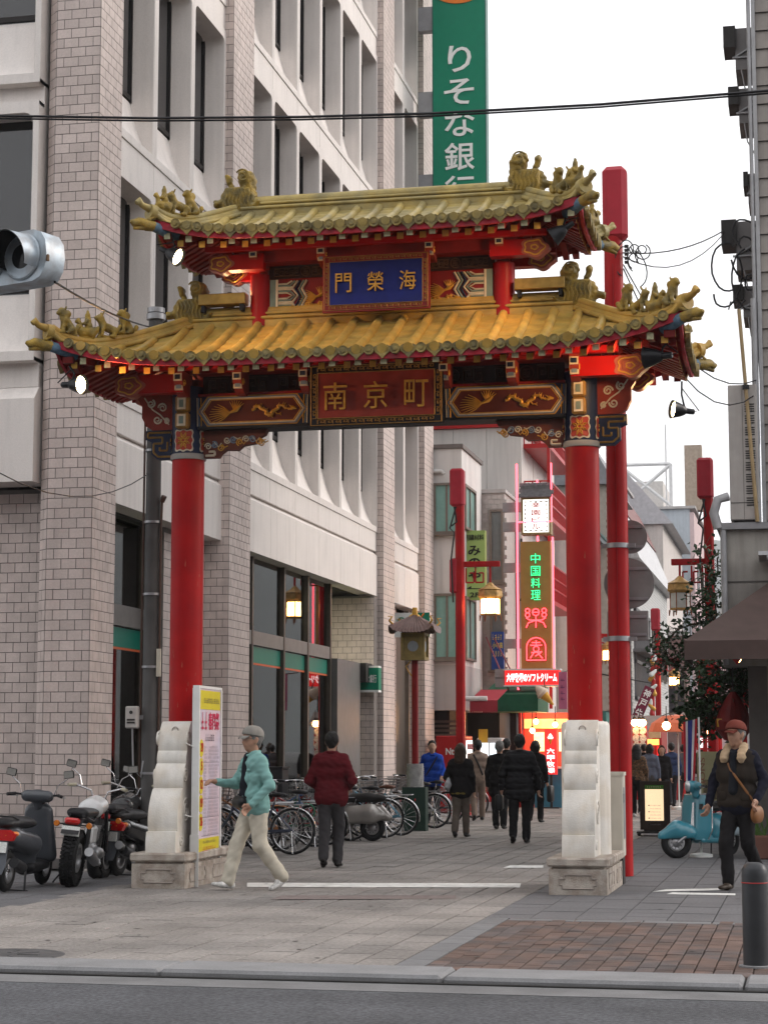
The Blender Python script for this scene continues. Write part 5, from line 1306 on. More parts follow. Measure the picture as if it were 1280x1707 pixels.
t = thing('awning_spotlight', 'small lit spotlight under the brown cafe awning', 'lamp', tuple(PY(1228, 1098, 28.2))); q = MB(); R = Matrix.Rotation(2.2, 3, 'Y'); q.lathe([(.03, -.12), (.05, -.05), (.075, .05)], 14, (0, 0, 0), 0, R); q.build('housing', redm, t, 40); q = MB(); q.lathe([(0, .04), (.07, .035), (.07, .045), (0, .055)], 14, (0, 0, 0), 0, R); q.build('lens', E('bulb_warm', (1., .55, .22), 14), t); q = MB(); q.tube([(0, 0, 0), (.02, .1, .13)], .012, 5); q.build('arm', acd, t)
# ================================================================ signs, lamps and street furniture
def rod(a, b, r, n=8): return MB().tube([a, b], r, n)
polered = M('pole_red', (.34, .009, .011), .42, var=.14, scale=3, streak=.12, spec=.15)
boxred = M('box_red', (.36, .025, .04), .45, var=.08, spec=.15)
glow = E('lantern_glow', (1., .62, .22), 11.0); frost = M('lantern_frost', (.60, .60, .57), .4)
def lantern(p, s, label, lit=True, grp='hexagonal street lanterns', top=.3, power=8.):
    t = thing('street_lantern', label, 'lantern', tuple(p), .2, grp)
    q = MB(); q.lathe([(.30 * s, .26 * s), (.36 * s, .30 * s), (.30 * s, .33 * s), (.16 * s, .40 * s), (.06 * s, .50 * s), (.02 * s, .52 * s)], 6); q.lathe([(.285 * s, .02 * s), (.36 * s, .10 * s), (.345 * s, .27 * s), (.27 * s, .27 * s)], 6); q.build('lantern_roof', M('lantern_gilt', (.45, .27, .09), .5, .2, var=.3, scale=14, bump=.4, bscale=60), t)
    for k in range(6):
        a = k * math.pi / 3 + math.pi / 6; q = MB(); c = Vector((math.cos(a), math.sin(a), 0)); sd = Vector((-c.y, c.x, 0)); w_ = .125 * s
        vs = [c * .235 * s + sd * w_ * i + Vector((0, 0, z)) for (i, z) in ((-1, -.40 * s), (1, -.40 * s), (1, .05 * s), (-1, .05 * s))]; q.add(vs, [(0, 1, 2, 3)]); q.build('panel', glow if lit else frost, t)
        q = MB(); a2 = k * math.pi / 3; q.tube([(.285 * s * math.cos(a2), .285 * s * math.sin(a2), -.44 * s), (.285 * s * math.cos(a2), .285 * s * math.sin(a2), .08 * s)], .016 * s, 6); q.tube([(.30 * s * math.cos(a2), .30 * s * math.sin(a2), -.46 * s), (.315 * s * math.cos(a2), .315 * s * math.sin(a2), -.62 * s)], [.03 * s, .015 * s], 6); q.build('corner_post', M('lantern_wood', (.28, .10, .04), .5), t)
    q = MB(); q.lathe([(.26 * s, -.46 * s), (.30 * s, -.45 * s), (.30 * s, -.41 * s), (.25 * s, -.40 * s)], 6); q.tube([(0, 0, .5 * s), (0, 0, .5 * s + top)], .035 * s, 6, 1); q.build('lantern_base', [M('lantern_gilt'), polered], t)
    if lit:
        l = bpy.data.lights.new('lantern_lamp', 'POINT'); l.energy = power; l.color = (1, .55, .2); l.shadow_soft_size = .12; lo = bpy.data.objects.new('lamp', l); link(lo); lo.parent = t; lo.location = (0, 0, -.18 * s)
def lamp_post(base, h, w_, label, box=None, arm=None, mid=None):
    t = thing('lamp_post', label, 'lamp post', base, 0, 'red lamp posts along the street')
    q = MB(); q.box((0, 0, h / 2), (w_, w_, h), 0, b=w_ * .2); q.build('post', polered, t); q = MB(); q.box((0, 0, .04), (w_ * 2, w_ * 2, .08), 0, b=.01); q.build('base_plate', polered, t)
    if box:
        q = MB(); q.box((-w_ * .25, 0, h - box / 2 + .02), (w_ * 1.65, w_ * 1.5, box), 0, b=w_ * .25); q.build('lamp_box', boxred, t)
        q = MB(); q.tube([(-w_ * .3, -w_ * .8, h - box), (-w_ * 1.0, -w_ * .9, h - box - .5), (-w_ * .5, -w_ * .8, h - box - .6), (-w_ * .9, -w_ * .7, h - box - 1.2), (-w_ * .7, -w_ * .6, h - box - 2.2)], .02, 5); q.tube([(-w_ * .5, -w_ * .8, h - box), (-w_ * .2, -w_ * .9, h - box - .35), (-w_ * .8, -w_ * .9, h - box - .45)], .02, 5); q.build('cable', M('cable_black'), t, 60)
    if mid: q = MB(); q.box((-w_ * .7, 0, mid), (w_ * .9, w_ * 1.2, .8), 0, b=w_ * .2); q.build('side_box', boxred, t)
    if arm:
        (ax, az) = arm; q = MB(); s = 1 if ax > 0 else -1
        q.box((ax / 2 + s * .1, 0, az), (abs(ax) + .2, .09, .13), b=.01)
        for k in range(2):
            x = s * (.14 + .22 * k)
            for c, d in (((x, az - .08), (x, az - .42)), ((x, az - .42), (x + s * .18, az - .42)), ((x + s * .18, az - .42), (x + s * .18, az - .2)), ((x + s * .18, az - .2), (x + s * .08, az - .2))): q.tube([(c[0], 0, c[1]), (d[0], 0, d[1])], .02, 5)
        q.build('arm', polered, t)
    return t
B0 = PY(768, 1250, 44); hT = PY(768, 783, 44)[2]; ar = PY(820, 940, 44)
lamp_post((B0[0], 44, 0), hT, .20, 'tall red lamp post with a box top standing before the white building', .88, (ar[0] - B0[0] - .02, ar[2]), PY(768, 960, 44)[2])
lp = PY(817, 1000, 44); lantern((lp[0], 44, lp[2]), .78, 'glowing hexagonal lantern hanging before the green arrow sign', True, top=.42, power=25)
B0 = PY(1188, 1250, 40); hT = PY(1188, 765, 40)[2]; ar = PY(1133, 937, 40); lamp_post((B0[0], 40, 0), hT, .20, 'red lamp post with a box top standing behind the concrete corner building', .84, (ar[0] - B0[0] + .02, ar[2]))
lp = PY(1133, 990, 40); lantern((lp[0], 40, lp[2]), .72, 'unlit white hexagonal lantern above the ivy', False, top=.30)
B0 = PY(1098, 1250, 75); hT = PY(1098, 1015, 75)[2]; ar = PY(1123, 1100, 75); lamp_post((B0[0], 75, 0), hT, .21, 'slim far red lamp post in front of the white tiled building', .85, (ar[0] - B0[0], ar[2]))
lp = PY(1123, 1130, 75); lantern((lp[0], 75, lp[2]), .66, 'far glowing lantern below the ivy', True, top=.35, power=15)
B0 = PY(978, 1250, 58); ar = PY(1014, 1060, 58); lamp_post((B0[0], 58, 0), 6.6, .2, 'red lamp post mostly hidden behind the gate column', .8, (ar[0] - B0[0], ar[2]))
lp = PY(1014, 1086, 58); lantern((lp[0], 58, lp[2]), .62, 'glowing lantern between the gate column and the tall red pole', True, top=.12, power=15)
B0 = PY(1196, 1250, 47); lamp_post((B0[0], 47, 0), 4.2, .2, 'red post behind the big red paper lantern')
# tall red pole by the gate with the backs of road signs
T0 = G(1037, 1460); zt = PY(1037, 285, T0[1])[2]
t = thing('red_pole', 'tall round red steel pole with a long box on top beside the gate', 'pole', (T0[0], T0[1], 0))
q = MB(); q.lathe([(.130, 0), (.128, zt * .5), (.112, zt - .3)], 24); q.build('shaft', polered, t, 40)
q = MB(); q.box((.03, 0, zt - .42), (.30, .26, .93), b=.06); q.build('lamp_box', boxred, t)
q = MB(); q.b2((-.004, -.136, .6), (.004, -.124, zt - 1.2)); q.build('seam', M('seam_red', (.22, .01, .012), .4), t)
for zz in (PY(1037, 910, T0[1])[2], PY(1037, 1065, T0[1])[2]): q = MB(); q.lathe([(.137, -.03), (.140, -.028), (.140, .028), (.137, .03)], 24, (0, 0, zz)); q.box((.17, -.02, zz), (.09, .05, .05)); q.box((-.15, -.02, zz), (.07, .05, .05)); q.build('band_clamp', M('clamp_steel', (.30, .30, .31), .4, .7), t, 40)
zc = PY(1037, 425, T0[1])[2]; q = MB(); rn = random.Random(4)
loops(q, (.26, -.10, zc), rn, 7, .07, .05, .008)
for k in range(5): q.box((.17, -.10, zc - .12 + .05 * k), (.05, .05, .03))
q.build('cable_coil', M('cable_black'), t, 60)
sb = M('sign_back', (.24, .23, .225), .5, .4, var=.1)
def sign_back(px, py, r, label, rect=None, dx=0):
    p = PY(px, py, T0[1] + .16); t = thing('road_sign', label, 'road sign', (p[0], T0[1] + .17, p[2]))
    q = MB()
    if rect: q.box((0, 0, 0), (rect[0], .02, rect[1]), 0, b=.009)
    else: q.lathe([(0, -.01), (r, -.01), (r, .01), (0, .01)], 36, (0, 0, 0), 0, Matrix.Rotation(math.pi / 2, 3, 'X'))
    q.build('sign_plate', sb, t, 30); q = MB(); hh = r * .6 if not rect else rect[1] * .3
    for z in (-hh, hh): q.box((0, -.025, z), ((r * 1.5 if not rect else rect[0] * .9), .02, .035))
    q.build('stiffener', M('clamp_steel'), t)
sign_back(1050, 895, .205, 'small round grey road sign seen from behind on the tall red pole'); sign_back(1048, 973, .305, 'large round grey road sign seen from behind on the tall red pole'); sign_back(1046, 1043, 0, 'dark rectangular road sign seen from behind on the tall red pole', (.50, .36))
# overhead cables
def cable(pts, r, label, name='overhead_cable', grp='overhead cables'):
    P = [Vector(p) for p in pts]; o = P[0]; q = MB(); out = []
    for a, b in zip(P, P[1:]):
        for k in range(6): out.append(a + (b - a) * k / 6 - o)
    out.append(P[-1] - o); q.tube(out, r, 6); solo(q, name, M('cable_black'), label, 'cable', tuple(o), grp, 60)
for dy, rr in ((0, .011), (4.5, .008)): cable([PY(x, y + dy, 15.) for x, y in ((-420, 178), (0, 193), (250, 197), (500, 195), (720, 189), (1000, 174), (1280, 151), (1700, 105))], rr, 'thick black overhead cable crossing above the gate' if dy == 0 else 'thin black wire strung just under the thick overhead cable')
def sag(a, b, s, n=8): return [a + (b - a) * (i / n) - Vector((0, 0, s * 4 * (i / n) * (1 - i / n))) for i in range(n + 1)]
pw_ = Vector((T0[0] + .13, T0[1] - .1, zc)); Tw = PY(1205, 385, 30.1); cable(sag(pw_, Tw, .12), .010, 'cable from the tall red pole to the large wall unit'); cable(sag(pw_ - Vector((0, 0, .05)), Tw - Vector((0, 0, .05)), .3), .008, 'slacker cable from the tall red pole to the large wall unit')
cable(sag(pw_ - Vector((0, 0, .15)), PY(1262, 633, 29.2), .55), .009, 'drooping cable passing behind the roof corner to the clapboard tower'); cable(sag(pw_ - Vector((0, 0, .2)), PY(1262, 655, 29.2), .75), .009, 'lowest drooping cable behind the roof corner')
# concrete utility pole beside the bank
U0 = PY(250, 1250, 23.0); t = thing('utility_pole', 'grey concrete utility pole with conduits standing beside the gate and the bank', 'utility pole', (U0[0], 23.0, 0)); zt = PY(255, 535, 23.0)[2]
q = MB(); q.lathe([(.105, 0), (.088, zt)], 20); q.build('shaft', M('pole_concrete', (.085, .083, .082), .85, var=.15, scale=3, streak=.2), t, 40)
q = MB(); q.tube([(-.13, 0, .3), (-.12, 0, zt - .9)], .014, 6); q.tube([(.12, -.03, .3), (.115, -.03, 4.2), (.125, -.03, 4.55)], .016, 6); q.tube([(.125, -.03, 4.55), (.16, -.05, 4.62)], [.03, .035], 8); q.build('conduit', M('conduit_rust', (.07, .04, .03), .7), t, 60)
for zz in (1.2, 2.5, 3.4, 4.3, 5.2): q = MB(); q.lathe([(.112, -.015), (.112, .015)], 18, (0, 0, zz)); q.build('band_clamp', M('clamp_steel'), t, 40)
q = MB(); q.lathe([(.10, zt), (.12, zt + .01), (.12, zt + .08), (.10, zt + .09), (.11, zt + .10), (.11, zt + .16), (0, zt + .17)], 18); q.build('pole_cap', M('clamp_steel'), t, 40)
q = MB(); q.box((.12, -.06, 2.55), (.05, .04, .34)); q.build('tag_plate', M('tag_cream', (.5, .46, .38), .6), t)
t = thing('meter_box', 'pale grey meter box strapped to the utility pole', 'meter box', (U0[0] - .18, 22.86, 1.75)); q = MB(); q.box((0, 0, .13), (.155, .11, .27), b=.015); q.build('case', M('meter_grey', (.40, .38, .36), .5), t); q = MB(); q.box((0, -.058, .10), (.10, .006, .02)); q.box((0, -.058, .065), (.10, .006, .02)); q.lathe([(0, 0), (.022, 0), (.022, .006), (0, .006)], 12, (0, -.055, .19), 0, Matrix.Rotation(math.pi / 2, 3, 'X')); q.build('marking', acd, t); q = MB(); q.box((.09, .06, .13), (.06, .03, .05)); q.tube([(.0, 0, 0), (.02, 0, -.5), (.1, .05, -.6), (.13, .05, -.4)], .012, 6); q.build('strap', M('clamp_steel'), t)
# traffic signal at the left edge
S0 = PY(44, 430, 14.5); sgm = M('signal_grey', (.40, .46, .51), .45, .3, var=.12, scale=9, col2=(.33, .35, .37), mixscale=8, streak=.12)
t = thing('traffic_signal', 'weathered pale grey traffic signal with a hooded lens hung over the road', 'traffic light', tuple(S0), -.34); t.scale = (1.12, 1.12, 1.12)
q = MB(); prof = [(-.95, .19), (.10, .19), (.17, .165), (.215, .10), (.23, 0), (.215, -.10), (.17, -.165), (.10, -.19), (-.95, -.19)]; q.prism(prof, -.04, .16, 'y'); q.build('housing', sgm, t, 40)
for k in range(3):
    x = -.33 * k * 1.05; R = Matrix.Rotation(math.pi / 2, 3, 'X')
    q = MB(); q.lathe([(.165, .03), (.175, .05), (.165, .06), (.155, .05)], 28, (x, 0, 0), 0, R); q.build('lens_ring', sgm, t, 40)
    q = MB(); q.lathe([(0, .045), (.09, .04), (.155, .03), (.155, .02), (0, .02)], 28, (x, -.01, 0), 0, R); q.build('lens', M('lens_dark', (.012, .013, .014), .15), t, 40)
    q = MB()
    def hood(u, v):
        a = math.radians(-35) + u * math.radians(250); d = .05 + v * (.20 * (.55 + .45 * math.sin(u * math.pi))); r = .158 - .012 * v
        return (x + r * math.cos(a), -d, r * math.sin(a))
    q.grid(hood, 24, 4, 1); q.grid(lambda u, v: Vector(hood(u, v)) * 1 + Vector((.008 * math.cos(math.radians(-35) + u * 4.36), 0, .008 * math.sin(math.radians(-35) + u * 4.36))), 24, 4); q.build('hood', [sgm, M('hood_inside', (.012, .012, .013), .7)], t, 60)
q = MB(); q.tube([(.20, .0, -.02), (.235, -.03, -.02), (.235, -.03, -.06)], .012, 6); q.build('latch', M('latch_rust', (.16, .10, .06), .7), t)
q = MB(); q.tube([(-.9, .06, .10), (-3.2, .1, .12)], .04, 8); q.tube([(-3.2, .1, 3.0), (-3.2, .1, -S0[2])], .09, 12); q.build('mast', sgm, t, 40)
cable(sag(PY(92, 470, 14.55), PY(250, 545, 22.95), .05), .010, 'thin cable from the traffic signal to the utility pole'); cable(sag(PY(-60, 750, 16.), PY(248, 790, 22.9), .35), .006, 'thin slack wire crossing the brick pilaster to the utility pole')
# vertical shop signs along the street ------------------------------------------------------
def signbox(name, label, px0, py0, px1, py1, Y, d, m, cat='sign', attach=None):
    a = PY(px0, py1, Y); b = PY(px1, py0, Y); t = thing(name, label, cat, ((a[0] + b[0]) / 2, Y, a[2]), world=True)
    q = MB(); q.b2((a[0], Y, a[2]), (b[0], Y + d, b[2])); q.build('sign_board', m, t)
    if attach is not None:
        q = MB()
        for k in (.2, .8): z = a[2] + (b[2] - a[2]) * k; q.b2((attach, Y + d * .3, z - .12), (a[0] + .01, Y + d * .7, z + .12))
        q.build('sign_bracket', M('bracket_grey'), t)
    return t, a, b
lime = M('sign_lime', (.30, .42, .13), .5, var=.04); inkk = M('print_black', (.015, .014, .013), .6, var=0)
t, a, b = signbox('green_shop_sign', 'lime green vertical shop sign with black brush lettering and an arrow', 773, 884, 808, 1000, 47.9, .25, lime, attach=-8.2)
cx = (a[0] + b[0]) / 2; ww = b[0] - a[0]; hh = b[2] - a[2]
text('刺繍材料', (cx, 47.898, b[2] - hh * .10), (1, 0, 0), (0, 0, 1), ww * .88, .15, inkk, t, off=.008)
for ch, k in (('み', .29), ('の', .47), ('や', .66)): text(ch, (cx, 47.898, b[2] - hh * k), (1, 0, 0), (0, 0, 1), ww * .58, hh * .145, inkk, t, off=.025, name='character')
text('2F', (cx, 47.898, a[2] + hh * .07), (1, 0, 0), (0, 0, 1), ww * .42, .12, inkk, t, off=.015)
q = MB(); q.b2((cx - ww * .3, 47.892, a[2] + hh * .155), (cx + ww * .3, 47.897, a[2] + hh * .165)); q.prism([(cx - ww * .38, a[2] + hh * .16), (cx - ww * .15, a[2] + hh * .20), (cx - ww * .15, a[2] + hh * .155)], 47.892, 47.897, 'y'); q.build('arrow', inkk, t)
# small lit building-name sign with a tiled hood
sl = M('sign_lit_white', (.75, .75, .72), .5, var=0, emit=(1, .98, .92), es=.9); ink2 = M('print_crimson', (.50, .02, .04), .6, var=0)
t, a, b = signbox('hooded_sign', 'small white lit name sign under a grey tiled hood', 872, 832, 914, 888, 49, .35, sl, attach=-7.47)
cx = (a[0] + b[0]) / 2; ww = b[0] - a[0]; hh = b[2] - a[2]
for ch, k in (('楽', .17), ('園', .40), ('ビ', .62), ('ル', .82)): text(ch, (cx, 48.998, b[2] - hh * k), (1, 0, 0), (0, 0, 1), ww * .34, hh * .17, ink2, t, off=.01, name='character')
q = MB(); q.b2((a[0] - .05, 48.97, a[2] - .05), (b[0] + .05, 49.37, a[2] - .002)); q.b2((a[0] - .05, 48.97, b[2] + .002), (b[0] + .05, 49.37, b[2] + .05)); q.b2((a[0] - .05, 48.97, a[2]), (a[0] - .002, 49.37, b[2])); q.b2((b[0] + .002, 48.97, a[2]), (b[0] + .05, 49.37, b[2])); q.build('sign_frame', M('sign_gold_frame', (.30, .22, .10), .5), t)
q = MB()
for x in np.linspace(a[0] + .06, b[0] - .06, 5):
    for z in (a[2] + .05, b[2] - .06): q.box((x, 48.995, z), (.07, .006, .03))
for z in np.linspace(a[2] + .15, b[2] - .15, 6):
    for x in (a[0] + .05, b[0] - .05): q.box((x, 48.995, z), (.03, .006, .06))
q.build('printed_border', M('print_grey', (.35, .33, .30), .6), t)
slate = M('hood_tile', (.12, .12, .125), .6, var=.2, scale=12)
for r in range(5):
    for c in range(6):
        q = MB(); x0 = a[0] - .1 + (ww + .2) * c / 6 + (.04 if r % 2 else 0); z = b[2] + .05 + .075 * r; q.box((x0 + .07, 48.88 + .05 * r, z + .04), ((ww + .2) / 6 - .006, .03, .10), 0, Matrix.Rotation(-.5, 3, 'X')); q.build('hood_tile', slate, t)
q = MB(); q.b2((a[0] - .06, 48.98, b[2] + .055), (b[0] + .06, 49.36, b[2] + .36)); q.build('hood_core', slate, t)
# gold restaurant sign with neon characters
sgold = M('sign_gold', (.33, .205, .06), .45, .25, var=.10, scale=4)
t, a, b = signbox('restaurant_neon_sign', 'tall gold restaurant sign with green and red neon characters', 869, 902, 917, 1115, 49, .4, sgold, attach=-7.47)
cx = (a[0] + b[0]) / 2; ww = b[0] - a[0]; hh = b[2] - a[2]
ng = E('neon_green', (.05, .9, .28), 1.3); ngd = M('neon_green_back', (.02, .16, .06), .5, var=0); nr = E('neon_red', (1., .05, .06), 2.6)
for ch, py in (('中', 931), ('国', 952), ('料', 972), ('理', 992)):
    z = PY(893, py, 49)[2]; text(ch, (cx, 48.998, z), (1, 0, 0), (0, 0, 1), ww * .34, .27, ngd, t, off=.03, name='character_backing'); text(ch, (cx, 48.975, z), (1, 0, 0), (0, 0, 1), ww * .31, .25, ng, t, off=-.005, name='neon_character')
def neonpath(paths, zc, s, r=.018):
    q = MB()
    for P in paths: q.tube([(cx + x * s, 48.95, zc + y * s) for x, y in P], r, 6)
    q.build('neon_character', nr, t, 60)
    q = MB()
    for P in paths: q.tube([(cx + x * s, 48.992, zc + y * s) for x, y in P], r * 1.7, 5)
    q.build('character_backing', M('neon_red_back', (.30, .01, .01), .5, var=0), t)
circ = lambda x, y, r, n=14, a0=0, a1=2 * math.pi: [(x + r * math.cos(a0 + (a1 - a0) * i / n), y + r * math.sin(a0 + (a1 - a0) * i / n)) for i in range(n + 1)]
z = PY(893, 1030, 49)[2]
neonpath([circ(0, .28, .17), [(-.17, .28), (.17, .28)], [(0, .1), (0, -.5)], circ(-.42, .36, .11), circ(-.42, .14, .11), circ(.42, .36, .11), circ(.42, .14, .11), [(-.5, .0), (-.3, -.12), (.3, -.12), (.5, .0)], [(-.5, -.5), (-.38, -.25), (0, -.12), (.38, -.25), (.5, -.5)]], z, .5)
z = PY(893, 1084, 49)[2]
neonpath([[(-.48, -.5), (-.48, .2)] + circ(0, .15, .48, 14, math.pi, 0) + [(.48, -.5), (-.48, -.5)], [(-.22, .38), (.22, .38)], [(0, .5), (0, .28)], [(-.3, .25), (.3, .25)], circ(0, .06, .14), [(-.25, -.12), (.3, -.08)], [(-.1, -.1), (-.3, -.4)], [(0, -.05), (.32, -.42)], [(.25, -.12), (-.05, -.3)]], z, .5)
q = MB(); q.tube([(b[0] + .06, 48.98, a[2]), (b[0] + .06, 48.98, b[2] + .1)], .025, 6); q.tube([(a[0] - .08, 48.98, a[2] - .7), (a[0] - .08, 48.98, b[2] + 2.0)], .028, 6); q.tube([(a[0] - .05, 48.98, b[2] + .5), (b[0] + .04, 48.98, b[2] + .5), (b[0] + .04, 48.98, b[2] + 2.0)], .022, 6); q.build('neon_outline', neon, t)
# soft-cream shop
sred = M('sign_lit_red', (.55, .02, .02), .5, var=0, emit=(1, .03, .03), es=.55); litw = M('letter_lit', (.8, .8, .8), .5, var=0, emit=(1, 1, 1), es=1.0)
t, a, b = signbox('soft_cream_sign', 'wide red lit box sign with white lettering below the gold sign', 841, 1117, 931, 1142, 48.5, .4, sred, attach=-7.62)
text('六甲牧場のソフトクリーム', ((a[0] + b[0]) / 2, 48.498, (a[2] + b[2]) / 2), (1, 0, 0), (0, 0, 1), (b[0] - a[0]) * .93, (b[2] - a[2]) * .62, litw, t, off=.035)
q = MB(); q.b2((a[0] - .03, 48.48, a[2] - .04), (b[0] + .03, 48.92, a[2] - .002)); q.b2((a[0] - .03, 48.48, b[2] + .002), (b[0] + .03, 48.92, b[2] + .04)); q.build('sign_frame', M('steel_white'), t)
p = PY(908, 1160, 48.2); t = thing('giant_cone_ornament', 'giant soft ice cream cone ornament hanging below the red lit sign', 'shop ornament', tuple(p)); R = Matrix.Rotation(-.75, 3, 'Y')
q = MB(); q.lathe([(.02, -.30), (.12, .02), (.13, .04)], 14, (0, 0, 0), 0, R); q.build('cone', M('cone_yellow', (.60, .33, .05), .6), t, 40); q = MB(); q.lathe([(.14, .03), (.17, .09), (.13, .14), (.135, .17), (.09, .22), (.09, .25), (.04, .31), (0, .35)], 16, (0, 0, 0), 0, R); q.build('cream', M('cream_white', (.62, .52, .42), .6), t, 60); q = MB(); q.tube([(0, 0, .1), (-.05, .2, .45)], .015, 5); q.build('hook', acd, t)
t, a, b = signbox('pink_banner', 'narrow pink vertical banner behind the gate column', 931, 1120, 944, 1182, 47.5, .06, M('banner_pink', (.42, .12, .22), .7), attach=None); strokes(((a[0] + b[0]) / 2, 47.495, (a[2] + b[2]) / 2), (0, 0, -1), (1, 0, 0), .6, .1, 4, M('print_purple', (.18, .05, .14), .6), t); q = MB(); q.tube([((a[0] + b[0]) / 2, 47.53, b[2]), ((a[0] + b[0]) / 2, 49, b[2] + .1)], .015, 5); q.build('hanger', acd, t)
t = thing('green_canopy', 'dark green shop canopy spanning over the soft cream stall', 'awning', (-7, 50, 2.4), world=True); a = PY(804, 1186, 48.2); b = PY(896, 1157, 48.2); q = MB(); q.prism([(48.2, a[2]), (48.2, b[2]), (50.2, b[2] + .35), (50.2, a[2])], a[0], b[0], 'x'); q.build('canopy', M('canopy_green', (.012, .085, .045), .7, var=.1), t)
q = MB(); q.tube([(-7.9, 50.25, 4.4), (a[0] + .9, 48.6, b[2] + .12)], .02, 5); q.tube([(-8.1, 50.25, 4.4), (a[0] + .6, 48.6, b[2] + .12)], .02, 5); q.build('stay_rod', M('rod_maroon', (.22, .05, .06), .5), t)
t = thing('red_awning', 'small scalloped red awning behind the lamp post', 'awning', (-7.9, 46.5, 2.5), world=True); a = PY(783, 1189, 46); b = PY(829, 1163, 46)
q = MB(); q.grid(lambda u, v: (a[0] + (b[0] - a[0]) * u, 46 + 1.6 * v, b[2] - .06 + .30 * v), 6, 4); q.build('canopy', M('awning_red', (.30, .03, .045), .7, var=.1), t)
q = MB(); n = 14
for i in range(n): x0 = a[0] + (b[0] - a[0]) * i / n; x1 = a[0] + (b[0] - a[0]) * (i + 1) / n; q.add([(x0, 45.995, b[2] - .06), (x1, 45.995, b[2] - .06), (x1, 45.995, a[2] + .05), ((x0 + x1) / 2, 45.995, a[2] - .01), (x0, 45.995, a[2] + .05)], [(0, 1, 2, 3, 4)])
q.build('valance', M('awning_red'), t); q = MB(); q.tube([(a[0] - .15, 46.0, b[2] - .02), (b[0] - .25, 46.0, b[2] - .02)], .06, 8); q.build('roller', M('steel_white'), t)
q = MB(); q.tube([(a[0] + .05, 46.02, b[2] - .08), (a[0] + .05, 47.58, b[2] + .2)], .02, 5); q.tube([(b[0] - .05, 46.02, b[2] - .08), (b[0] - .05, 47.58, b[2] + .2)], .02, 5); q.build('awning_arm', acd, t)
# stall front of the soft-cream shop
t = thing('soft_cream_stall', 'brightly lit red soft ice cream stall with a blue counter', 'stall', (-6.6, 50.6, 0), world=True)
a = PY(868, 1330, 50.8); b = PY(950, 1187, 50.8); wbox(t, 'back_wall', (a[0], 51.6, 0), (b[0] + .3, 51.7, b[2]), M('stall_red', (.38, .03, .025), .6, emit=(1, .12, .05), es=.25)); wbox(t, 'counter', (a[0] + .35, 50.8, 0), (b[0] + .3, 51.3, 1.0), M('counter_blue', (.06, .22, .33), .5)); wbox(t, 'counter_top', (a[0] + .3, 50.72, 1.003), (b[0] + .3, 51.35, 1.05), swhite)
for i in range(4): wbox(t, 'menu_panel', (a[0] + .25 + .33 * i, 51.55, 1.45), (a[0] + .52 + .33 * i, 51.59, 1.95), M('menu_lit%d' % i, (.6, .55, .3), .5, var=.5, scale=14, emit=((1, .85, .4), (1, .6, .3), (.6, .9, .6), (1, .9, .6))[i], es=.8))
wbox(t, 'lit_fascia', (a[0], 51.5, 2.05), (b[0] + .3, 51.59, 2.3), M('fascia_lit', (.6, .3, .1), .5, var=.4, scale=9, emit=(1, .45, .15), es=.8)); wbox(t, 'corner_post', (a[0] - .05, 50.8, 0), (a[0] + .02, 50.9, b[2]), redm); wbox(t, 'corner_post', (a[0] - .05, 51.6, 0), (a[0] - .0, 51.7, b[2]), redm)
t, a, b = signbox('cone_sign', 'upright red sign with an ice cream cone and white characters', 908, 1216, 927, 1291, 50.2, .15, sred)
cx = (a[0] + b[0]) / 2; hh = b[2] - a[2]; q = MB(); q.lathe([(.01, -.14), (.055, .0)], 12, (cx, 50.16, b[2] - .24), 0); q.lathe([(.06, 0), (.075, .03), (.05, .07), (.03, .11), (0, .14)], 12, (cx, 50.16, b[2] - .24), 1); q.build('cone_picture', [M('cone_yellow'), litw], t, 60)
for ch, k in (('六', .48), ('甲', .63), ('牧', .77), ('場', .91)): text(ch, (cx, 50.198, b[2] - hh * k), (1, 0, 0), (0, 0, 1), .2, hh * .12, litw, t, off=.02, name='character')
q = MB(); q.b2((cx - .03, 50.22, .02), (cx + .03, 50.3, a[2])); q.b2((cx - .2, 50.15, .0), (cx + .2, 50.4, .03)); q.build('stand', acd, t)
for i, (px, py, l_) in enumerate(((893, 1203, 'warm bulb hanging from the green canopy beside the giant cone'), (887, 1218, 'warm bulb over the soft cream counter'), (925, 1208, 'warm bulb by the pink banner'))): spot_lamp(px, py, 49.6, l_, .07, up=.35)
l = bpy.data.lights.new('stall_lamp', 'POINT'); l.energy = 60; l.color = (1, .5, .2); l.shadow_soft_size = .2; lo = bpy.data.objects.new('lamp', l); link(lo); lo.location = (-6.6, 50.9, 2.2); lo.parent = None
tag(lo, 'warm light of the bulbs over the soft ice cream stall', 'lamp')
# vending machines
vred = M('vending_red', (.42, .012, .014), .4, coat=.2, var=.05)
t = thing('vending_machine', 'red drink vending machine with a lit display facing the street', 'vending machine', (-8.25, 46.3, 0)); q = MB(); q.box((0, 0, .92), (.72, .95, 1.80), b=.02); q.build('cabinet', vred, t); q = MB(); q.box((.365, 0, 1.35), (.01, .8, .72)); q.build('display', E('vending_lit', (1, .97, .9), 1.6), t)
q = MB()
for r in range(3):
    for c in range(6): q.lathe([(.03, -.07), (.03, .07)], 8, (.375, -.33 + .13 * c, 1.12 + .22 * r))
o = q.build('drink_cans', M('cans', (.3, .1, .1), .4, var=.8, scale=20), t); o['kind'] = 'stuff'; text('Nt', (-.02, -.476, 1.45), (1, 0, 0), (0, 0, 1), .2, .16, swhite, t, off=.02); q = MB(); q.box((.365, 0, .35), (.012, .7, .2)); q.build('delivery_flap', acd, t)
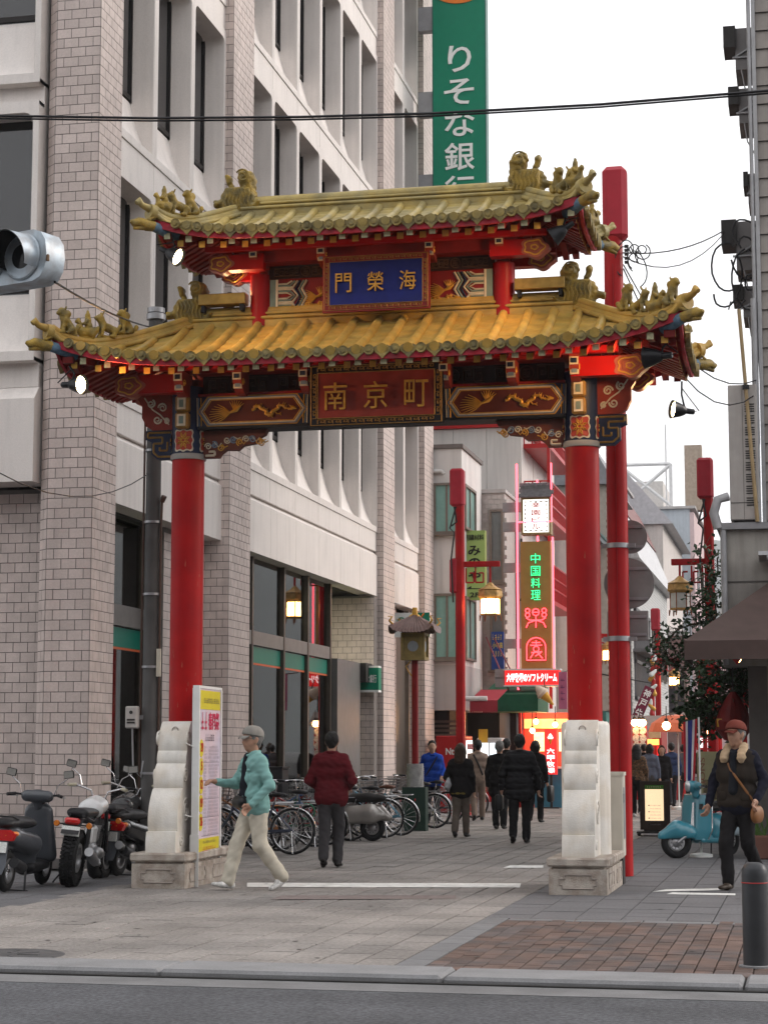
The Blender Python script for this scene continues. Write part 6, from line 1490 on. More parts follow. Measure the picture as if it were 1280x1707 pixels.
t = thing('lit_drink_case', 'white lit drink display case with a yellow card beside the red vending machine', 'display case', (-7.45, 46.9, 0)); q = MB(); q.box((0, 0, .9), (.6, .6, 1.75), b=.02); q.build('cabinet', M('case_white', (.5, .5, .5), .4), t); q = MB(); q.box((-.14, -.303, 1.35), (.24, .01, .6)); q.box((.14, -.303, 1.35), (.24, .01, .6)); q.build('display', M('case_lit', (.5, .55, .6), .4, var=.5, scale=14, emit=(.85, .95, 1), es=.9), t); q = MB(); q.box((-.15, -.31, 1.82), (.22, .02, .32)); q.build('card', M('card_yellow', (.55, .32, .03), .6), t); q = MB(); q.box((0, -.303, .5), (.5, .01, .5)); q.build('lower_panel', vred, t)
# pagoda lantern by the bank
P0 = G(692, 1385); t = thing('pagoda_lantern', 'gilt box lantern with a curled pagoda roof on a red post beside the bank', 'lantern', (P0[0], P0[1], 0)); sc_ = P0[1] / F
zb = PY(692, 1100, P0[1])[2]; ze = PY(692, 1056, P0[1])[2]; zp = PY(692, 1020, P0[1])[2]
q = MB(); q.tube([(0, 0, .3), (0, 0, zb)], .062, 12); q.build('post', M('post_red_dark', (.22, .010, .012), .5), t, 40)
q = MB(); w_ = .22; q.box((0, 0, (zb + ze) / 2), (w_ * 1.7, w_ * 1.7, ze - zb - .06)); q.box((0, 0, zb + .02), (w_ * 2.05, w_ * 2.05, .06)); q.box((0, 0, ze - .02), (w_ * 2.0, w_ * 2.0, .05))
for i in (-1, 1):
    for j in (-1, 1): q.box((i * w_ * .9, j * w_ * .9, (zb + ze) / 2), (.05, .05, ze - zb))
q.build('lantern_box', M('lantern_brass', (.26, .19, .07), .5, .3, var=.2, scale=10), t); q = MB(); q.lathe([(0, 0), (.10, 0), (.10, .01), (0, .01)], 20, (0, -w_ * .86, (zb + ze) / 2), 0, Matrix.Rotation(math.pi / 2, 3, 'X')); q.lathe([(0, 0), (.10, 0), (.10, .01), (0, .01)], 20, (w_ * .86, 0, (zb + ze) / 2), 0, Matrix.Rotation(math.pi / 2, 3, 'Y')); q.build('lantern_pane', M('pane_frost', (.28, .30, .32), .3), t)
q = MB(); n = 28
def pag(u, v):
    a = u * 2 * math.pi; r = .46 * (1 - v) + .05 * v; m_ = max(abs(math.cos(a)), abs(math.sin(a))); k = (1 / m_) ** .75; cor = (1 / m_ - 1) / .414
    return (r * k * math.cos(a), r * k * math.sin(a), ze + (zp - ze) * (v ** .75) * .85 + .13 * cor ** 2 * (1 - v) ** 2 + (.012 if int(u * 96) % 2 else -.008) * (1 - v * .5))
q.grid(pag, 96, 8); q.build('pagoda_roof', M('pagoda_tile', (.20, .13, .12), .5, var=.2), t, 0)
q = MB()
for i in (-1, 1):
    for j in (-1, 1): q.tube([(i * .05, j * .05, zp - .06), (i * .2, j * .2, ze + .16), (i * .33, j * .33, ze + .13), (i * .40, j * .40, ze + .22), (i * .36, j * .36, ze + .30), (i * .42, j * .42, ze + .30)], [.02, .022, .024, .022, .018, .01], 6)
q.tube([(0, 0, zp - .08), (0, 0, zp + .08)], [.06, .045], 10); q.tube([(-.08, 0, zb - .02), (-.17, 0, zb - .12), (-.12, 0, zb - .22), (-.06, 0, zb - .3)], .015, 5); q.build('gilt_dragon', gold, t, 60)
q = MB(); zz = PY(692, 1312, P0[1])[2]; zt = PY(692, 1273, P0[1])[2]
q.grid(lambda u, v: ((.155 + .012 * math.sin(u * 50 + v * 30) * math.cos(v * 40)) * math.cos(u * 2 * math.pi), (.155 + .012 * math.sin(u * 50 + v * 30) * math.cos(v * 40)) * math.sin(u * 2 * math.pi), zz + (zt - zz) * v), 48, 30); q.lathe([(0, zt - .01), (.155, zt - .005)], 24); q.build('rope_wrap', M('wrap_grey', (.36, .36, .36), .7, var=.2, scale=14), t, 60); q = MB(); q.b2((-.22, -.14, 0), (.22, .14, zz)); q.build('base_box', M('box_dkgreen', (.02, .045, .035), .6), t)
# event signboard leaning by the left pedestal
a = G(325, 1478); b = G(372, 1466); d = (b - a); L_ = d.length; ang = math.atan2(d.y, d.x)
L_ = .92; t = thing('event_signboard', 'tall yellow and pink event signboard in a white frame beside the left gate pedestal', 'signboard', (a[0], a[1], 0), ang); zt = PY(318, 1147, a[1])[2]; z0 = PY(322, 1430, a[1])[2]
wf = M('white_frame', (.70, .70, .69), .5, var=.06); pinkb = M('board_pink', (.64, .50, .54), .55, var=.06, scale=3, col2=(.58, .52, .62), mixscale=2)
q = MB(); q.b2((0, -.025, z0), (L_, .025, zt)); q.build('board', pinkb, t); q = MB(); yel = M('board_yellow', (.62, .52, .03), .55, var=.06)
q.b2((.03, -.029, zt - .23), (L_ - .02, -.0255, zt - .02)); q.build('yellow_band', yel, t); q = MB(); q.b2((.03, -.029, z0 + .01), (L_ - .02, -.0255, z0 + .20)); q.build('yellow_band', yel, t)
q = MB(); q.b2((-.035, -.04, 0), (.0, .04, zt)); q.b2((L_, -.04, 0), (L_ + .035, .04, zt)); q.b2((-.035, -.035, zt), (L_ + .035, .035, zt + .03)); q.b2((-.045, -.05, 0), (-.036, .05, z0 + .25)); q.build('frame', wf, t)
q = MB(); q.tube([(0, .03, zt * .7), (-.25, .05, zt * .72)], .006, 4); q.tube([(0, .03, .75), (-.25, .05, .78)], .006, 4); q.build('tie_string', wf, t)
pr_ = M('print_magenta', (.55, .03, .09), .6, var=0); pg_ = M('print_greyink', (.26, .22, .26), .6, var=0); pb_ = M('print_ink', (.06, .05, .07), .6, var=0)
strokes((L_ * .25, -.026, zt - .36), (1, 0, 0), (0, 0, 1), L_ * .32, .20, 2, pr_, t); text('春風祭', (L_ * .68, -.026, zt - .36), (1, 0, 0), (0, 0, 1), L_ * .50, .20, pr_, t, off=.02, depth=.003); strokes((L_ / 2, -.026, zt - .54), (1, 0, 0), (0, 0, 1), L_ * .42, .08, 5, pb_, t); strokes((L_ / 2 + .05, -.03, zt - .13), (1, 0, 0), (0, 0, 1), L_ * .72, .06, 13, pb_, t)
hz = (zt - .62 - z0 - .22) / 5
for k, dn in enumerate(('29', '5', '12', '19', '26')):
    zc_ = zt - .62 - hz * (k + .5); q = MB(); q.lathe([(0, 0), (.085, 0), (.085, .004), (0, .004)], 24, (.11, -.026, zc_ + .06), 0, Matrix.Rotation(math.pi / 2, 3, 'X') @ Matrix.Diagonal((1, 1.15, 1))); q.build('date_disc', yel, t); text(dn, (.11, -.031, zc_ + .07), (1, 0, 0), (0, 0, 1), .09 if len(dn) > 1 else .05, .10, M('print_red', (.5, .02, .02), .6, var=0), t, off=.02, depth=.003)
    q = MB(); q.b2((.17, -.029, zc_ - hz * .48), (L_ - .03, -.0255, zc_ - hz * .465)); q.build('ruled_line', pb_, t)
    for r in range(5):
        zr_ = zc_ + hz * (.36 - .19 * r); strokes((.27, -.026, zr_), (1, 0, 0), (0, 0, 1), .11, .028, 3, pg_, t); strokes((.62, -.026, zr_), (1, 0, 0), (0, 0, 1), SRN.uniform(.3, .48), .03, 9, pg_, t)
strokes((L_ / 2, -.03, z0 + .16), (1, 0, 0), (0, 0, 1), L_ * .6, .03, 12, pb_, t); strokes((L_ / 2, -.03, z0 + .085), (1, 0, 0), (0, 0, 1), L_ * .6, .055, 14, M('print_red'), t)
# bollard, cabinet
b0 = G(1260, 1612); t = thing('bollard', 'dark grey steel bollard with a domed top and thin red ring on the brick paving', 'bollard', (b0[0], b0[1], 0)); hB = PY(1260, 1437, b0[1])[2]
q = MB(); q.lathe([(.088, 0), (.088, hB - .09), (.085, hB - .05), (.07, hB - .02), (.04, hB - .003), (0, hB)], 28); q.build('post', M('bollard_grey', (.05, .052, .056), .42, .4, var=.15, scale=5), t, 50); q = MB(); q.ring((0, 0, hB - .14), .0885, .004, 28, 5, ax='z'); q.build('ring', M('ring_red', (.35, .03, .03), .5), t); q = MB(); q.lathe([(.12, 0), (.12, .012), (.09, .016)], 28); q.build('collar', concrete, t)
t = thing('control_cabinet', 'narrow pale grey control cabinet behind the right gate pedestal', 'cabinet', (-2.13, 22.15, 0)); z_ = PY(1020, 1290, 22.0)[2]
q = MB(); q.box((0, 0, z_ / 2 + .15), (.22, .30, z_ - .3), b=.012); q.b2((-.12, -.16, z_ - .02), (.12, .16, z_ + .02)); q.build('case', M('cabinet_cream', (.52, .49, .43), .5, var=.05, streak=.1), t); q = MB(); q.b2((-.10, -.12, 0), (.10, .12, .31)); q.build('plinth', acd, t); q = MB(); q.b2((.111, -.10, .5), (.117, .08, z_ - .15)); q.b2((.111, -.13, .9), (.125, -.11, 1.0)); q.build('door', M('cabinet_door', (.34, .34, .35), .4, .3), t)
# menu board, poster easel, flag, red paper lantern
m0 = G(1092, 1393); t = thing('menu_board', 'dark framed lit menu board on a wheeled stand', 'menu board', (m0[0], m0[1], 0), .05); h = PY(1092, 1302, m0[1])[2]; w_ = .40
wood = M('dark_wood', (.045, .032, .026), .6, var=.2); q = MB(); q.b2((-w_ / 2 - .06, -.05, .10), (w_ / 2 + .06, .05, h)); q.build('frame', wood, t); q = MB(); q.b2((-w_ / 2 + .03, -.056, .26), (w_ / 2 - .05, -.051, h - .14)); q.build('lit_panel', M('menu_lit', (.62, .50, .34), .5, emit=(1, .75, .45), es=.55), t); q = MB(); q.b2((-w_ / 2 + .03, -.058, h - .138), (w_ / 2 - .05, -.052, h - .07)); q.build('header', M('header_green', (.06, .22, .03), .5), t)
strokes((-.01, -.057, h - .10), (1, 0, 0), (0, 0, 1), .25, .03, 8, M('print_cream', (.6, .6, .4), .6), t)
for r in range(7):
    strokes((.01, -.056, h - .42 - .055 * r), (1, 0, 0), (0, 0, 1), .19, .018, 9, pg_, t)
    if r % 2 == 0: q = MB(); q.box((-.105, -.058, h - .42 - .055 * r), (.018, .004, .018)); q.build('bullet', inkk, t)
q = MB(); q.b2((-.32, -.22, .045), (.32, .22, .075)); q.b2((-.2, -.04, .075), (.2, .04, .105))
for i in (-1, 1):
    for j in (-1, 1): q.lathe([(.03, -.012), (.03, .012)], 10, (i * .28, j * .17, .03), 0, Matrix.Rotation(math.pi / 2, 3, 'X'))
q.build('wheeled_base', acd, t)
t = thing('poster_easel', 'easel with a cream printed poster beside the teal scooter', 'poster', (*PY(1190, 1300, 36)[:2], 0)); zt = PY(1190, 1253, 36)[2]; q = MB(); q.b2((-.30, -.02, .55), (.30, .02, zt)); q.build('poster_board', M('poster_cream', (.52, .50, .30), .55, var=.08), t); q = MB(); q.b2((-.2, -.026, .6), (.25, -.021, .95)); q.b2((.02, -.026, 1.05), (.14, -.021, 1.32)); q.build('printed_picture', M('print_sepia', (.24, .20, .12), .6, var=.5, scale=16), t); text('IONS', (-.21, -.021, 1.12), (0, 0, 1), (-1, 0, 0), .45, .09, M('print_pinkish', (.38, .16, .12), .6), t, depth=.003)
q = MB()
for x in (-.25, .25): q.tube([(x, .02, .6), (x * 1.2, -.15, 0)], .02, 6)
q.tube([(0, .03, 1.0), (0, .4, 0)], .02, 6); q.build('easel_leg', wood, t)
f0 = PY(1165, 1250, 27.9); t = thing('striped_flag', 'red white and blue striped flag hanging from a white pole behind the teal scooter', 'flag', (f0[0] + .0, 27.9, 0)); zt = PY(1165, 1198, 27.9)[2]; zb = PY(1150, 1302, 27.9)[2]
q = MB(); q.tube([(0, 0, .05), (0, 0, zt + .02)], .013, 8); q.lathe([(.16, 0), (.16, .04), (.03, .06)], 16); q.build('flag_pole', swhite, t, 40); q = MB(); st = [('r', .0, .17), ('w', .17, .33), ('b', .33, .67), ('w', .67, .83), ('r', .83, 1.)]
def fl(u, v): s = u * .20 * (1 - .30 * v) ; return (-s - .02 - .16 * v * (.35 + .0 * u), .03 * math.sin(u * 9 + v * 3), zt - (zt - zb) * v - .05 * u * (1 - v))
fm = {'r': 0, 'w': 1, 'b': 2}
for c, u0, u1 in st: q.grid(lambda u, v, u0=u0, u1=u1: fl(u0 + (u1 - u0) * u, v), 6, 16, fm[c])
q.build('cloth', [M('flag_red', (.42, .02, .03), .8), M('flag_white', (.60, .58, .58), .8), M('flag_blue', (.03, .04, .20), .8)], t, 60)
p = PY(1222, 1205, 29.6); t = thing('red_paper_lantern', 'large dark red drop-shaped paper lantern with a tassel below the ivy', 'lantern', tuple(p), 0); q = MB(); q.lathe([(.02, -.30), (.15, -.25), (.26, -.10), (.27, .02), (.20, .20), (.10, .38), (.04, .46)], 18); q.build('lantern_body', M('lantern_red', (.16, .008, .008), .5, var=.15), t, 0); q = MB(); q.tube([(0, 0, -.3), (-.06, 0, -.42)], .02, 5); 
for k in range(7): q.tube([(-.06, 0, -.42), (-.09 + .012 * k, .01 * (k % 3), -.72)], .008, 4)
q.build('tassel', M('tassel_red', (.30, .02, .03), .7), t); q = MB(); q.tube([(0, 0, .45), (0, 0, .95)], .01, 5); q.build('cord', acd, t); q = MB(); q.box((-.2, -.16, .0), (.1, .01, .12), 0, rz3(-.7)); q.build('gold_mark', gold, t)
t = thing('wall_planter', 'low red-brown planter box with grasses against the shop wall', 'planter', (*G(1290, 1432)[:2], 0)); q = MB(); q.box((.1, 0, .16), (.9, .4, .32), b=.02); q.build('planter_box', M('planter_brown', (.13, .06, .045), .7), t); q = MB(); rn = random.Random(8)
for k in range(70):
    x = rn.uniform(-.3, .5); y = rn.uniform(-.15, .15); a_ = rn.uniform(0, 6.28); h_ = rn.uniform(.15, .45); q.add([(x - .012, y, .32), (x + .012, y, .32), (x + .1 * math.cos(a_), y + .1 * math.sin(a_), .32 + h_)], [(0, 1, 2)])
o = q.build('grass', M('grass_green', (.05, .10, .02), .7, var=.3, scale=20), t); o['kind'] = 'stuff'
# ivy on the corner building: stems and leaves
leafm = M('ivy_leaf', (.022, .050, .018), .45, var=.5, scale=30); stemm = M('ivy_stem', (.06, .045, .03), .8)
def ivy(label, spots, Y, n, seed, lf=.065, grp=None):
    rn = random.Random(seed); P = [PY(x, y, Y) for x, y in spots]; o = P[0]; t = thing('ivy', label, 'climbing plant', tuple(o), 0, grp, world=True); q = MB(); s = MB()
    for a, b in zip(P, P[1:]): s.tube([a, (a + b) / 2 + Vector((rn.uniform(-.1, .1), rn.uniform(-.1, .1), .05)), b], .014, 5)
    for k in range(n):
        i = rn.randrange(len(P) - 1); u = rn.random(); c = P[i] * (1 - u) + P[i + 1] * u; c = c + Vector((rn.gauss(0, .16), rn.gauss(0, .16), rn.gauss(0, .15)))
        d = Vector((rn.gauss(0, 1), rn.gauss(0, 1) - .4, rn.gauss(0, .7) - .5)).normalized(); sd = d.cross(Vector((rn.gauss(0, 1), rn.gauss(0, 1), 1))).normalized(); l = lf * rn.uniform(.7, 1.5); n_ = d.cross(sd) * l * .15
        q.add([c, c + d * l * .5 + sd * l * .42 + n_, c + d * l * 1.25, c + d * l * .5 - sd * l * .42 + n_], [(0, 1, 2), (0, 2, 3)])
        if k % 6 == 0: s.tube([P[i] * (1 - u) + P[i + 1] * u, c], .006, 4)
    o2 = q.build('foliage', leafm, t); o2['kind'] = 'stuff'; s.build('stem', stemm, t)
ivy('ivy sprays reaching out before the unlit lantern', [(1195, 930), (1178, 990), (1160, 1040), (1128, 1050), (1105, 1080), (1112, 1105), (1150, 1090), (1150, 1120), (1180, 1060), (1190, 1000)], 33.2, 800, 2, .07)
ivy('dense ivy hanging under the brown awning', [(1215, 1105), (1190, 1115), (1165, 1150), (1180, 1190), (1150, 1170), (1165, 1210), (1200, 1180), (1225, 1150), (1240, 1130), (1250, 1150), (1210, 1130)], 29.9, 1500, 5, .075)
ivy('thin ivy climbing the red lamp post behind the corner building', [(1170, 910), (1185, 940), (1190, 1000), (1195, 1060), (1175, 1010), (1165, 945)], 39.6, 220, 9, .08)
# stalls and lights far down the street
def farbox(name, label, px0, py0, px1, py1, Y, m, cat='sign', txt=None, tm=None, post=True):
    t, a, b = signbox(name, label, px0, py0, px1, py1, Y, .2, m, cat)
    if txt: text(txt, ((a[0] + b[0]) / 2, Y - .002, (a[2] + b[2]) / 2), (1, 0, 0), (0, 0, 1), (b[0] - a[0]) * .7, (b[2] - a[2]) * .8, tm or litw, t, off=.015)
    if post: q = MB(); q.b2(((a[0] + b[0]) / 2 - .05, Y + .06, 0), ((a[0] + b[0]) / 2 + .05, Y + .14, a[2])); q.build('post', redm, t)
    return t, a, b
t, a, b = farbox('round_mark_board', 'red board with two columns of round white marks under three bulbs', 1054, 1210, 1077, 1258, 56, M('board_red', (.35, .02, .025), .5))
for r in range(4):
    for c in range(2): q = MB(); q.lathe([(0, 0), (.11, 0), (.11, .01), (0, .01)], 16, (a[0] + (b[0] - a[0]) * (.28 + .44 * c), 55.995, b[2] - .14 - .21 * r), 0, Matrix.Rotation(math.pi / 2, 3, 'X')); q.build('round_mark', M('mark_white', (.55, .50, .46), .6, var=.5, scale=25), t)
for px, n_ in ((1057, 'nearest the tall red pole'), (1065, 'in the middle of the three'), (1071, 'farthest from the tall red pole')): spot_lamp(px, 1205, 55.8, 'warm bulb above the round-mark board, ' + n_, .10, up=.25)
for px, py, l_ in ((1110, 1210, 'warm bulb beside the far red lamp post'), (1179, 1219, 'warm bulb before the red post'), (1178, 1166, 'small orange bulb among the ivy')): spot_lamp(px, py, 46, l_, .10, up=.3)
farbox('orange_lit_sign', 'orange glowing shop sign down the street', 1075, 1232, 1097, 1242, 57, M('orange_lit', (.6, .2, .05), .5, emit=(1, .35, .08), es=1.6)); farbox('cream_box_sign', 'cream box sign above the orange glowing sign', 1081, 1219, 1100, 1230, 57.5, M('box_cream', (.40, .36, .24), .5)); farbox('red_shop_sign', 'red sign with white Chinese characters behind the flag', 1160, 1226, 1190, 1250, 52, M('board_red'), txt='中\n華'); farbox('stall_red_panel', 'plain red stall panel under the orange glowing sign', 1074, 1244, 1098, 1262, 57.6, sred); farbox('red_hanging_board', 'red hanging board under the awning edge', 1162, 1098, 1182, 1150, 45, M('board_red2', (.28, .03, .02), .5), post=True); farbox('red_blue_banner', 'red banner with a blue stripe beyond the cafe post', 1215, 1142, 1262, 1180, 38, M('board_red'), txt=None)
t = thing('maroon_banner', 'slanted maroon banner with white characters outside the timber balcony', 'banner', tuple(PY(1068, 1180, 66)), 0); q = MB(); R = Matrix.Rotation(.42, 3, 'Y'); q.box((0, 0, 0), (.34, .04, 1.5), 0, R); q.build('cloth', M('banner_maroon', (.17, .02, .05), .7), t)
for k, ch in enumerate('神戸牛'):
    c = R @ Vector((0, -.025, .52 - .35 * k)); text(ch, c, R @ Vector((1, 0, 0)), R @ Vector((0, 0, 1)), .24, .28, swhite, t, off=.02, name='character')
q = MB(); q.tube([R @ Vector((0, 0, .75)), R @ Vector((0, .1, .9)), Vector((-1.6, .2, 1.2))], .02, 5); q.build('rod', acd, t)
t = thing('stall_parasol', 'translucent orange parasol over a stall behind the crowd', 'parasol', (*PY(1130, 1250, 50)[:2], 0)); zc_ = PY(1130, 1192, 50)[2]; q = MB(); q.lathe([(.75, zc_ - .42), (.66, zc_ - .2), (.4, zc_ - .03), (0, zc_ + .02)], 10); q.build('canopy', M('parasol_orange', (.42, .10, .05), .6, emit=(1, .25, .1), es=.12), t); q = MB(); q.tube([(0, 0, 0), (0, 0, zc_)], .02, 6); q.lathe([(.2, 0), (.2, .06), (.04, .08)], 14); q.build('pole', swhite, t)
t = thing('pagoda_stall', 'small stall with a curved tiled roof below the maroon banner', 'stall', (*PY(1085, 1262, 60)[:2], 0)); zr = PY(1085, 1193, 60)[2]; q = MB(); q.grid(lambda u, v: (-1.2 + 2.4 * u, -.8 + 1.6 * v, zr - .45 + .45 * (1 - abs(2 * v - 1)) + .18 * abs(2 * u - 1) ** 3), 12, 8); q.build('roof', M('stall_roof', (.22, .17, .15), .6), t); q = MB()
for i in (-1, 1):
    for j in (-1, 1): MB().tube([(i * 1.0, j * .6, 0), (i * 1.0, j * .6, zr - .3)], .05, 6).build('post', redm, t)
q = MB(); q.b2((-1, -.6, 0), (1, -.5, .95)); q.build('counter', M('board_red'), t)
# black planter and crate by the soft-cream stall
t = thing('potted_plant', 'potted green plant on the ground before the soft ice cream stall', 'potted plant', (*G(911, 1340)[:2], 0)); q = MB(); q.lathe([(.12, 0), (.17, .35), (.15, .35)], 14); q.build('pot', acd, t); q = MB(); rn = random.Random(1)
for k in range(120):
    d = Vector((rn.gauss(0, .12), rn.gauss(0, .12), .4 + abs(rn.gauss(0, .15)))); e = d + Vector((rn.gauss(0, .07), rn.gauss(0, .07), rn.gauss(0, .06))); q.add([d, d + Vector((.03, .02, .02)), e], [(0, 1, 2)])
o = q.build('leaves', M('grass_green'), t); o['kind'] = 'stuff'
# ================================================================ bicycles, motorcycles, scooters
chrome = M('chrome', (.55, .55, .56), .22, .9, var=.06); rubber = M('rubber', (.014, .014, .015), .75, var=.15, bump=.3, bscale=90); blackp = M('black_plastic', (.018, .018, .02), .45, var=.1)
alu = M('alu_dull', (.36, .36, .37), .38, .8, var=.1)
def wheel(t, x, r, tw=.02, spokes=18, rimm=None, name='wheel', z=None, y=0., tm=None):
    z = r if z is None else z
    q = MB(); q.ring((x, y, z), r - tw, tw, 32, 8, ax='y', flat=1.); w_ = q.build('tyre', tm or rubber, t, 50); w_.name = name
    q = MB(); q.ring((x, y, z), r - tw * 2.1, tw * .5, 32, 6, ax='y', flat=1.8); q.build('rim', rimm or chrome, w_, 50)
    q = MB(); q.lathe([(.02, -.04), (.022, -.03), (.014, -.02), (.014, .02), (.022, .03), (.02, .04)], 10, (x, y, z), 0, Matrix.Rotation(math.pi / 2, 3, 'X'))
    for k in range(spokes):
        a = 2 * math.pi * k / spokes; s = .03 if k % 2 else -.03; q.tube([(x + .018 * math.cos(a + .5), y + s, z + .018 * math.sin(a + .5)), (x + (r - tw * 2.2) * math.cos(a), y, z + (r - tw * 2.2) * math.sin(a))], .0035, 3, cap=False)
    q.build('spokes', chrome, w_)
    return w_
def bicycle(label, fcol, loc, rz, basket=True, lean=.06, fender=None, tyre=None, saddle=(.02, .02, .022), turn=.25, lock=False):
    t = thing('bicycle', label, 'bicycle', loc, rz, 'bicycles parked along the bank'); t.rotation_euler = (lean, 0, rz)
    fm = M('bike_%.2f_%.2f_%.2f' % fcol, fcol, .35, .3, var=.05, coat=.3); R_ = .33
    wheel(t, -.50, R_, .019, tm=tyre); wheel(t, .58, R_, .019, tm=tyre)
    q = MB(); T = lambda *P, r=.016: q.tube(P, r, 7)
    BB = (-.06, 0, .29); T((.37, 0, .66), BB, r=.02); T((.34, 0, .76), (-.14, 0, .50), r=.016); T(BB, (-.23, 0, .74), r=.017); T((.335, 0, .80), (.395, 0, .60), r=.022)
    for s in (-1, 1): T(BB, (-.50, s * .055, R_), r=.010); T((-.20, 0, .66), (-.50, s * .055, R_), r=.009)
    q.build('frame', fm, t, 50)
    q = MB()
    for s in (-1, 1): q.tube([(.395, s * .05, .60), (.43, s * .05, .52), (.58, s * .05, R_)], .012, 6)
    q.tube([(.39, -.05, .60), (.39, .05, .60)], .018, 6); q.build('fork', fm, t, 50)
    q = MB(); q.tube([(.335, 0, .80), (.30, 0, .98)], .013, 8); q.tube([(.02, -.27, .99), (.12, -.27, 1.0), (.27, -.20, 1.01), (.31, 0, .99), (.27, .20, 1.01), (.12, .27, 1.0), (.02, .27, .99)], .011, 8)
    for s in (-1, 1): q.tube([(.14, s * .25, .99), (.05, s * .27, .955)], .006, 4)
    q.tube([(.31, 0, .93), (.36, 0, .94), (.42, .01, .80)], .004, 4); hb = q.build('handlebar', chrome, t, 50)
    [MB().tube([(.0, s * .27, .988), (.12, s * .272, .998)], .017, 8).build('grip', blackp, hb, 50) for s in (-1, 1)]
    V, Q = blob([cap((-.36, .055, .84), (-.28, 0, .845), .05, .045, (1, 1, .6)), cap((-.36, -.055, .84), (-.28, 0, .845), .05, .045, (1, 1, .6)), cap((-.28, 0, .845), (-.12, 0, .84), .04, .022, (1, 1, .7))], .014, .03)
    q = MB(); q.add(V.tolist(), Q.tolist()); sd = q.build('saddle', M('saddle_%.2f' % saddle[0], saddle, .5), t, 80); q = MB(); q.tube([(-.23, 0, .72), (-.255, 0, .83)], .013, 8); q.build('seat_post', chrome, sd)
    q = MB(); fe = MB()
    for (x, a0, a1) in ((-.50, .15, 3.4), (.58, .35, 2.7)):
        fe = MB(); fe.grid(lambda u, v, x=x, a0=a0, a1=a1: (x + (R_ + .018) * math.cos(a0 + (a1 - a0) * u), (v - .5) * .06, R_ + (R_ + .018 - .012 * (2 * v - 1) ** 2) * math.sin(a0 + (a1 - a0) * u)), 18, 4); fe.build('mudguard', fender or chrome, t, 60)
    q = MB(); q.tube([(-.30, .06, .70), (-.72, .07, .71)], .007, 5); q.tube([(-.30, -.06, .70), (-.72, -.07, .71)], .007, 5); q.tube([(-.72, .07, .71), (-.72, -.07, .71)], .007, 5)
    for k in range(3): q.tube([(-.40 - .12 * k, .065, .70), (-.40 - .12 * k, -.065, .70)], .005, 4)
    for s in (-1, 1): q.tube([(-.62, s * .07, .71), (-.50, s * .06, R_)], .006, 4)
    q.build('rear_rack', alu, t)
    q = MB(); q.tube([(-.06, -.05, .29), (-.06, .07, .29)], .02, 8); q.lathe([(.09, -.004), (.09, .004)], 20, (-.06, .06, .29), 0, Matrix.Rotation(math.pi / 2, 3, 'X')); q.tube([(-.06, .075, .29), (.02, .075, .14)], .008, 5); q.tube([(-.06, -.065, .29), (-.14, -.065, .44)], .008, 5); q.box((.02, .12, .14), (.09, .08, .02)); q.box((-.14, -.11, .44), (.09, .08, .02)); q.build('crank', alu, t)
    q = MB(); q.prism([(-.54, .315), (-.50, .36), (.0, .345), (.04, .29), (.0, .25), (-.02, .31), (-.50, .325)], .052, .066, 'y'); q.build('chain_guard', fm, t)
    q = MB(); q.tube([(-.50, -.07, R_), (-.53, -.12, .015)], .009, 6); q.tube([(-.50, .07, R_), (-.53, .12, .015)], .009, 6); q.tube([(-.53, -.12, .015), (-.53, .12, .015)], .009, 6); q.build('kickstand', chrome, t)
    q = MB(); q.lathe([(0, 0), (.025, 0), (.025, .012), (0, .015)], 10, (-.76, 0, .62), 0, Matrix.Rotation(-math.pi / 2, 3, 'Y')); q.build('reflector', M('reflector_red', (.40, .01, .01), .2), t)
    if basket:
        q = MB(); rr = .0035
        for z, e in ((.72, 0), (.78, .012), (.84, .022), (.90, .03), (.95, .036)):
            P = [(.45 - e * .3, -.14 - e, z), (.70 + e, -.14 - e, z), (.70 + e, .14 + e, z), (.45 - e * .3, .14 + e, z)]
            for a, b in zip(P, P[1:] + P[:1]): q.tube([a, b], rr * (2 if z > .94 else 1), 4, cap=False)
        for k in range(8):
            f_ = k / 7
            q.tube([(.45 + .25 * f_, -.14, .72), (.44 + .296 * f_, -.176, .95)], rr, 3, cap=False); q.tube([(.45 + .25 * f_, .14, .72), (.44 + .296 * f_, .176, .95)], rr, 3, cap=False)
            q.tube([(.70, -.14 + .28 * f_, .72), (.736, -.176 + .352 * f_, .95)], rr, 3, cap=False); q.tube([(.45 + .25 * f_, -.14, .72), (.45 + .25 * f_, .14, .72)], rr, 3, cap=False)
        q.tube([(.40, 0, .80), (.47, 0, .74)], .012, 5); q.build('basket', M('basket_wire', (.16, .16, .165), .4, .6) if basket is True else basket, t)
    if lock: q = MB(); q.ring((-.40, .08, .55), .12, .011, 22, 6, ax='y'); q.build('cable_lock', M('lock_green', (.02, .16, .08), .4), t, 60)
    return t
def gp(px, py): p = G(px, py); return p
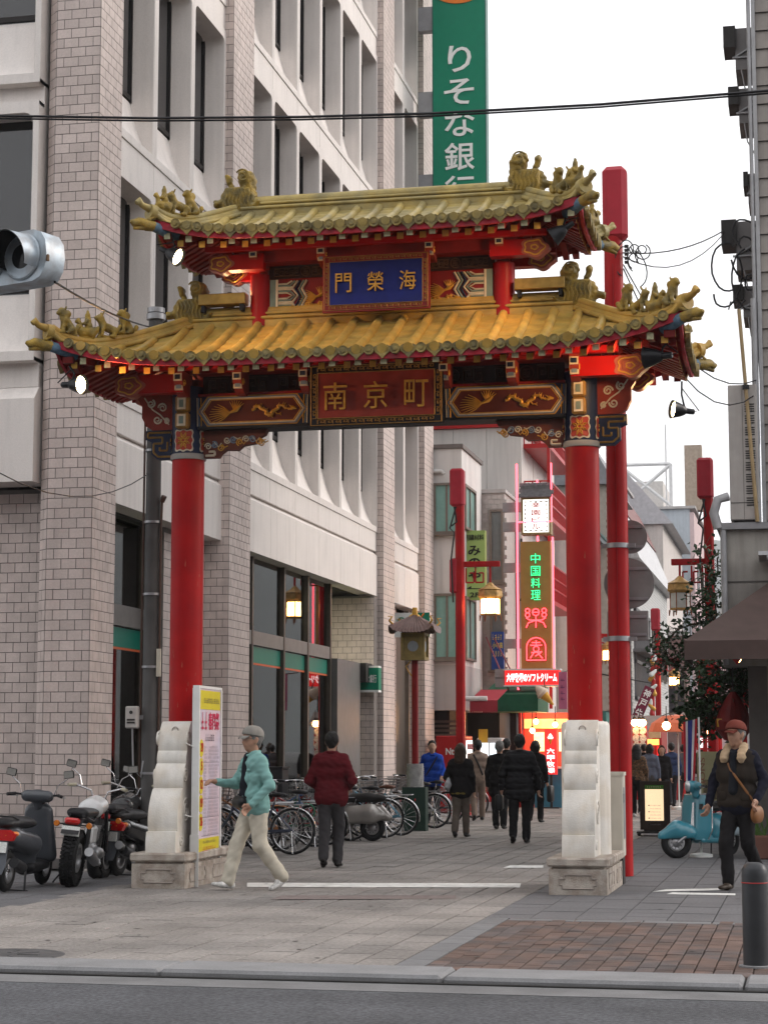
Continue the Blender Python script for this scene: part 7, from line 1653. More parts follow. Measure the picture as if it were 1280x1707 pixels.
BK = [  # rear-wheel ground pixel, frame colour, label, options
    (464, 1419, (.30, .12, .04), 'bicycle with orange-brown mudguard showing behind the man in the teal jacket', dict(fender=M('fender_orange', (.40, .15, .04), .35, .3), basket=True)),
    (487, 1425, (.05, .06, .09), 'black bicycle with a wicker-brown basket beside the orange-mudguard one', dict(basket=M('basket_brown', (.09, .045, .03), .7))),
    (524, 1412, (.02, .09, .05), 'dark bicycle with a green cable lock hooped over its rear wheel', dict(lock=True)),
    (583, 1402, (.06, .10, .22), 'blue bicycle half hidden by the man in the red sweater', {}),
    (606, 1396, (.30, .30, .31), 'silver bicycle standing in front of the silver scooter', {}),
    (668, 1393, (.10, .26, .36), 'light blue bicycle with a brown saddle beside the green box of the pagoda lantern', dict(saddle=(.10, .035, .02))),
    (641, 1397, (.02, .02, .025), 'black bicycle squeezed beside the light blue one', {}),
    (724, 1381, (.45, .46, .48), 'white bicycle parked beyond the pagoda lantern', dict(basket=False)),
    (748, 1374, (.06, .06, .07), 'dark bicycle by the standing man in the blue jacket', {}),
    (790, 1364, (.25, .25, .27), 'grey bicycle the farthest along the row, beside the lit drink case', {}),
    (545, 1409, (.22, .02, .02), 'red bicycle behind the green-locked one', {}),
]
for i, (px, py, c, lb, kw) in enumerate(BK):
    p = gp(px, py); rz = math.pi + random.uniform(-.16, .16) + (.15 if i % 3 == 0 else 0)
    d = Vector((math.cos(rz), math.sin(rz), 0)); o = p + d * .50
    bicycle(lb, c, (o.x, o.y, 0), rz, lean=random.choice((-1, 1)) * random.uniform(.02, .07), **kw)
rb = random.Random(12)
for k in range(8):                             # the tangle nearer the wall
    y_ = 27.6 + 1.15 * k; bicycle('bicycle in the tangle close against the bank windows', ((.05, .05, .06), (.25, .26, .28), (.05, .09, .16), (.16, .03, .03))[k % 4], (-8.25 + rb.uniform(-.1, .2), y_ + rb.uniform(-.2, .2), 0), rb.choice((0, math.pi)) + rb.uniform(-.35, .35), lean=rb.uniform(-.08, .08))
# black delivery box on one bicycle
p = G(500, 1405); t = thing('delivery_box', 'black carrier box on the rack behind the man in the teal jacket', 'box', (p.x - .55, p.y + .35, .72)); q = MB(); q.box((0, 0, .23), (.42, .42, .46), b=.02); q.b2((-.22, -.22, .46), (.22, .22, .49)); q.build('box', blackp, t); q = MB(); q.b2((-.18, -.18, -.72), (-.15, -.15, 0)); q.b2((.15, -.18, -.72), (.18, -.15, 0)); q.b2((-.18, .15, -.72), (-.15, .18, 0)); q.b2((.15, .15, -.72), (.18, .18, 0)); q.build('rack_leg', alu, t)
# ---- motorcycle
amber = M('amber_lens', (.55, .16, .015), .2, spec=.7); tailr = M('tail_red', (.45, .01, .01), .15, spec=.7); plate = M('plate_white', (.62, .63, .61), .5, var=.25, scale=120)
def handlebars(t, x, z, w_, rise, mirrors=True, col=None):
    q = MB(); q.tube([(x - .12, -w_, z), (x - .06, -w_ * .8, z + .01), (x, -.10, z - rise * .3), (x + .02, -.06, z - rise), (x + .02, .06, z - rise), (x, .10, z - rise * .3), (x - .06, w_ * .8, z + .01), (x - .12, w_, z)], .012, 8); hb = q.build('handlebar', col or chrome, t, 60)
    for s in (-1, 1): MB().tube([(x - .15, s * (w_ + .01), z), (x - .06, s * w_ * .82, z + .008)], .019, 8).build('grip', M('grip_tan', (.36, .33, .25), .6) if col is None else blackp, hb, 50)
    q = MB()
    for s in (-1, 1): q.tube([(x - .05, s * w_ * .72, z), (x + .03, s * (w_ * .85), z - .02), (x - .04, s * (w_ + .02), z - .015)], .006, 5)
    q.build('lever', alu, hb)
    if mirrors:
        for s in (-1, 1):
            q = MB(); q.tube([(x - .04, s * w_ * .62, z + .01), (x - .02, s * w_ * .75, z + .12), (x, s * (w_ + .02), z + .19)], .006, 6); q.build('mirror_stem', chrome, hb); q = MB(); q.box((x, s * (w_ + .03), z + .24), (.025, .12, .085), 0, Matrix.Rotation(.15 * s, 3, 'X'), .012); q.box((x - .014, s * (w_ + .03), z + .24), (.004, .105, .07), 1, Matrix.Rotation(.15 * s, 3, 'X')); q.build('mirror', [blackp, M('mirror_glass', (.7, .72, .72), .03, 1., var=0)], hb)
def motorcycle(label, loc, rz, tank, lean=.12, fat=True, basket=False):
    t = thing('motorcycle', label, 'motorcycle', loc, rz, 'motorcycles parked by the brick pilaster'); t.rotation_euler = (lean, 0, rz)
    tw = .085 if fat else .055
    wheel(t, -.62, .315, tw, 16, alu); wheel(t, .68, .315, tw * .85, 16, alu)
    knob = MB()
    for k in range(44):
        a = 2 * math.pi * k / 44
        for s in (-1, 0, 1): knob.box((-.62 + .318 * math.cos(a + .07 * s), s * tw * .62, .315 + (.318 - .02 * abs(s)) * math.sin(a + .07 * s)), (.03, .045, .02), 0, Matrix.Rotation(-a + math.pi / 2, 3, 'Y'))
    o = knob.build('tread_blocks', rubber, t); o['kind'] = 'stuff'
    q = MB(); T = lambda *P, r=.018: q.tube(P, r, 7)
    for s in (-1, 1): T((-.62, s * .11, .315), (-.10, s * .10, .36), r=.02); T((-.50, s * .12, .70), (-.58, s * .12, .34), r=.026); T((.48, s * .09, .80), (.66, s * .10, .33), r=.024); T((-.1, s * .08, .36), (.10, s * .08, .28), (.30, s * .06, .36), (.42, s * .03, .80), r=.018); T((-.70, s * .08, .78), (-.2, s * .09, .70), (.40, s * .04, .82), r=.018)
    q.build('frame', blackp, t, 50)
    V, Q = blob([cap((.02, 0, .36), (.22, 0, .36), .11, .10, (1, .9, 1)), cap((.12, 0, .42), (.20, 0, .58), .085, .075), cap((.0, .13, .34), (.08, .13, .34), .07), cap((.0, -.13, .34), (.08, -.13, .34), .07)], .02, .03); q = MB(); q.add(V.tolist(), Q.tolist())
    for k in range(6): q.box((.165 + .015 * k, 0, .47 + .025 * k), (.19, .17, .008), 0, Matrix.Rotation(-.4, 3, 'Y'))
    q.build('engine', alu, t, 70)
    blob_obj('tank', [cap((.02, .05, .82), (.30, .06, .86), .095, .085), cap((.02, -.05, .82), (.30, -.06, .86), .095, .085), cap((.05, 0, .86), (.28, 0, .90), .08, .075)], .018, tank, t, .05)
    blob_obj('seat', [cap((-.62, .05, .80), (-.05, .05, .79), .075, .07, (1, 1, .7)), cap((-.62, -.05, .80), (-.05, -.05, .79), .075, .07, (1, 1, .7))], .02, blackp, t, .05)
    q = MB(); q.grid(lambda u, v: (-.62 + .40 * math.cos(1.0 + 1.5 * u), (v - .5) * tw * 2.3, .345 + .40 * math.sin(1.0 + 1.5 * u)), 12, 4); q.build('mudguard', blackp, t, 60); q = MB(); q.grid(lambda u, v: (.68 + .37 * math.cos(.6 + 1.9 * u), (v - .5) * tw * 1.9, .33 + .37 * math.sin(.6 + 1.9 * u)), 12, 4); q.build('mudguard', blackp, t, 60)
    q = MB(); q.box((-.86, 0, .72), (.06, .17, .07), b=.02); q.build('tail_light', tailr, t); q = MB(); q.box((-.90, 0, .615), (.012, .20, .105), 0, Matrix.Rotation(.25, 3, 'Y')); q.build('number_plate', plate, t)
    for s in (-1, 1): q = MB(); q.tube([(-.80, s * .06, .68), (-.80, s * .15, .68)], .009, 5, 1); q.lathe([(.03, -.02), (.036, 0), (.03, .02)], 10, (-.81, s * .18, .68), 0, Matrix.Rotation(math.pi / 2, 3, 'Y')); q.build('indicator', [amber, blackp], t, 40)
    q = MB(); q.tube([(.2, -.10, .34), (.1, -.15, .22), (-.25, -.17, .24)], .022, 8); q.tube([(-.25, -.17, .24), (-.32, -.18, .28), (-.72, -.19, .40)], [.03, .055, .05], 12); q.build('exhaust', alu, t, 50)
    handlebars(t, .40, 1.06, .33, .14)
    q = MB(); q.lathe([(.02, -.08), (.07, -.05), (.085, .02), (.08, .035), (0, .04)], 16, (.58, 0, .86), 0, Matrix.Rotation(math.pi / 2, 3, 'Y')); q.build('headlight', chrome, t, 40)
    q = MB(); q.tube([(-.02, .10, .30), (-.05, .26 + lean * .6, .0 - .26 * lean)], .011, 6); q.tube([(-.02, .12, .3), (.12, .16, .27)], .01, 5); q.build('side_stand', blackp, t)
    q = MB(); q.box((-.36, .14, .56), (.26, .04, .18), 0, None, .02); q.build('side_cover', tank, t); q = MB(); q.box((-.36, -.14, .56), (.26, .04, .18), 0, None, .02); q.build('side_cover', tank, t)
    return t
m0 = G(120, 1478); motorcycle('black and white motorcycle with a fat knobbly rear tyre by the brick pilaster', (m0.x - .12, m0.y + .62, 0), 1.72, M('tank_white', (.66, .66, .66), .25, coat=.5, var=.03), .10)
m0 = G(166, 1463); motorcycle('dark motorcycle wedged between the white-tanked one and the black scooter', (m0.x - .02, m0.y + .62, 0), 1.66, M('tank_black', (.02, .02, .022), .25, coat=.5), .08, False)
# ---- modern scooter
def scooter(label, loc, rz, body, lean=.06):
    t = thing('motor_scooter', label, 'scooter', loc, rz, 'motorcycles parked by the brick pilaster'); t.rotation_euler = (lean, 0, rz)
    wheel(t, -.58, .22, .05, 12, alu); wheel(t, .60, .22, .05, 12, alu)
    blob_obj('rear_body', [cap((-.62, .07, .58), (-.10, .09, .48), .10, .12), cap((-.62, -.07, .58), (-.10, -.09, .48), .10, .12), cap((-.78, 0, .62), (-.55, 0, .60), .07, .11), cap((-.05, 0, .40), (-.02, 0, .28), .14, .12)], .022, body, t, .06)
    blob_obj('seat', [cap((-.74, .0, .72), (-.05, .0, .70), .12, .11, (1, 1.1, .5)), cap((-.45, 0, .74), (-.2, 0, .72), .11, .11, (1, 1.1, .5))], .02, blackp, t, .05)
    blob_obj('floorboard', [cap((-.08, .10, .24), (.36, .10, .24), .06, .06, (1, 1, .8)), cap((-.08, -.10, .24), (.36, -.10, .24), .06, .06, (1, 1, .8)), cap((-.05, 0, .22), (.36, 0, .22), .08)], .022, blackp, t, .06)
    blob_obj('front_shield', [cap((.40, .14, .34), (.34, .10, .82), .08, .06, (.7, 1, 1)), cap((.40, -.14, .34), (.34, -.10, .82), .08, .06, (.7, 1, 1)), cap((.42, 0, .36), (.36, 0, .86), .10, .08, (.8, 1, 1))], .022, body, t, .07)
    blob_obj('front_fender', [cap((.44, 0, .38), (.68, 0, .42), .075, .06), cap((.68, 0, .42), (.80, 0, .30), .06, .04)], .018, body, t, .04)
    blob_obj('handlebar_cover', [cap((.26, -.12, .98), (.26, .12, .98), .065), cap((.32, 0, .88), (.30, 0, .98), .06, .07)], .018, body, t, .04)
    handlebars(t, .30, .99, .30, .02, col=blackp)
    q = MB(); q.prism([(-.18, .62), (-.15, .55), (.15, .55), (.18, .62), (.10, .66), (-.10, .66)], -.872, -.80, 'x'); q.build('tail_light', tailr, t)
    for s in (-1, 1): blob_obj('indicator', [cap((-.84, s * .08, .605), (-.78, s * .16, .62), .035, .03, (1, 1, .9))], .012, amber, t, .02)
    q = MB(); q.box((-.885, 0, .48), (.012, .20, .11), 0, Matrix.Rotation(.2, 3, 'Y')); q.build('number_plate', plate, t); q = MB(); q.prism([(-.11, .54), (.11, .54), (.10, .30), (.06, .20), (-.06, .20), (-.10, .30)], -.872, -.862, 'x'); q.build('mudguard', M('mudguard_grey', (.14, .15, .17), .5), t)
    q = MB(); q.tube([(-.45, -.14, .25), (-.55, -.17, .26), (-.85, -.18, .33)], [.03, .055, .055], 12); q.build('exhaust', blackp, t, 50)
    q = MB(); q.tube([(-.60, .11, .76), (-.80, .11, .80), (-.88, .08, .80), (-.88, -.08, .80), (-.80, -.11, .80), (-.60, -.11, .76)], .011, 6); q.build('grab_rail', blackp, t, 60)
    q = MB()
    for s in (-1, 1): q.tube([(-.30, s * .12, .22), (-.42, s * .16, .0)], .012, 6)
    q.tube([(-.42, -.20, .008), (-.42, .20, .008)], .012, 6); q.build('centre_stand', blackp, t)
    return t
m0 = G(38, 1487); scooter('dark grey scooter with orange tail lights beside the white-tanked motorcycle', (m0.x - .22, m0.y + .55, 0), 1.62, M('scooter_grey', (.06, .065, .075), .3, coat=.5), .05)
m0 = G(214, 1462); scooter('black scooter with red and amber tail lights beside the left gate pedestal', (m0.x - .14, m0.y + .70, 0), 1.50, M('scooter_black', (.014, .014, .016), .25, coat=.6), .05)
m0 = G(252, 1420); scooter('black scooter behind the scroll stone, leaning by the utility pole', (m0.x - .2, m0.y + .7, 0), 2.5, M('scooter_black'), .05)
t = thing('red_notice_board', 'small red framed notice leaning among the parked motorcycles', 'notice board', (G(228, 1420).x - .1, G(228, 1420).y + .5, .02), .3); q = MB(); q.box((0, 0, .62), (.34, .03, .42), 0, None); q.build('board', M('notice_red', (.32, .02, .02), .5), t); q = MB(); q.box((.03, -.02, .62), (.18, .012, .28)); q.build('notice_sheet', M('notice_sheet', (.5, .48, .46), .6), t); q = MB(); q.b2((-.15, 0, 0), (-.11, .03, .5)); q.b2((.11, 0, 0), (.15, .03, .5)); q.build('leg', acd, t)
p = G(165, 1425); t = thing('bundle_bag', 'dark grey cloth bundle resting on the parked motorcycle', 'bag', (p.x + .02, p.y - .15, .82)); blob_obj('bundle', [cap((-.1, 0, .02), (.1, .05, .04), .11, .10), cap((-.05, 0, .13), (.06, 0, .12), .08)], .02, M('bundle_grey', (.05, .05, .055), .9), t, .05, wr=.012, ws=40)
# ---- classic scooters
def classic(label, loc, rz, body, cowl, lean=.05, steer=.5, group=None):
    t = thing('classic_scooter', label, 'scooter', loc, rz, group); t.rotation_euler = (lean, 0, rz)
    wd = M('rim_cream', (.55, .55, .52), .4, .2)
    def fat_wheel(x, y=0., R=None):
        q = MB(); q.ring((0, 0, 0), .165, .052, 32, 10, ax='y', flat=1.); W_ = q.build('wheel', rubber, t, 50); W_.location = (x, y, .217)
        if R: W_.rotation_euler = (0, 0, R)
        q = MB(); q.ring((0, 0, 0), .118, .014, 28, 6, ax='y'); q.lathe([(.11, -.025), (.09, -.03), (.07, -.022), (.045, -.035), (.02, -.045), (0, -.046)], 24, (0, 0, 0), 1, Matrix.Rotation(math.pi / 2, 3, 'X')); q.lathe([(.11, .025), (.09, .03), (.07, .022), (.045, .035), (.02, .045), (0, .046)], 24, (0, 0, 0), 1, Matrix.Rotation(math.pi / 2, 3, 'X'))
        for k in range(10): a = k * .628; [q.box((.078 * math.cos(a), s * .028, .078 * math.sin(a)), (.022, .008, .010), 2, Matrix.Rotation(-a, 3, 'Y')) for s in (-1, 1)]
        q.build('rim', [wd, alu, blackp], W_, 40); return W_
    fat_wheel(-.60); _fw = Vector((.36, 0, 0)) + rz3(steer) @ Vector((.26, 0, 0)); fat_wheel(_fw.x, _fw.y, steer)
    # leg shield: curved sheet with thickness
    q = MB()
    def sh(u, v, o=0.):
        z = .25 + .62 * v; w_ = .25 * (1 - .05 * v) if v < .75 else .25 * (.96 - 1.2 * (v - .75) ** 1.4); w_ *= (1 - .25 * max(0, .2 - v) / .2); y = (2 * u - 1) * w_
        return (.40 - .10 * v - .10 * (2 * u - 1) ** 2 * (1 - .4 * v) - o, y, z)
    q.grid(sh, 20, 20); q.grid(lambda u, v: sh(1 - u, v, .018), 20, 20); s_ = q.build('leg_shield', body, t, 60)
    q = MB(); q.tube([Vector(sh(0, v / 16)) for v in range(17)] + [Vector(sh(u / 14, 1)) for u in range(1, 14)] + [Vector(sh(1, 1 - v / 16)) for v in range(17)], .010, 6); q.build('shield_trim', chrome, s_, 60)
    q = MB(); q.prism([(-.028, .40), (.028, .40), (.012, .76), (-.012, .76)], .385, .435, 'x', 0); q.v = [(p[0] - .10 * (p[2] - .25) / .62 - .0, p[1], p[2]) for p in q.v]; q.build('horn_cover', chrome, s_)
    q = MB(); q.box((.345, .12, .70), (.012, .055, .075), 0, Matrix.Rotation(-.15, 3, 'Y')); q.build('badge', blackp, s_)
    blob_obj('floor_tunnel', [cap((.33, .12, .24), (-.2, .12, .22), .04), cap((.33, -.12, .24), (-.2, -.12, .22), .04), cap((.30, 0, .25), (-.2, 0, .27), .055)], .02, body, t, .06)
    for s in (-1, 1): blob_obj('side_cowl', [cap((-.30, s * .17, .42), (-.62, s * .17, .44), .15, .15, (1, .62, 1)), cap((-.62, s * .16, .44), (-.80, s * .13, .42), .14, .07, (1, .6, 1))], .02, cowl, t, .06)
    blob_obj('rear_body', [cap((-.22, 0, .42), (-.70, 0, .46), .16, .13), cap((-.70, 0, .46), (-.88, 0, .38), .12, .06), cap((-.15, 0, .30), (-.2, 0, .5), .12, .10)], .022, body, t, .06)
    blob_obj('seat', [cap((-.72, 0, .70), (-.12, 0, .68), .11, .09, (1, 1, .62)), cap((-.55, 0, .73), (-.3, 0, .71), .10, .10, (1, 1, .6))], .02, M('seat_black', (.02, .018, .018), .5), t, .05)
    # steering group, turned
    g = rz3(steer); piv = Vector((.36, 0, 0))
    def st(p): return piv + g @ (Vector(p) - piv)
    V, Q = blob([cap((.46, 0, .35), (.60, 0, .385), .12, .125, (1, .8, 1)), cap((.60, 0, .385), (.80, 0, .31), .125, .08, (1, .75, 1)), cap((.46, 0, .35), (.40, 0, .33), .11, .08)], .018, .05, cuts=[((0, 0, .27), (0, 0, -1))])
    q = MB(); q.add([st(p) for p in V.tolist()], Q.tolist()); q.build('front_fender', body, t, 80)
    V, Q = blob([cap((.30, -.10, .985), (.30, .10, .985), .05), cap((.33, 0, .985), (.37, 0, .985), .075, .08), cap((.32, 0, .86), (.31, 0, .97), .05, .06), cap((.29, -.18, .985), (.30, -.1, .985), .03, .045), cap((.29, .18, .985), (.30, .1, .985), .03, .045)], .015, .03); q = MB(); q.add([st(p) for p in V.tolist()], Q.tolist()); hs_ = q.build('headset', body, t, 80)
    q = MB(); q.lathe([(.0, .05), (.05, .045), (.072, .03), (.078, .01), (.075, 0)], 20, st((.41, 0, .985)), 0, rz3(steer) @ Matrix.Rotation(math.pi / 2, 3, 'Y')); q.build('headlight', M('lamp_glass', (.62, .64, .66), .1, .4), hs_, 60)
    [MB().tube([st((.28, s * .18, .985)), st((.25, s * .32, .975))], .02, 8).build('grip', blackp, hs_, 50) for s in (-1, 1)]; q = MB(); [q.tube([st((.31, s * .2, .975)), st((.33, s * .26, .97)), st((.29, s * .34, .965))], .006, 5) for s in (-1, 1)]; q.build('lever', chrome, hs_)
    q = MB(); q.tube([st((.42, .085, .36)), st((.62, .075, .217))], .022, 8); q.build('fork', alu, t)
    q = MB(); q.box((-.90, 0, .40), (.03, .07, .05), b=.01); q.build('tail_light', tailr, t); q = MB(); [q.tube([(-.25, s * .1, .2), (-.35, s * .17, .0)], .01, 6) for s in (-1, 1)]; q.build('centre_stand', blackp, t)
    return t
v0 = G(1130, 1432); tealv = M('vespa_teal', (.035, .22, .29), .28, coat=.7, var=.05, spec=.5); palev = M('vespa_pale', (.42, .52, .58), .28, coat=.6, var=.04)
hd = math.radians(-118); dv = Vector((math.cos(hd), math.sin(hd), 0)); c0 = v0 - dv * .60 + Vector((.10, .1, 0))
classic('teal classic scooter with pale fender facing out beside the menu board', (c0.x, c0.y, 0), hd, tealv, palev, .03, -.75)
v0 = G(624, 1402); classic('silver classic scooter parked nose-in among the bicycles', (v0.x - .62, v0.y, 0), math.pi - .1, M('scooter_silver', (.30, .28, .26), .3, .5, coat=.5), M('scooter_silver2', (.34, .32, .30), .3, .5, coat=.5), .05, .2)
# ================================================================ people
def quilted(fn, amp, pitch):
    return lambda x, y, z: fn(x, y, z) + amp * np.abs(np.sin(np.pi * z / pitch)) ** .5 * -1 + amp
def blob2(prims, h, k, wr=0., ws=30., seed=0, cuts=(), quilt=None):
    lo = np.min([np.minimum(p[1], p[2]) - max(p[3], p[4]) * np.array(p[5]) for p in prims], 0) - .02; hi = np.max([np.maximum(p[1], p[2]) + max(p[3], p[4]) * np.array(p[5]) for p in prims], 0) + .02
    fn = sdf(prims, k, wr, ws, seed, cuts)
    if quilt: fn = quilted(fn, quilt[0], quilt[1])
    return surfnet(fn, lo, hi, h)
def cloth(name, col=None, rough=.9, var=.14, scale=9): return M('cloth_' + name, col, rough, var=var, scale=scale, bump=.12, bscale=260, fine=.06, spec=.08)
skin = M('skin', (.36, .20, .135), .55, var=.08, scale=14, spec=.35); skinp = M('skin_pale', (.42, .25, .18), .55, var=.08, scale=14, spec=.35)
hairb = M('hair_black', (.010, .009, .009), .55, var=.3, scale=40, bump=.5, bscale=160); hairg = M('hair_grey', (.14, .135, .13), .6, var=.3, scale=40, bump=.5, bscale=160); hairbr = M('hair_brown', (.035, .018, .010), .5, var=.3, scale=40, bump=.5, bscale=160)
def hand_prims(w_, d, side, s, curl=.5):
    """w_ wrist, d forearm direction; palm then four fingers and a thumb, curled"""
    w_ = Vector(w_); d = Vector(d).normalized(); up = Vector((1, 0, 0)) if abs(d.z) > .6 else Vector((0, 0, 1))
    n = (up - d * up.dot(d)).normalized(); lat = d.cross(n)          # n: thumb side (front), lat: palm normal-ish
    inn = lat * (1 if side < 0 else -1)
    if abs(d.z) <= .6: inn = Vector((0, 0, -1)) * 1.0 + d * 0; inn = (inn - d * inn.dot(d)).normalized(); n = Vector((0, 1, 0)) * (-side * -1); n = (n - d * n.dot(d)).normalized()
    P = [cap(w_ - d * .02 * s, w_ + d * .03 * s, .026 * s, .028 * s), cap(w_ + d * .03 * s + n * .018 * s, w_ + d * .085 * s + n * .024 * s, .021 * s, .017 * s), cap(w_ + d * .03 * s - n * .014 * s, w_ + d * .08 * s - n * .022 * s, .021 * s, .016 * s)]
    for i, (o, l) in enumerate(((.030, .072), (.011, .080), (-.009, .075), (-.028, .058))):
        a = w_ + d * .088 * s + n * o * s; b = a + (d * (1 - .45 * curl) + inn * .75 * curl) * l * .5 * s; c = b + (d * (1 - 1.3 * curl) + inn * 1.0 * curl).normalized() * l * .55 * s
        P += [cap(a, b, .0095 * s, .009 * s), cap(b, c, .009 * s, .0075 * s)]
    a = w_ + d * .028 * s + n * .026 * s; b = a + (d * .6 + n * .7 + inn * .25).normalized() * .045 * s; c = b + (d * .9 + n * .15 + inn * .35).normalized() * .035 * s
    P += [cap(a, b, .0135 * s, .011 * s), cap(b, c, .011 * s, .008 * s)]
    return P
STAND = dict(rel=(-.03, -.235, 1.13), lel=(-.03, .235, 1.13), rwr=(.03, -.245, .87), lwr=(.03, .245, .87), rkn=(.02, -.10, .50), lkn=(.02, .10, .50), ran=(-.02, -.105, .085), lan=(-.02, .105, .085), lean=0., hx=.0, hz=0., toeR=0., toeL=0., bend=0.)
def person(label, loc, rz, H, pose, top, bottom, shoes=None, hair=hairb, hcut='short', h=.014, hem=.86, sk=skin, wr=.004, quilt=None, face=False, thick=1., bulk=1., seed=1, hands=True, headturn=0., group=None, coatlen=None, sleeve=1., legw=1.):
    p = dict(STAND); p.update(pose); s = H / 1.75
    t = thing('person', label, 'person', (loc[0], loc[1], 0), rz, group)
    V3 = lambda q: np.array(q, float) * s
    ln = p['lean']; bd = p['bend']
    def sh(q):                                # torso lean: shift x with height above the hips; bend drops forward
        z = q[2]; a = max(0., z - .95)
        if bd: 
            c_, s_ = math.cos(bd), math.sin(bd); return ((q[0] * c_ + a * s_) if z > .95 else q[0], q[1], (.95 + a * c_ - q[0] * s_) if z > .95 else z)
        return (q[0] + ln * a, q[1], q[2])
    S = lambda q: V3(sh(q))
    hc = np.array(sh((.015, 0, 1.635))) + np.array([p['hx'], 0, p['hz']])
    ht = headturn; ch, shh = math.cos(ht), math.sin(ht)
    def Hd(q): x, y, z = q; return (np.array([hc[0] + x * ch - y * shh, hc[1] + x * shh + y * ch, hc[2] + z])) * s
    # ---- body: one continuous surface
    B = [cap(Hd((-.012, 0, .02)), Hd((.0, 0, .03)), .092 * s, .09 * s, (1, .86, 1)), cap(Hd((.035, 0, -.06)), Hd((.045, 0, -.085)), .058 * s, .045 * s, (1, .95, 1)), cap(Hd((.03, 0, -.02)), Hd((.04, 0, .01)), .072 * s, .07 * s, (1, .9, 1)),
         cap(S((.0, 0, 1.44)), Hd((-.01, 0, -.07)), .062 * s, .055 * s), cap(Hd((.095, 0, -.005)), Hd((.112, 0, -.028)), .010 * s, .015 * s), cap(Hd((.0, .082, -.02)), Hd((-.01, .088, .012)), .014 * s, .016 * s, (1, .6, 1.2)), cap(Hd((.0, -.082, -.02)), Hd((-.01, -.088, .012)), .014 * s, .016 * s, (1, .6, 1.2)),
         cap(Hd((.078, -.03, .03)), Hd((.078, .03, .03)), .018 * s), cap(Hd((.085, -.015, -.058)), Hd((.085, .015, -.058)), .011 * s),
         cap(S((0, -.08, 1.34)), S((0, .08, 1.34)), .06 * s), cap(S((0, -.05, 1.05)), S((0, .05, 1.05)), .06 * s), cap(S((0, 0, 1.34)), S((0, 0, .95)), .07 * s, .07 * s)]
    for sd, e, w_, k_, a_ in ((-1, 'rel', 'rwr', 'rkn', 'ran'), (1, 'lel', 'lwr', 'lkn', 'lan')):
        B += [cap(S((0, sd * .17, 1.42)), V3(p[e]), .030 * s, .027 * s), cap(V3(p[e]), V3(p[w_]), .027 * s, .024 * s), cap(V3((0, sd * .09, .92)), V3(p[k_]), .05 * s, .038 * s), cap(V3(p[k_]), V3(p[a_]), .036 * s, .03 * s)]
    more = []
    if hands:
        for sd, e, w_ in ((-1, 'rel', 'rwr'), (1, 'lel', 'lwr')):
            W = Vector(p[w_]) * s; d = W - Vector(p[e]) * s; more.append(blob2(hand_prims(W, d, sd, s * 1.04, p.get('curl', .55)), .0065 if h < .016 else .011, .010))
    V, Q = blob2(B, h * .9, .028 * s)
    Vs = [V]; Qs = [Q]; o_ = len(V)
    for v2, q2 in more: Vs.append(v2); Qs.append(q2 + o_); o_ += len(v2)
    me = bpy.data.meshes.new('body'); me.from_pydata(np.concatenate(Vs).tolist(), [], np.concatenate(Qs).tolist()); me.materials.append(sk); me.polygons.foreach_set('use_smooth', [True] * len(me.polygons)); bo = bpy.data.objects.new('body', me); link(bo); bo.parent = t
    if face:
        for sd in (-1, 1):
            q = MB(); q.lathe([(0, -.007), (.010, -.004), (.0125, 0), (.010, .004), (0, .007)], 10, Vector(Hd((.0865, sd * .031, .012)))); q.build('eye', M('eye_dark', (.03, .022, .018), .25, var=0), t, 60)
            q = MB(); q.tube([Vector(Hd((.092, sd * .016, .036))), Vector(Hd((.094, sd * .03, .041))), Vector(Hd((.084, sd * .048, .036)))], [.004, .005, .003], 5); q.build('eyebrow', hairg if hair is hairg else hairb, t)
        q = MB(); q.tube([Vector(Hd((.088, -.022, -.058))), Vector(Hd((.0975, 0, -.056))), Vector(Hd((.088, .022, -.058)))], [.003, .005, .003], 5); q.build('mouth', M('lips', (.22, .07, .055), .5, var=0), t)
    # ---- trousers
    L = [cap(V3((-.015, -.065, .93)), V3((-.015, .065, .93)), .118 * s * bulk), cap(V3((-.02, -.075, .86)), V3((-.02, .075, .86)), .105 * s * bulk)]
    for sd, k_, a_ in ((-1, 'rkn', 'ran'), (1, 'lkn', 'lan')):
        A = np.array(p[a_], float); K = np.array(p[k_], float); e_ = A + (K - A) * .02
        L += [cap(V3((0, sd * .085, .88)), V3(K), .098 * s * bulk * legw, .074 * s * legw), cap(V3(K), V3(e_), .074 * s * legw, .066 * s * legw)]
    V, Q = blob2(L, h, .03 * s, wr, 40, seed); q = MB(); q.add(V.tolist(), Q.tolist()); q.build('trousers', bottom, t, 180)
    # ---- upper garment
    z0 = hem
    Tp = [cap(S((.0, -.115, 1.36)), S((.0, .115, 1.36)), .108 * s * thick), cap(S((.005, -.09, 1.22)), S((.005, .09, 1.22)), .118 * s * thick), cap(S((.005, -.075, 1.05)), S((.005, .075, 1.05)), .120 * s * thick), cap(S((0, -.055, 1.44)), S((0, .055, 1.44)), .075 * s)]
    if coatlen or z0 < .98: Tp += [cap(V3((0, -.075, .95)), V3((0, .075, .95)), .128 * s * thick * bulk), cap(V3((0, -.08, min(.9, z0 + .06))), V3((0, .08, min(.9, z0 + .06))), .128 * s * thick * bulk)]
    for sd, e, w_ in ((-1, 'rel', 'rwr'), (1, 'lel', 'lwr')):
        E_ = np.array(p[e], float); W = np.array(p[w_], float); we = E_ + (W - E_) * (.97 if sleeve >= 1 else sleeve)
        Tp += [cap(S((0, sd * .165, 1.405)), V3(E_), .066 * s * thick, .053 * s * thick), cap(V3(E_), V3(we), .053 * s * thick, .040 * s * thick)]
    low = min(p['rwr'][2], p['lwr'][2])
    V, Q = blob2(Tp, h, .03 * s, wr, 44, seed + 3, (), quilt)
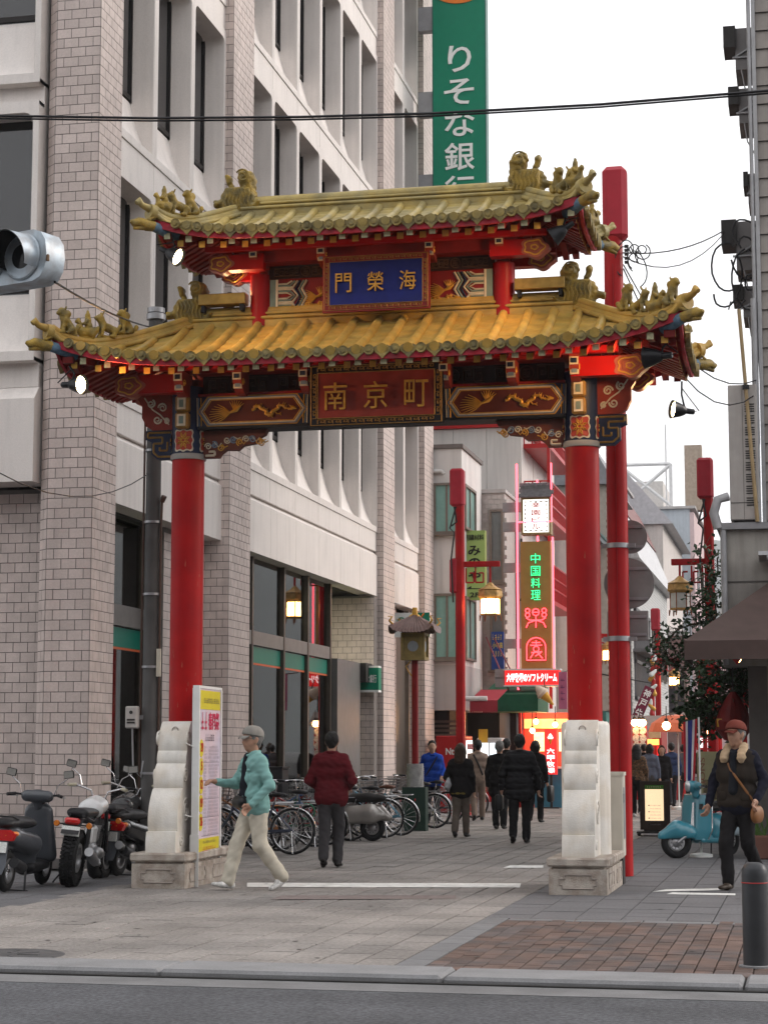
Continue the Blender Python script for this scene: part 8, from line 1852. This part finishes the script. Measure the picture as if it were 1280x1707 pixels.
    q = MB(); q.add(V.tolist(), Q.tolist()); tp = q.build('top', top, t, 180)
    q = MB(); n = 22
    q.tube([Vector(S((.012 + .072 * math.cos(2 * math.pi * i / n), .078 * math.sin(2 * math.pi * i / n), 1.475 + .022 * math.cos(2 * math.pi * i / n + math.pi)))) for i in range(n + 1)], .021 * s, 7); q.build('collar', top, tp, 60)
    # ---- shoes
    for sd, a_, tz in ((-1, 'ran', p['toeR']), (1, 'lan', p['toeL'])):
        A = np.array(p[a_], float); c_, s_ = math.cos(tz), math.sin(tz)
        def F_(x, z): return V3((A[0] + x * c_ + z * s_, A[1] + (.02 * sd if x > .05 else 0), max(.022, A[2] - .085 + .03 + z * c_ - x * s_)))
        V, Q = blob2([cap(F_(-.045, .012), F_(.05, .008), .040 * s, .043 * s, (1, 1, .8)), cap(F_(.05, .004), F_(.15, -.004), .043 * s, .034 * s, (1, 1, .7)), cap(F_(-.03, .05), F_(.03, .035), .036 * s, .034 * s)], min(h, .012), .02, cuts=[((0, 0, .001), (0, 0, -1))]); q = MB(); q.add(V.tolist(), Q.tolist()); so = q.build('shoe', shoes or M('shoe_black', (.012, .011, .011), .45), t, 180)
    # ---- hair
    if hcut:
        A = [cap(Hd((-.018, 0, .035)), Hd((.002, 0, .045)), .104 * s, .098 * s, (1, .90, 1)), cap(Hd((-.035, 0, -.01)), Hd((-.045, 0, -.04)), .088 * s, .06 * s, (1, .92, 1))]
        if hcut == 'long': A += [cap(Hd((-.05, -.03, -.02)), Hd((-.085, -.03, -.20)), .085 * s, .07 * s), cap(Hd((-.05, .03, -.02)), Hd((-.085, .03, -.20)), .085 * s, .07 * s), cap(Hd((-.02, .075, 0)), Hd((-.03, .085, -.15)), .035 * s, .03 * s), cap(Hd((-.02, -.075, 0)), Hd((-.03, -.085, -.15)), .035 * s, .03 * s)]
        if hcut == 'bob': A += [cap(Hd((-.04, -.04, -.02)), Hd((-.05, -.04, -.08)), .08 * s, .06 * s), cap(Hd((-.04, .04, -.02)), Hd((-.05, .04, -.08)), .08 * s, .06 * s)]
        pn = Hd((.055, 0, .035)); nn = (ch * .92, shh * .92, -.39)
        V, Q = blob2(A, min(h, .014), .03, .004, 70, seed, [(pn, nn)]); q = MB(); q.add(V.tolist(), Q.tolist()); q.build('hair', hair, t, 180)
    t['_s'] = s; del t['_s']
    return t, Hd, S, V3
def shell(t, name, prims, mat, h=.012, k=.02, wr=0., cuts=(), seed=2, ws=30.):
    V, Q = blob2(prims, h, k, wr, ws, seed, cuts); q = MB(); q.add(V.tolist(), Q.tolist()); return q.build(name, mat, t, 180)
def cap_hat(t, Hd, mat, s=1., brim=True, tilt=0.):
    V, Q = blob2([cap(Hd((-.02, 0, .055)), Hd((.01, 0, .06)), .112 * s, .108 * s, (1, .92, .92))], .011, .02, 0, 30, 0, [(Hd((0, 0, .045)), (.18, 0, -1))]); q = MB(); q.add(V.tolist(), Q.tolist()); c = q.build('cap', mat, t, 180)
    if brim:
        q = MB(); q.grid(lambda u, v: Vector(Hd((.075 + .095 * v * (1 - .30 * (2 * u - 1) ** 2), (2 * u - 1) * .080 * (1 - .25 * v), .058 - .03 * v - .012 * (2 * u - 1) ** 2))), 10, 6); q.grid(lambda u, v: Vector(Hd((.075 + .095 * v * (1 - .30 * (2 * u - 1) ** 2), (1 - 2 * u) * .080 * (1 - .25 * v), .050 - .03 * v - .012 * (2 * u - 1) ** 2))), 10, 6); q.build('brim', mat, c, 60)
def head_to(dx, dy): return math.atan2(dy, dx)
# ---- man in the teal jacket walking past the signboard
p0 = G(424, 1484); tealj = cloth('teal', (.19, .36, .34)); beige = cloth('beige', (.50, .46, .38))
snk = M('sneaker', (.55, .54, .52), .6, var=.4, scale=30)
t, Hd, S, V3 = person('man in a teal jacket, beige trousers and grey cap walking past the event signboard', (p0.x, p0.y), head_to(-.80, -.60), 1.71, dict(rel=(.13, -.27, 1.14), rwr=(.37, -.20, 1.17), lel=(-.07, .27, 1.13), lwr=(.13, .23, .93), rkn=(.17, -.10, .49), ran=(.27, -.10, .10), toeR=-.2, lkn=(-.03, .10, .49), lan=(-.28, .11, .14), toeL=.5, lean=.03, hz=-.01), tealj, beige, snk, hairg, 'short', .011, .90, wr=.0042, face=True, headturn=.15, legw=1.10, thick=1.05)
cap_hat(t, Hd, cloth('capgrey', (.24, .23, .21)))
shell(t, 'shirt', [cap(S((.07, -.005, 1.43)), S((.10, -.01, 1.0)), .055, .078, (1, 1, 1))], cloth('shirt_dark', (.015, .017, .022)), .012, .02, .003)
shell(t, 'collar_flap', [cap(S((.05, -.045, 1.475)), S((.10, -.10, 1.39)), .018, .012), cap(S((.05, .045, 1.475)), S((.10, .10, 1.39)), .018, .012)], tealj, .009)
for sd in (-1, 1): shell(t, 'chest_pocket', [cap(S((.115, sd * .09, 1.30)), S((.115, sd * .14, 1.30)), .016, .016, (.6, 1, 1)), cap(S((.118, sd * .09, 1.22)), S((.112, sd * .14, 1.22)), .018, .018, (.6, 1, 2))], tealj, .009)
shell(t, 'belt_bag', [cap(V3((.175, -.10, .95)), V3((.175, .06, .95)), .065, .065, (.8, 1, 1))], M('bag_black', (.014, .014, .015), .5), .011); q = MB(); q.tube([Vector(V3((.135 * math.cos(a) * 1.0, .155 * math.sin(a), 1.005))) for a in [i * math.pi / 12 for i in range(25)]], .018, 6); q.build('belt', M('belt_black', (.015, .014, .014), .5), t, 60); q = MB(); q.box(Vector(V3((.155, .02, 1.005))), (.015, .05, .035)); q.build('belt_buckle', chrome, t)
q = MB(); q.tube([Vector(Hd((.01, .092, .012))), Vector(Hd((.09, .055, .016)))], .0025, 4); q.tube([Vector(Hd((.01, -.092, .012))), Vector(Hd((.09, -.055, .016)))], .0025, 4)
for sd in (-1, 1): q.ring(Vector(Hd((.098, sd * .032, .010))), .020, .002, 14, 4, ax='x')
q.build('spectacles', chrome, t)
# ---- man in the red sweater, seen from behind
p0 = G(552, 1446); t, Hd, S, V3 = person('man in a dark red sweater and charcoal trousers walking away', (p0.x, p0.y), head_to(-.10, 1), 1.70, dict(rel=(-.06, -.29, 1.13), rwr=(.15, -.20, 1.03), lel=(-.06, .29, 1.13), lwr=(.15, .20, 1.03), rkn=(.10, -.085, .50), ran=(.02, -.08, .09), lkn=(-.04, .085, .50), lan=(-.16, .08, .13), toeL=.4, hx=.02), cloth('red_sweater', (.085, .010, .014), .95), cloth('charcoal', (.045, .043, .046)), None, hairb, 'short', .013, .95, wr=.0045, thick=1.12)
# ---- woman with the pale shoulder bag
p0 = G(768, 1396); t, Hd, S, V3 = person('woman with long dark hair carrying a pale grey shoulder bag', (p0.x, p0.y), head_to(.05, 1), 1.58, dict(rkn=(.08, -.08, .5), ran=(.12, -.075, .09), lkn=(.0, .08, .5), lan=(-.2, .075, .13), toeL=.4, lel=(-.05, .27, 1.13), lwr=(.1, .2, 1.1)), cloth('black_coat', (.012, .011, .012)), cloth('taupe', (.115, .095, .080)), None, hairbr, 'long', .018, .80, thick=1.1)
shell(t, 'shoulder_bag', [cap(V3((-.12, .22, .98)), V3((.10, .24, .98)), .095, .085, (1, .55, 1)), cap(V3((-.08, .22, 1.07)), V3((.06, .24, 1.07)), .06, .05, (1, .5, 1))], cloth('bag_grey', (.36, .37, .39), .7), .014, .03, .006); q = MB(); q.tube([Vector(V3((-.08, .22, 1.1))), Vector(V3((-.02, .19, 1.45))), Vector(V3((.06, .22, 1.1)))], .012, 6); q.build('bag_strap', cloth('bag_grey'), t, 60); shell(t, 'skirt_hem', [cap(V3((0, -.07, .83)), V3((0, .07, .83)), .13, .13, (1, 1, .4))], cloth('mustard', (.16, .12, .03)), .016)
# ---- man in the blue jacket facing out, behind the bicycles
p0 = G(728, 1374); t, Hd, S, V3 = person('man in a bright blue jacket with a dark strap standing behind the bicycles', (p0.x - .15, p0.y + .3), head_to(.25, -1), 1.66, dict(lwr=(.16, .2, 1.0), rwr=(.12, -.22, .95)), cloth('blue_jacket', (.012, .05, .30)), cloth('dark_jeans', (.02, .022, .03)), None, hairb, 'short', .017, .9, skinp, face=True, thick=1.08)
q = MB(); q.tube([Vector(S((.10, .10, 1.42))), Vector(S((.135, .0, 1.25))), Vector(S((.12, -.14, 1.02)))], .016, 6); q.build('strap', M('bag_black'), t, 60)
# ---- group walking away
p0 = G(797, 1368); t, Hd, S, V3 = person('person in a beige jacket with a dark back strap walking away', (p0.x, p0.y), head_to(-.2, 1), 1.68, dict(rkn=(.06, -.09, .5), ran=(.10, -.09, .09), lan=(-.2, .09, .13), toeL=.4), cloth('beige_jacket', (.27, .20, .16)), cloth('tan_trousers', (.20, .15, .12)), None, hairb, 'short', .02, .88); q = MB(); q.tube([Vector(S((-.09, .10, 1.45))), Vector(S((-.135, -.02, 1.2))), Vector(S((-.12, -.10, 1.0)))], .02, 6); q.build('back_strap', M('bag_black'), t, 60)
p0 = G(833, 1383); person('grey-haired man in a long black coat walking away', (p0.x, p0.y), head_to(0, 1), 1.64, dict(rkn=(.0, -.09, .5), ran=(-.10, -.09, .10), lan=(.08, .09, .09)), cloth('black_coat'), cloth('black_trousers', (.012, .012, .013)), None, hairg, 'short', .018, .70, thick=1.18)
p0 = G(845, 1366); person('dark-haired person in black walking ahead of the grey-haired man', (p0.x, p0.y), head_to(.1, 1), 1.72, {}, cloth('black_coat'), cloth('black_trousers'), None, hairb, 'short', .022, .8)
p0 = G(867, 1406); puf = cloth('down_black', (.013, .013, .015), .55); t, Hd, S, V3 = person('man in a quilted black down jacket carrying a black bag', (p0.x, p0.y), head_to(-.05, 1), 1.72, dict(rkn=(.02, -.10, .5), ran=(-.03, -.10, .09), lkn=(-.04, .10, .5), lan=(-.20, .10, .14), toeL=.5, rel=(-.04, -.29, 1.13), lel=(-.04, .29, 1.13), lwr=(.0, .30, .88), rwr=(.0, -.30, .88)), puf, cloth('black_trousers'), None, hairb, 'short', .014, .76, quilt=(.016, .095), thick=1.28)
q = MB(); q.box(Vector(V3((.0, .34, .66))), (.34, .12, .26), b=.03); q.tube([Vector(V3((-.08, .34, .78))), Vector(V3((0, .33, .88))), Vector(V3((.08, .34, .78)))], .011, 6); q.build('hand_bag', M('bag_black'), t, 50)
p0 = G(893, 1371); t, Hd, S, V3 = person('person in black with a dark tote bag beside the man in the down jacket', (p0.x, p0.y), head_to(.1, 1), 1.66, dict(lan=(-.15, .1, .12)), cloth('black_coat'), cloth('black_trousers'), None, hairb, 'bob', .02, .75); q = MB(); q.box(Vector(V3((0, -.33, .62))), (.3, .1, .34), b=.03); q.build('tote_bag', M('bag_black'), t, 50)
# ---- vendor leaning over the counter
p0 = G(934, 1336); person('person in a pale top bending over beside the soft ice cream stall', (p0.x + .1, p0.y), head_to(-1, -.15), 1.62, dict(bend=.95, rel=(.52, -.2, 1.02), rwr=(.62, -.18, .80), lel=(.52, .2, 1.02), lwr=(.62, .18, .80)), cloth('pale_top', (.42, .42, .43)), cloth('dark_jeans'), None, hairb, 'short', .02, .95)
# ---- man with red cap on the right
p0 = G(1234, 1484); navyj = cloth('navy_jumper', (.013, .014, .024)); t, Hd, S, V3 = person('man in a red-brown cap and dark vest with a fleece collar walking towards the road', (p0.x, p0.y), head_to(-.36, -.93), 1.76, dict(rel=(-.02, -.29, 1.14), rwr=(.10, -.30, .90), lel=(-.02, .29, 1.14), lwr=(.17, .27, .95), rkn=(.16, -.09, .50), ran=(.12, -.085, .09), toeR=-.05, lkn=(.0, .09, .5), lan=(-.28, .10, .16), toeL=.5, lean=.04), navyj, cloth('black_jeans', (.016, .015, .016)), M('shoe_brown', (.04, .028, .02), .5), hairg, 'short',   .012, .92, wr=.0045, face=True, headturn=-.2, thick=1.08)
cap_hat(t, Hd, cloth('cap_red', (.15, .040, .030)), 1.03)
vest = cloth('vest_brown', (.030, .024, .020)); shell(t, 'vest', [cap(S((.0, -.12, 1.36)), S((.0, .12, 1.36)), .125, .125), cap(S((.01, -.10, 1.22)), S((.01, .10, 1.22)), .138), cap(S((.01, -.09, 1.02)), S((.01, .09, 1.02)), .142), cap(V3((.01, -.09, .93)), V3((.01, .09, .93)), .142)], vest, .013, .03, .004)
shell(t, 'fleece_collar', [cap(S((.02, -.085, 1.50)), S((.12, -.10, 1.39)), .05, .05), cap(S((.02, .085, 1.50)), S((.12, .10, 1.39)), .05, .05), cap(S((-.06, -.06, 1.52)), S((-.06, .06, 1.52)), .04)], cloth('fleece', (.42, .31, .20), .95), .011, .03, .006, ws=60)
shell(t, 'shirt', [cap(S((.10, 0, 1.44)), S((.135, 0, 1.05)), .04, .055)], cloth('shirt_dark'), .012)
for sd in (-1, 1): shell(t, 'vest_pocket', [cap(V3((.145, sd * .10, .99)), V3((.13, sd * .16, .99)), .026, .026, (.6, 1, 2.2))], vest, .010)
q = MB(); q.tube([Vector(S((.03, -.14, 1.47))), Vector(S((.150, -.02, 1.27))), Vector(S((.165, .10, 1.12))), Vector(V3((.10, .22, .92)))], .014, 6); q.build('bag_strap', M('leather_tan', (.20, .085, .03), .5), t, 60); shell(t, 'leather_bag', [cap(V3((.06, .25, .80)), V3((.16, .25, .80)), .085, .085, (1, .5, 1.1))], M('leather_tan'), .011)
# ---- crowd further down the street
CR = [(1062, 1362, 1.60, 'woman in a patterned brown top walking away beside the tall red pole', M('cloth_leaf_pattern', (.13, .07, .035), .9, var=.5, scale=22, col2=(.03, .025, .02), mixscale=26), (.012, .012, .013), 'long', hairb, head_to(0, 1)), (1084, 1352, 1.62, 'woman in a blue-grey jacket seen from behind above the menu board', cloth('bluegrey', (.085, .10, .14)), (.06, .06, .065), 'bob', hairb, head_to(.1, 1)), (1104, 1350, 1.58, 'person in dark clothes facing out between the crowd and the flag', cloth('black_coat'), (.02, .02, .022), 'bob', hairbr, head_to(.1, -1)), (1120, 1345, 1.66, 'person in a navy jacket with white trim seen from behind', cloth('navy_jacket', (.03, .045, .10)), (.03, .03, .035), 'short', hairb, head_to(-.4, 1)), (1012, 1352, 1.66, 'man in a dark jacket facing out between the gate column and the tall red pole', cloth('slate_jacket', (.04, .042, .05)), (.02, .02, .022), 'short', hairb, head_to(-.1, -1)), (1140, 1340, 1.62, 'person in a grey coat partly behind the striped flag', cloth('grey_coat', (.10, .10, .11)), (.03, .03, .032), 'short', hairb, head_to(.3, 1)), (1172, 1338, 1.68, 'person with brown hair standing behind the poster easel', cloth('brown_coat', (.06, .04, .03)), (.03, .03, .03), 'bob', hairbr, head_to(0, 1)), (1074, 1340, 1.64, 'dark-coated person farther down the street behind the woman in blue-grey', cloth('black_coat'), (.02, .02, .02), 'short', hairb, head_to(0, 1)), (955, 1338, 1.66, 'dark-coated person in the street behind the right scroll stone', cloth('slate_jacket'), (.02, .02, .02), 'short', hairb, head_to(0, 1))]
for i, (px, py, H_p, lb, tm, bc, hcx, hm_, hd_) in enumerate(CR):
    p0 = G(px, py); st_ = .12 * (1 if i % 2 else -1); person(lb, (p0.x, p0.y), hd_, H_p, dict(ran=(st_, -.09, .09 + (.04 if st_ < 0 else 0)), lan=(-st_, .09, .09 + (.04 if st_ > 0 else 0)), rkn=(.05 + st_ * .4, -.09, .5), lkn=(.05 - st_ * .4, .09, .5)), tm, cloth('crowd%d' % i, bc), M('shoe_white', (.5, .5, .5), .6) if i == 0 else None, hm_, hcx, .024, .84, skinp, face=(hd_ < 0), seed=i + 5, hands=True)
# ================================================================ far lane: brown facade, ornate column; an added unseen block that shades the gate front
a = PY(1109, 1250, 96); b = PY(1146, 1250, 96); N_ = bld('brown_facade_building', 'narrow rose-brown building with tall dark windows behind the far lamp post', (a[0], 96, 0)); zt = PY(1120, 1060, 96)[2]
wbox(N_, 'wall', (a[0], 96, 0), (b[0], 99, zt), M('rose_brown', (.22, .14, .13), .8, var=.1)); wbox(N_, 'cornice', (a[0] - .05, 95.9, zt + .003), (b[0] + .05, 99, zt + .25), whiteg)
for k in range(2): win_y(N_, a[0] + .2 + .42 * k, a[0] + .52 + .42 * k, 3.3, 5.2, 96, M('dark_pane2'), 1, .04)
p = PY(1088, 1190, 72); t = thing('ornate_column_sign', 'ornate red gold and white carved column beside the far red lamp post', 'shop ornament', (p[0], 72, 0), 0); zA = p[2]; zB = PY(1088, 1092, 72)[2]; rn = random.Random(3)
q = MB(); q.tube([(0, .1, 0), (0, .1, zB)], .06, 8); q.build('post', redm, t)
for k in range(12): blob_obj('carved_clump', [cap((rn.uniform(-.1, .1), rn.uniform(-.08, .08), zA + (zB - zA) * k / 12), (rn.uniform(-.15, .15), 0, zA + (zB - zA) * (k + .8) / 12), .09, .06)], .03, (redm, gold, swhite)[k % 3], t, .03)
O = bld('shading_block', 'plain grey block added unseen across the road to shade the gate front', (0, -16, 0)); wbox(O, 'wall', (-42, -30, 0), (30, -16, 17), M('shading_block_grey', (.20, .19, .18), .8)); q = MB()
for i in range(17):
    for k in range(5): q.b2((-40 + 4.1 * i, -15.995, 1.2 + 3.2 * k), (-37.2 + 4.1 * i, -15.95, 3.2 + 3.2 * k))
o = q.build('windows', M('dark_pane2'), O); o['kind'] = 'stuff'
hz_ = MB(); hz_.b2((-2950, -2950, -1.4), (2950, 2950, 560)); h_ = hz_.build('haze', bpy.data.materials.new('haze_air')); h_['kind'] = 'stuff'
hm_ = h_.data.materials[0]; hm_.use_nodes = True; hn = hm_.node_tree; hn.nodes.clear(); ho = hn.nodes.new('ShaderNodeOutputMaterial'); hv = hn.nodes.new('ShaderNodeVolumePrincipled'); hv.inputs['Color'].default_value = (.93, .95, 1, 1); hv.inputs['Density'].default_value = .0003; hv.inputs['Anisotropy'].default_value = .2; hn.links.new(hv.outputs[0], ho.inputs['Volume'])
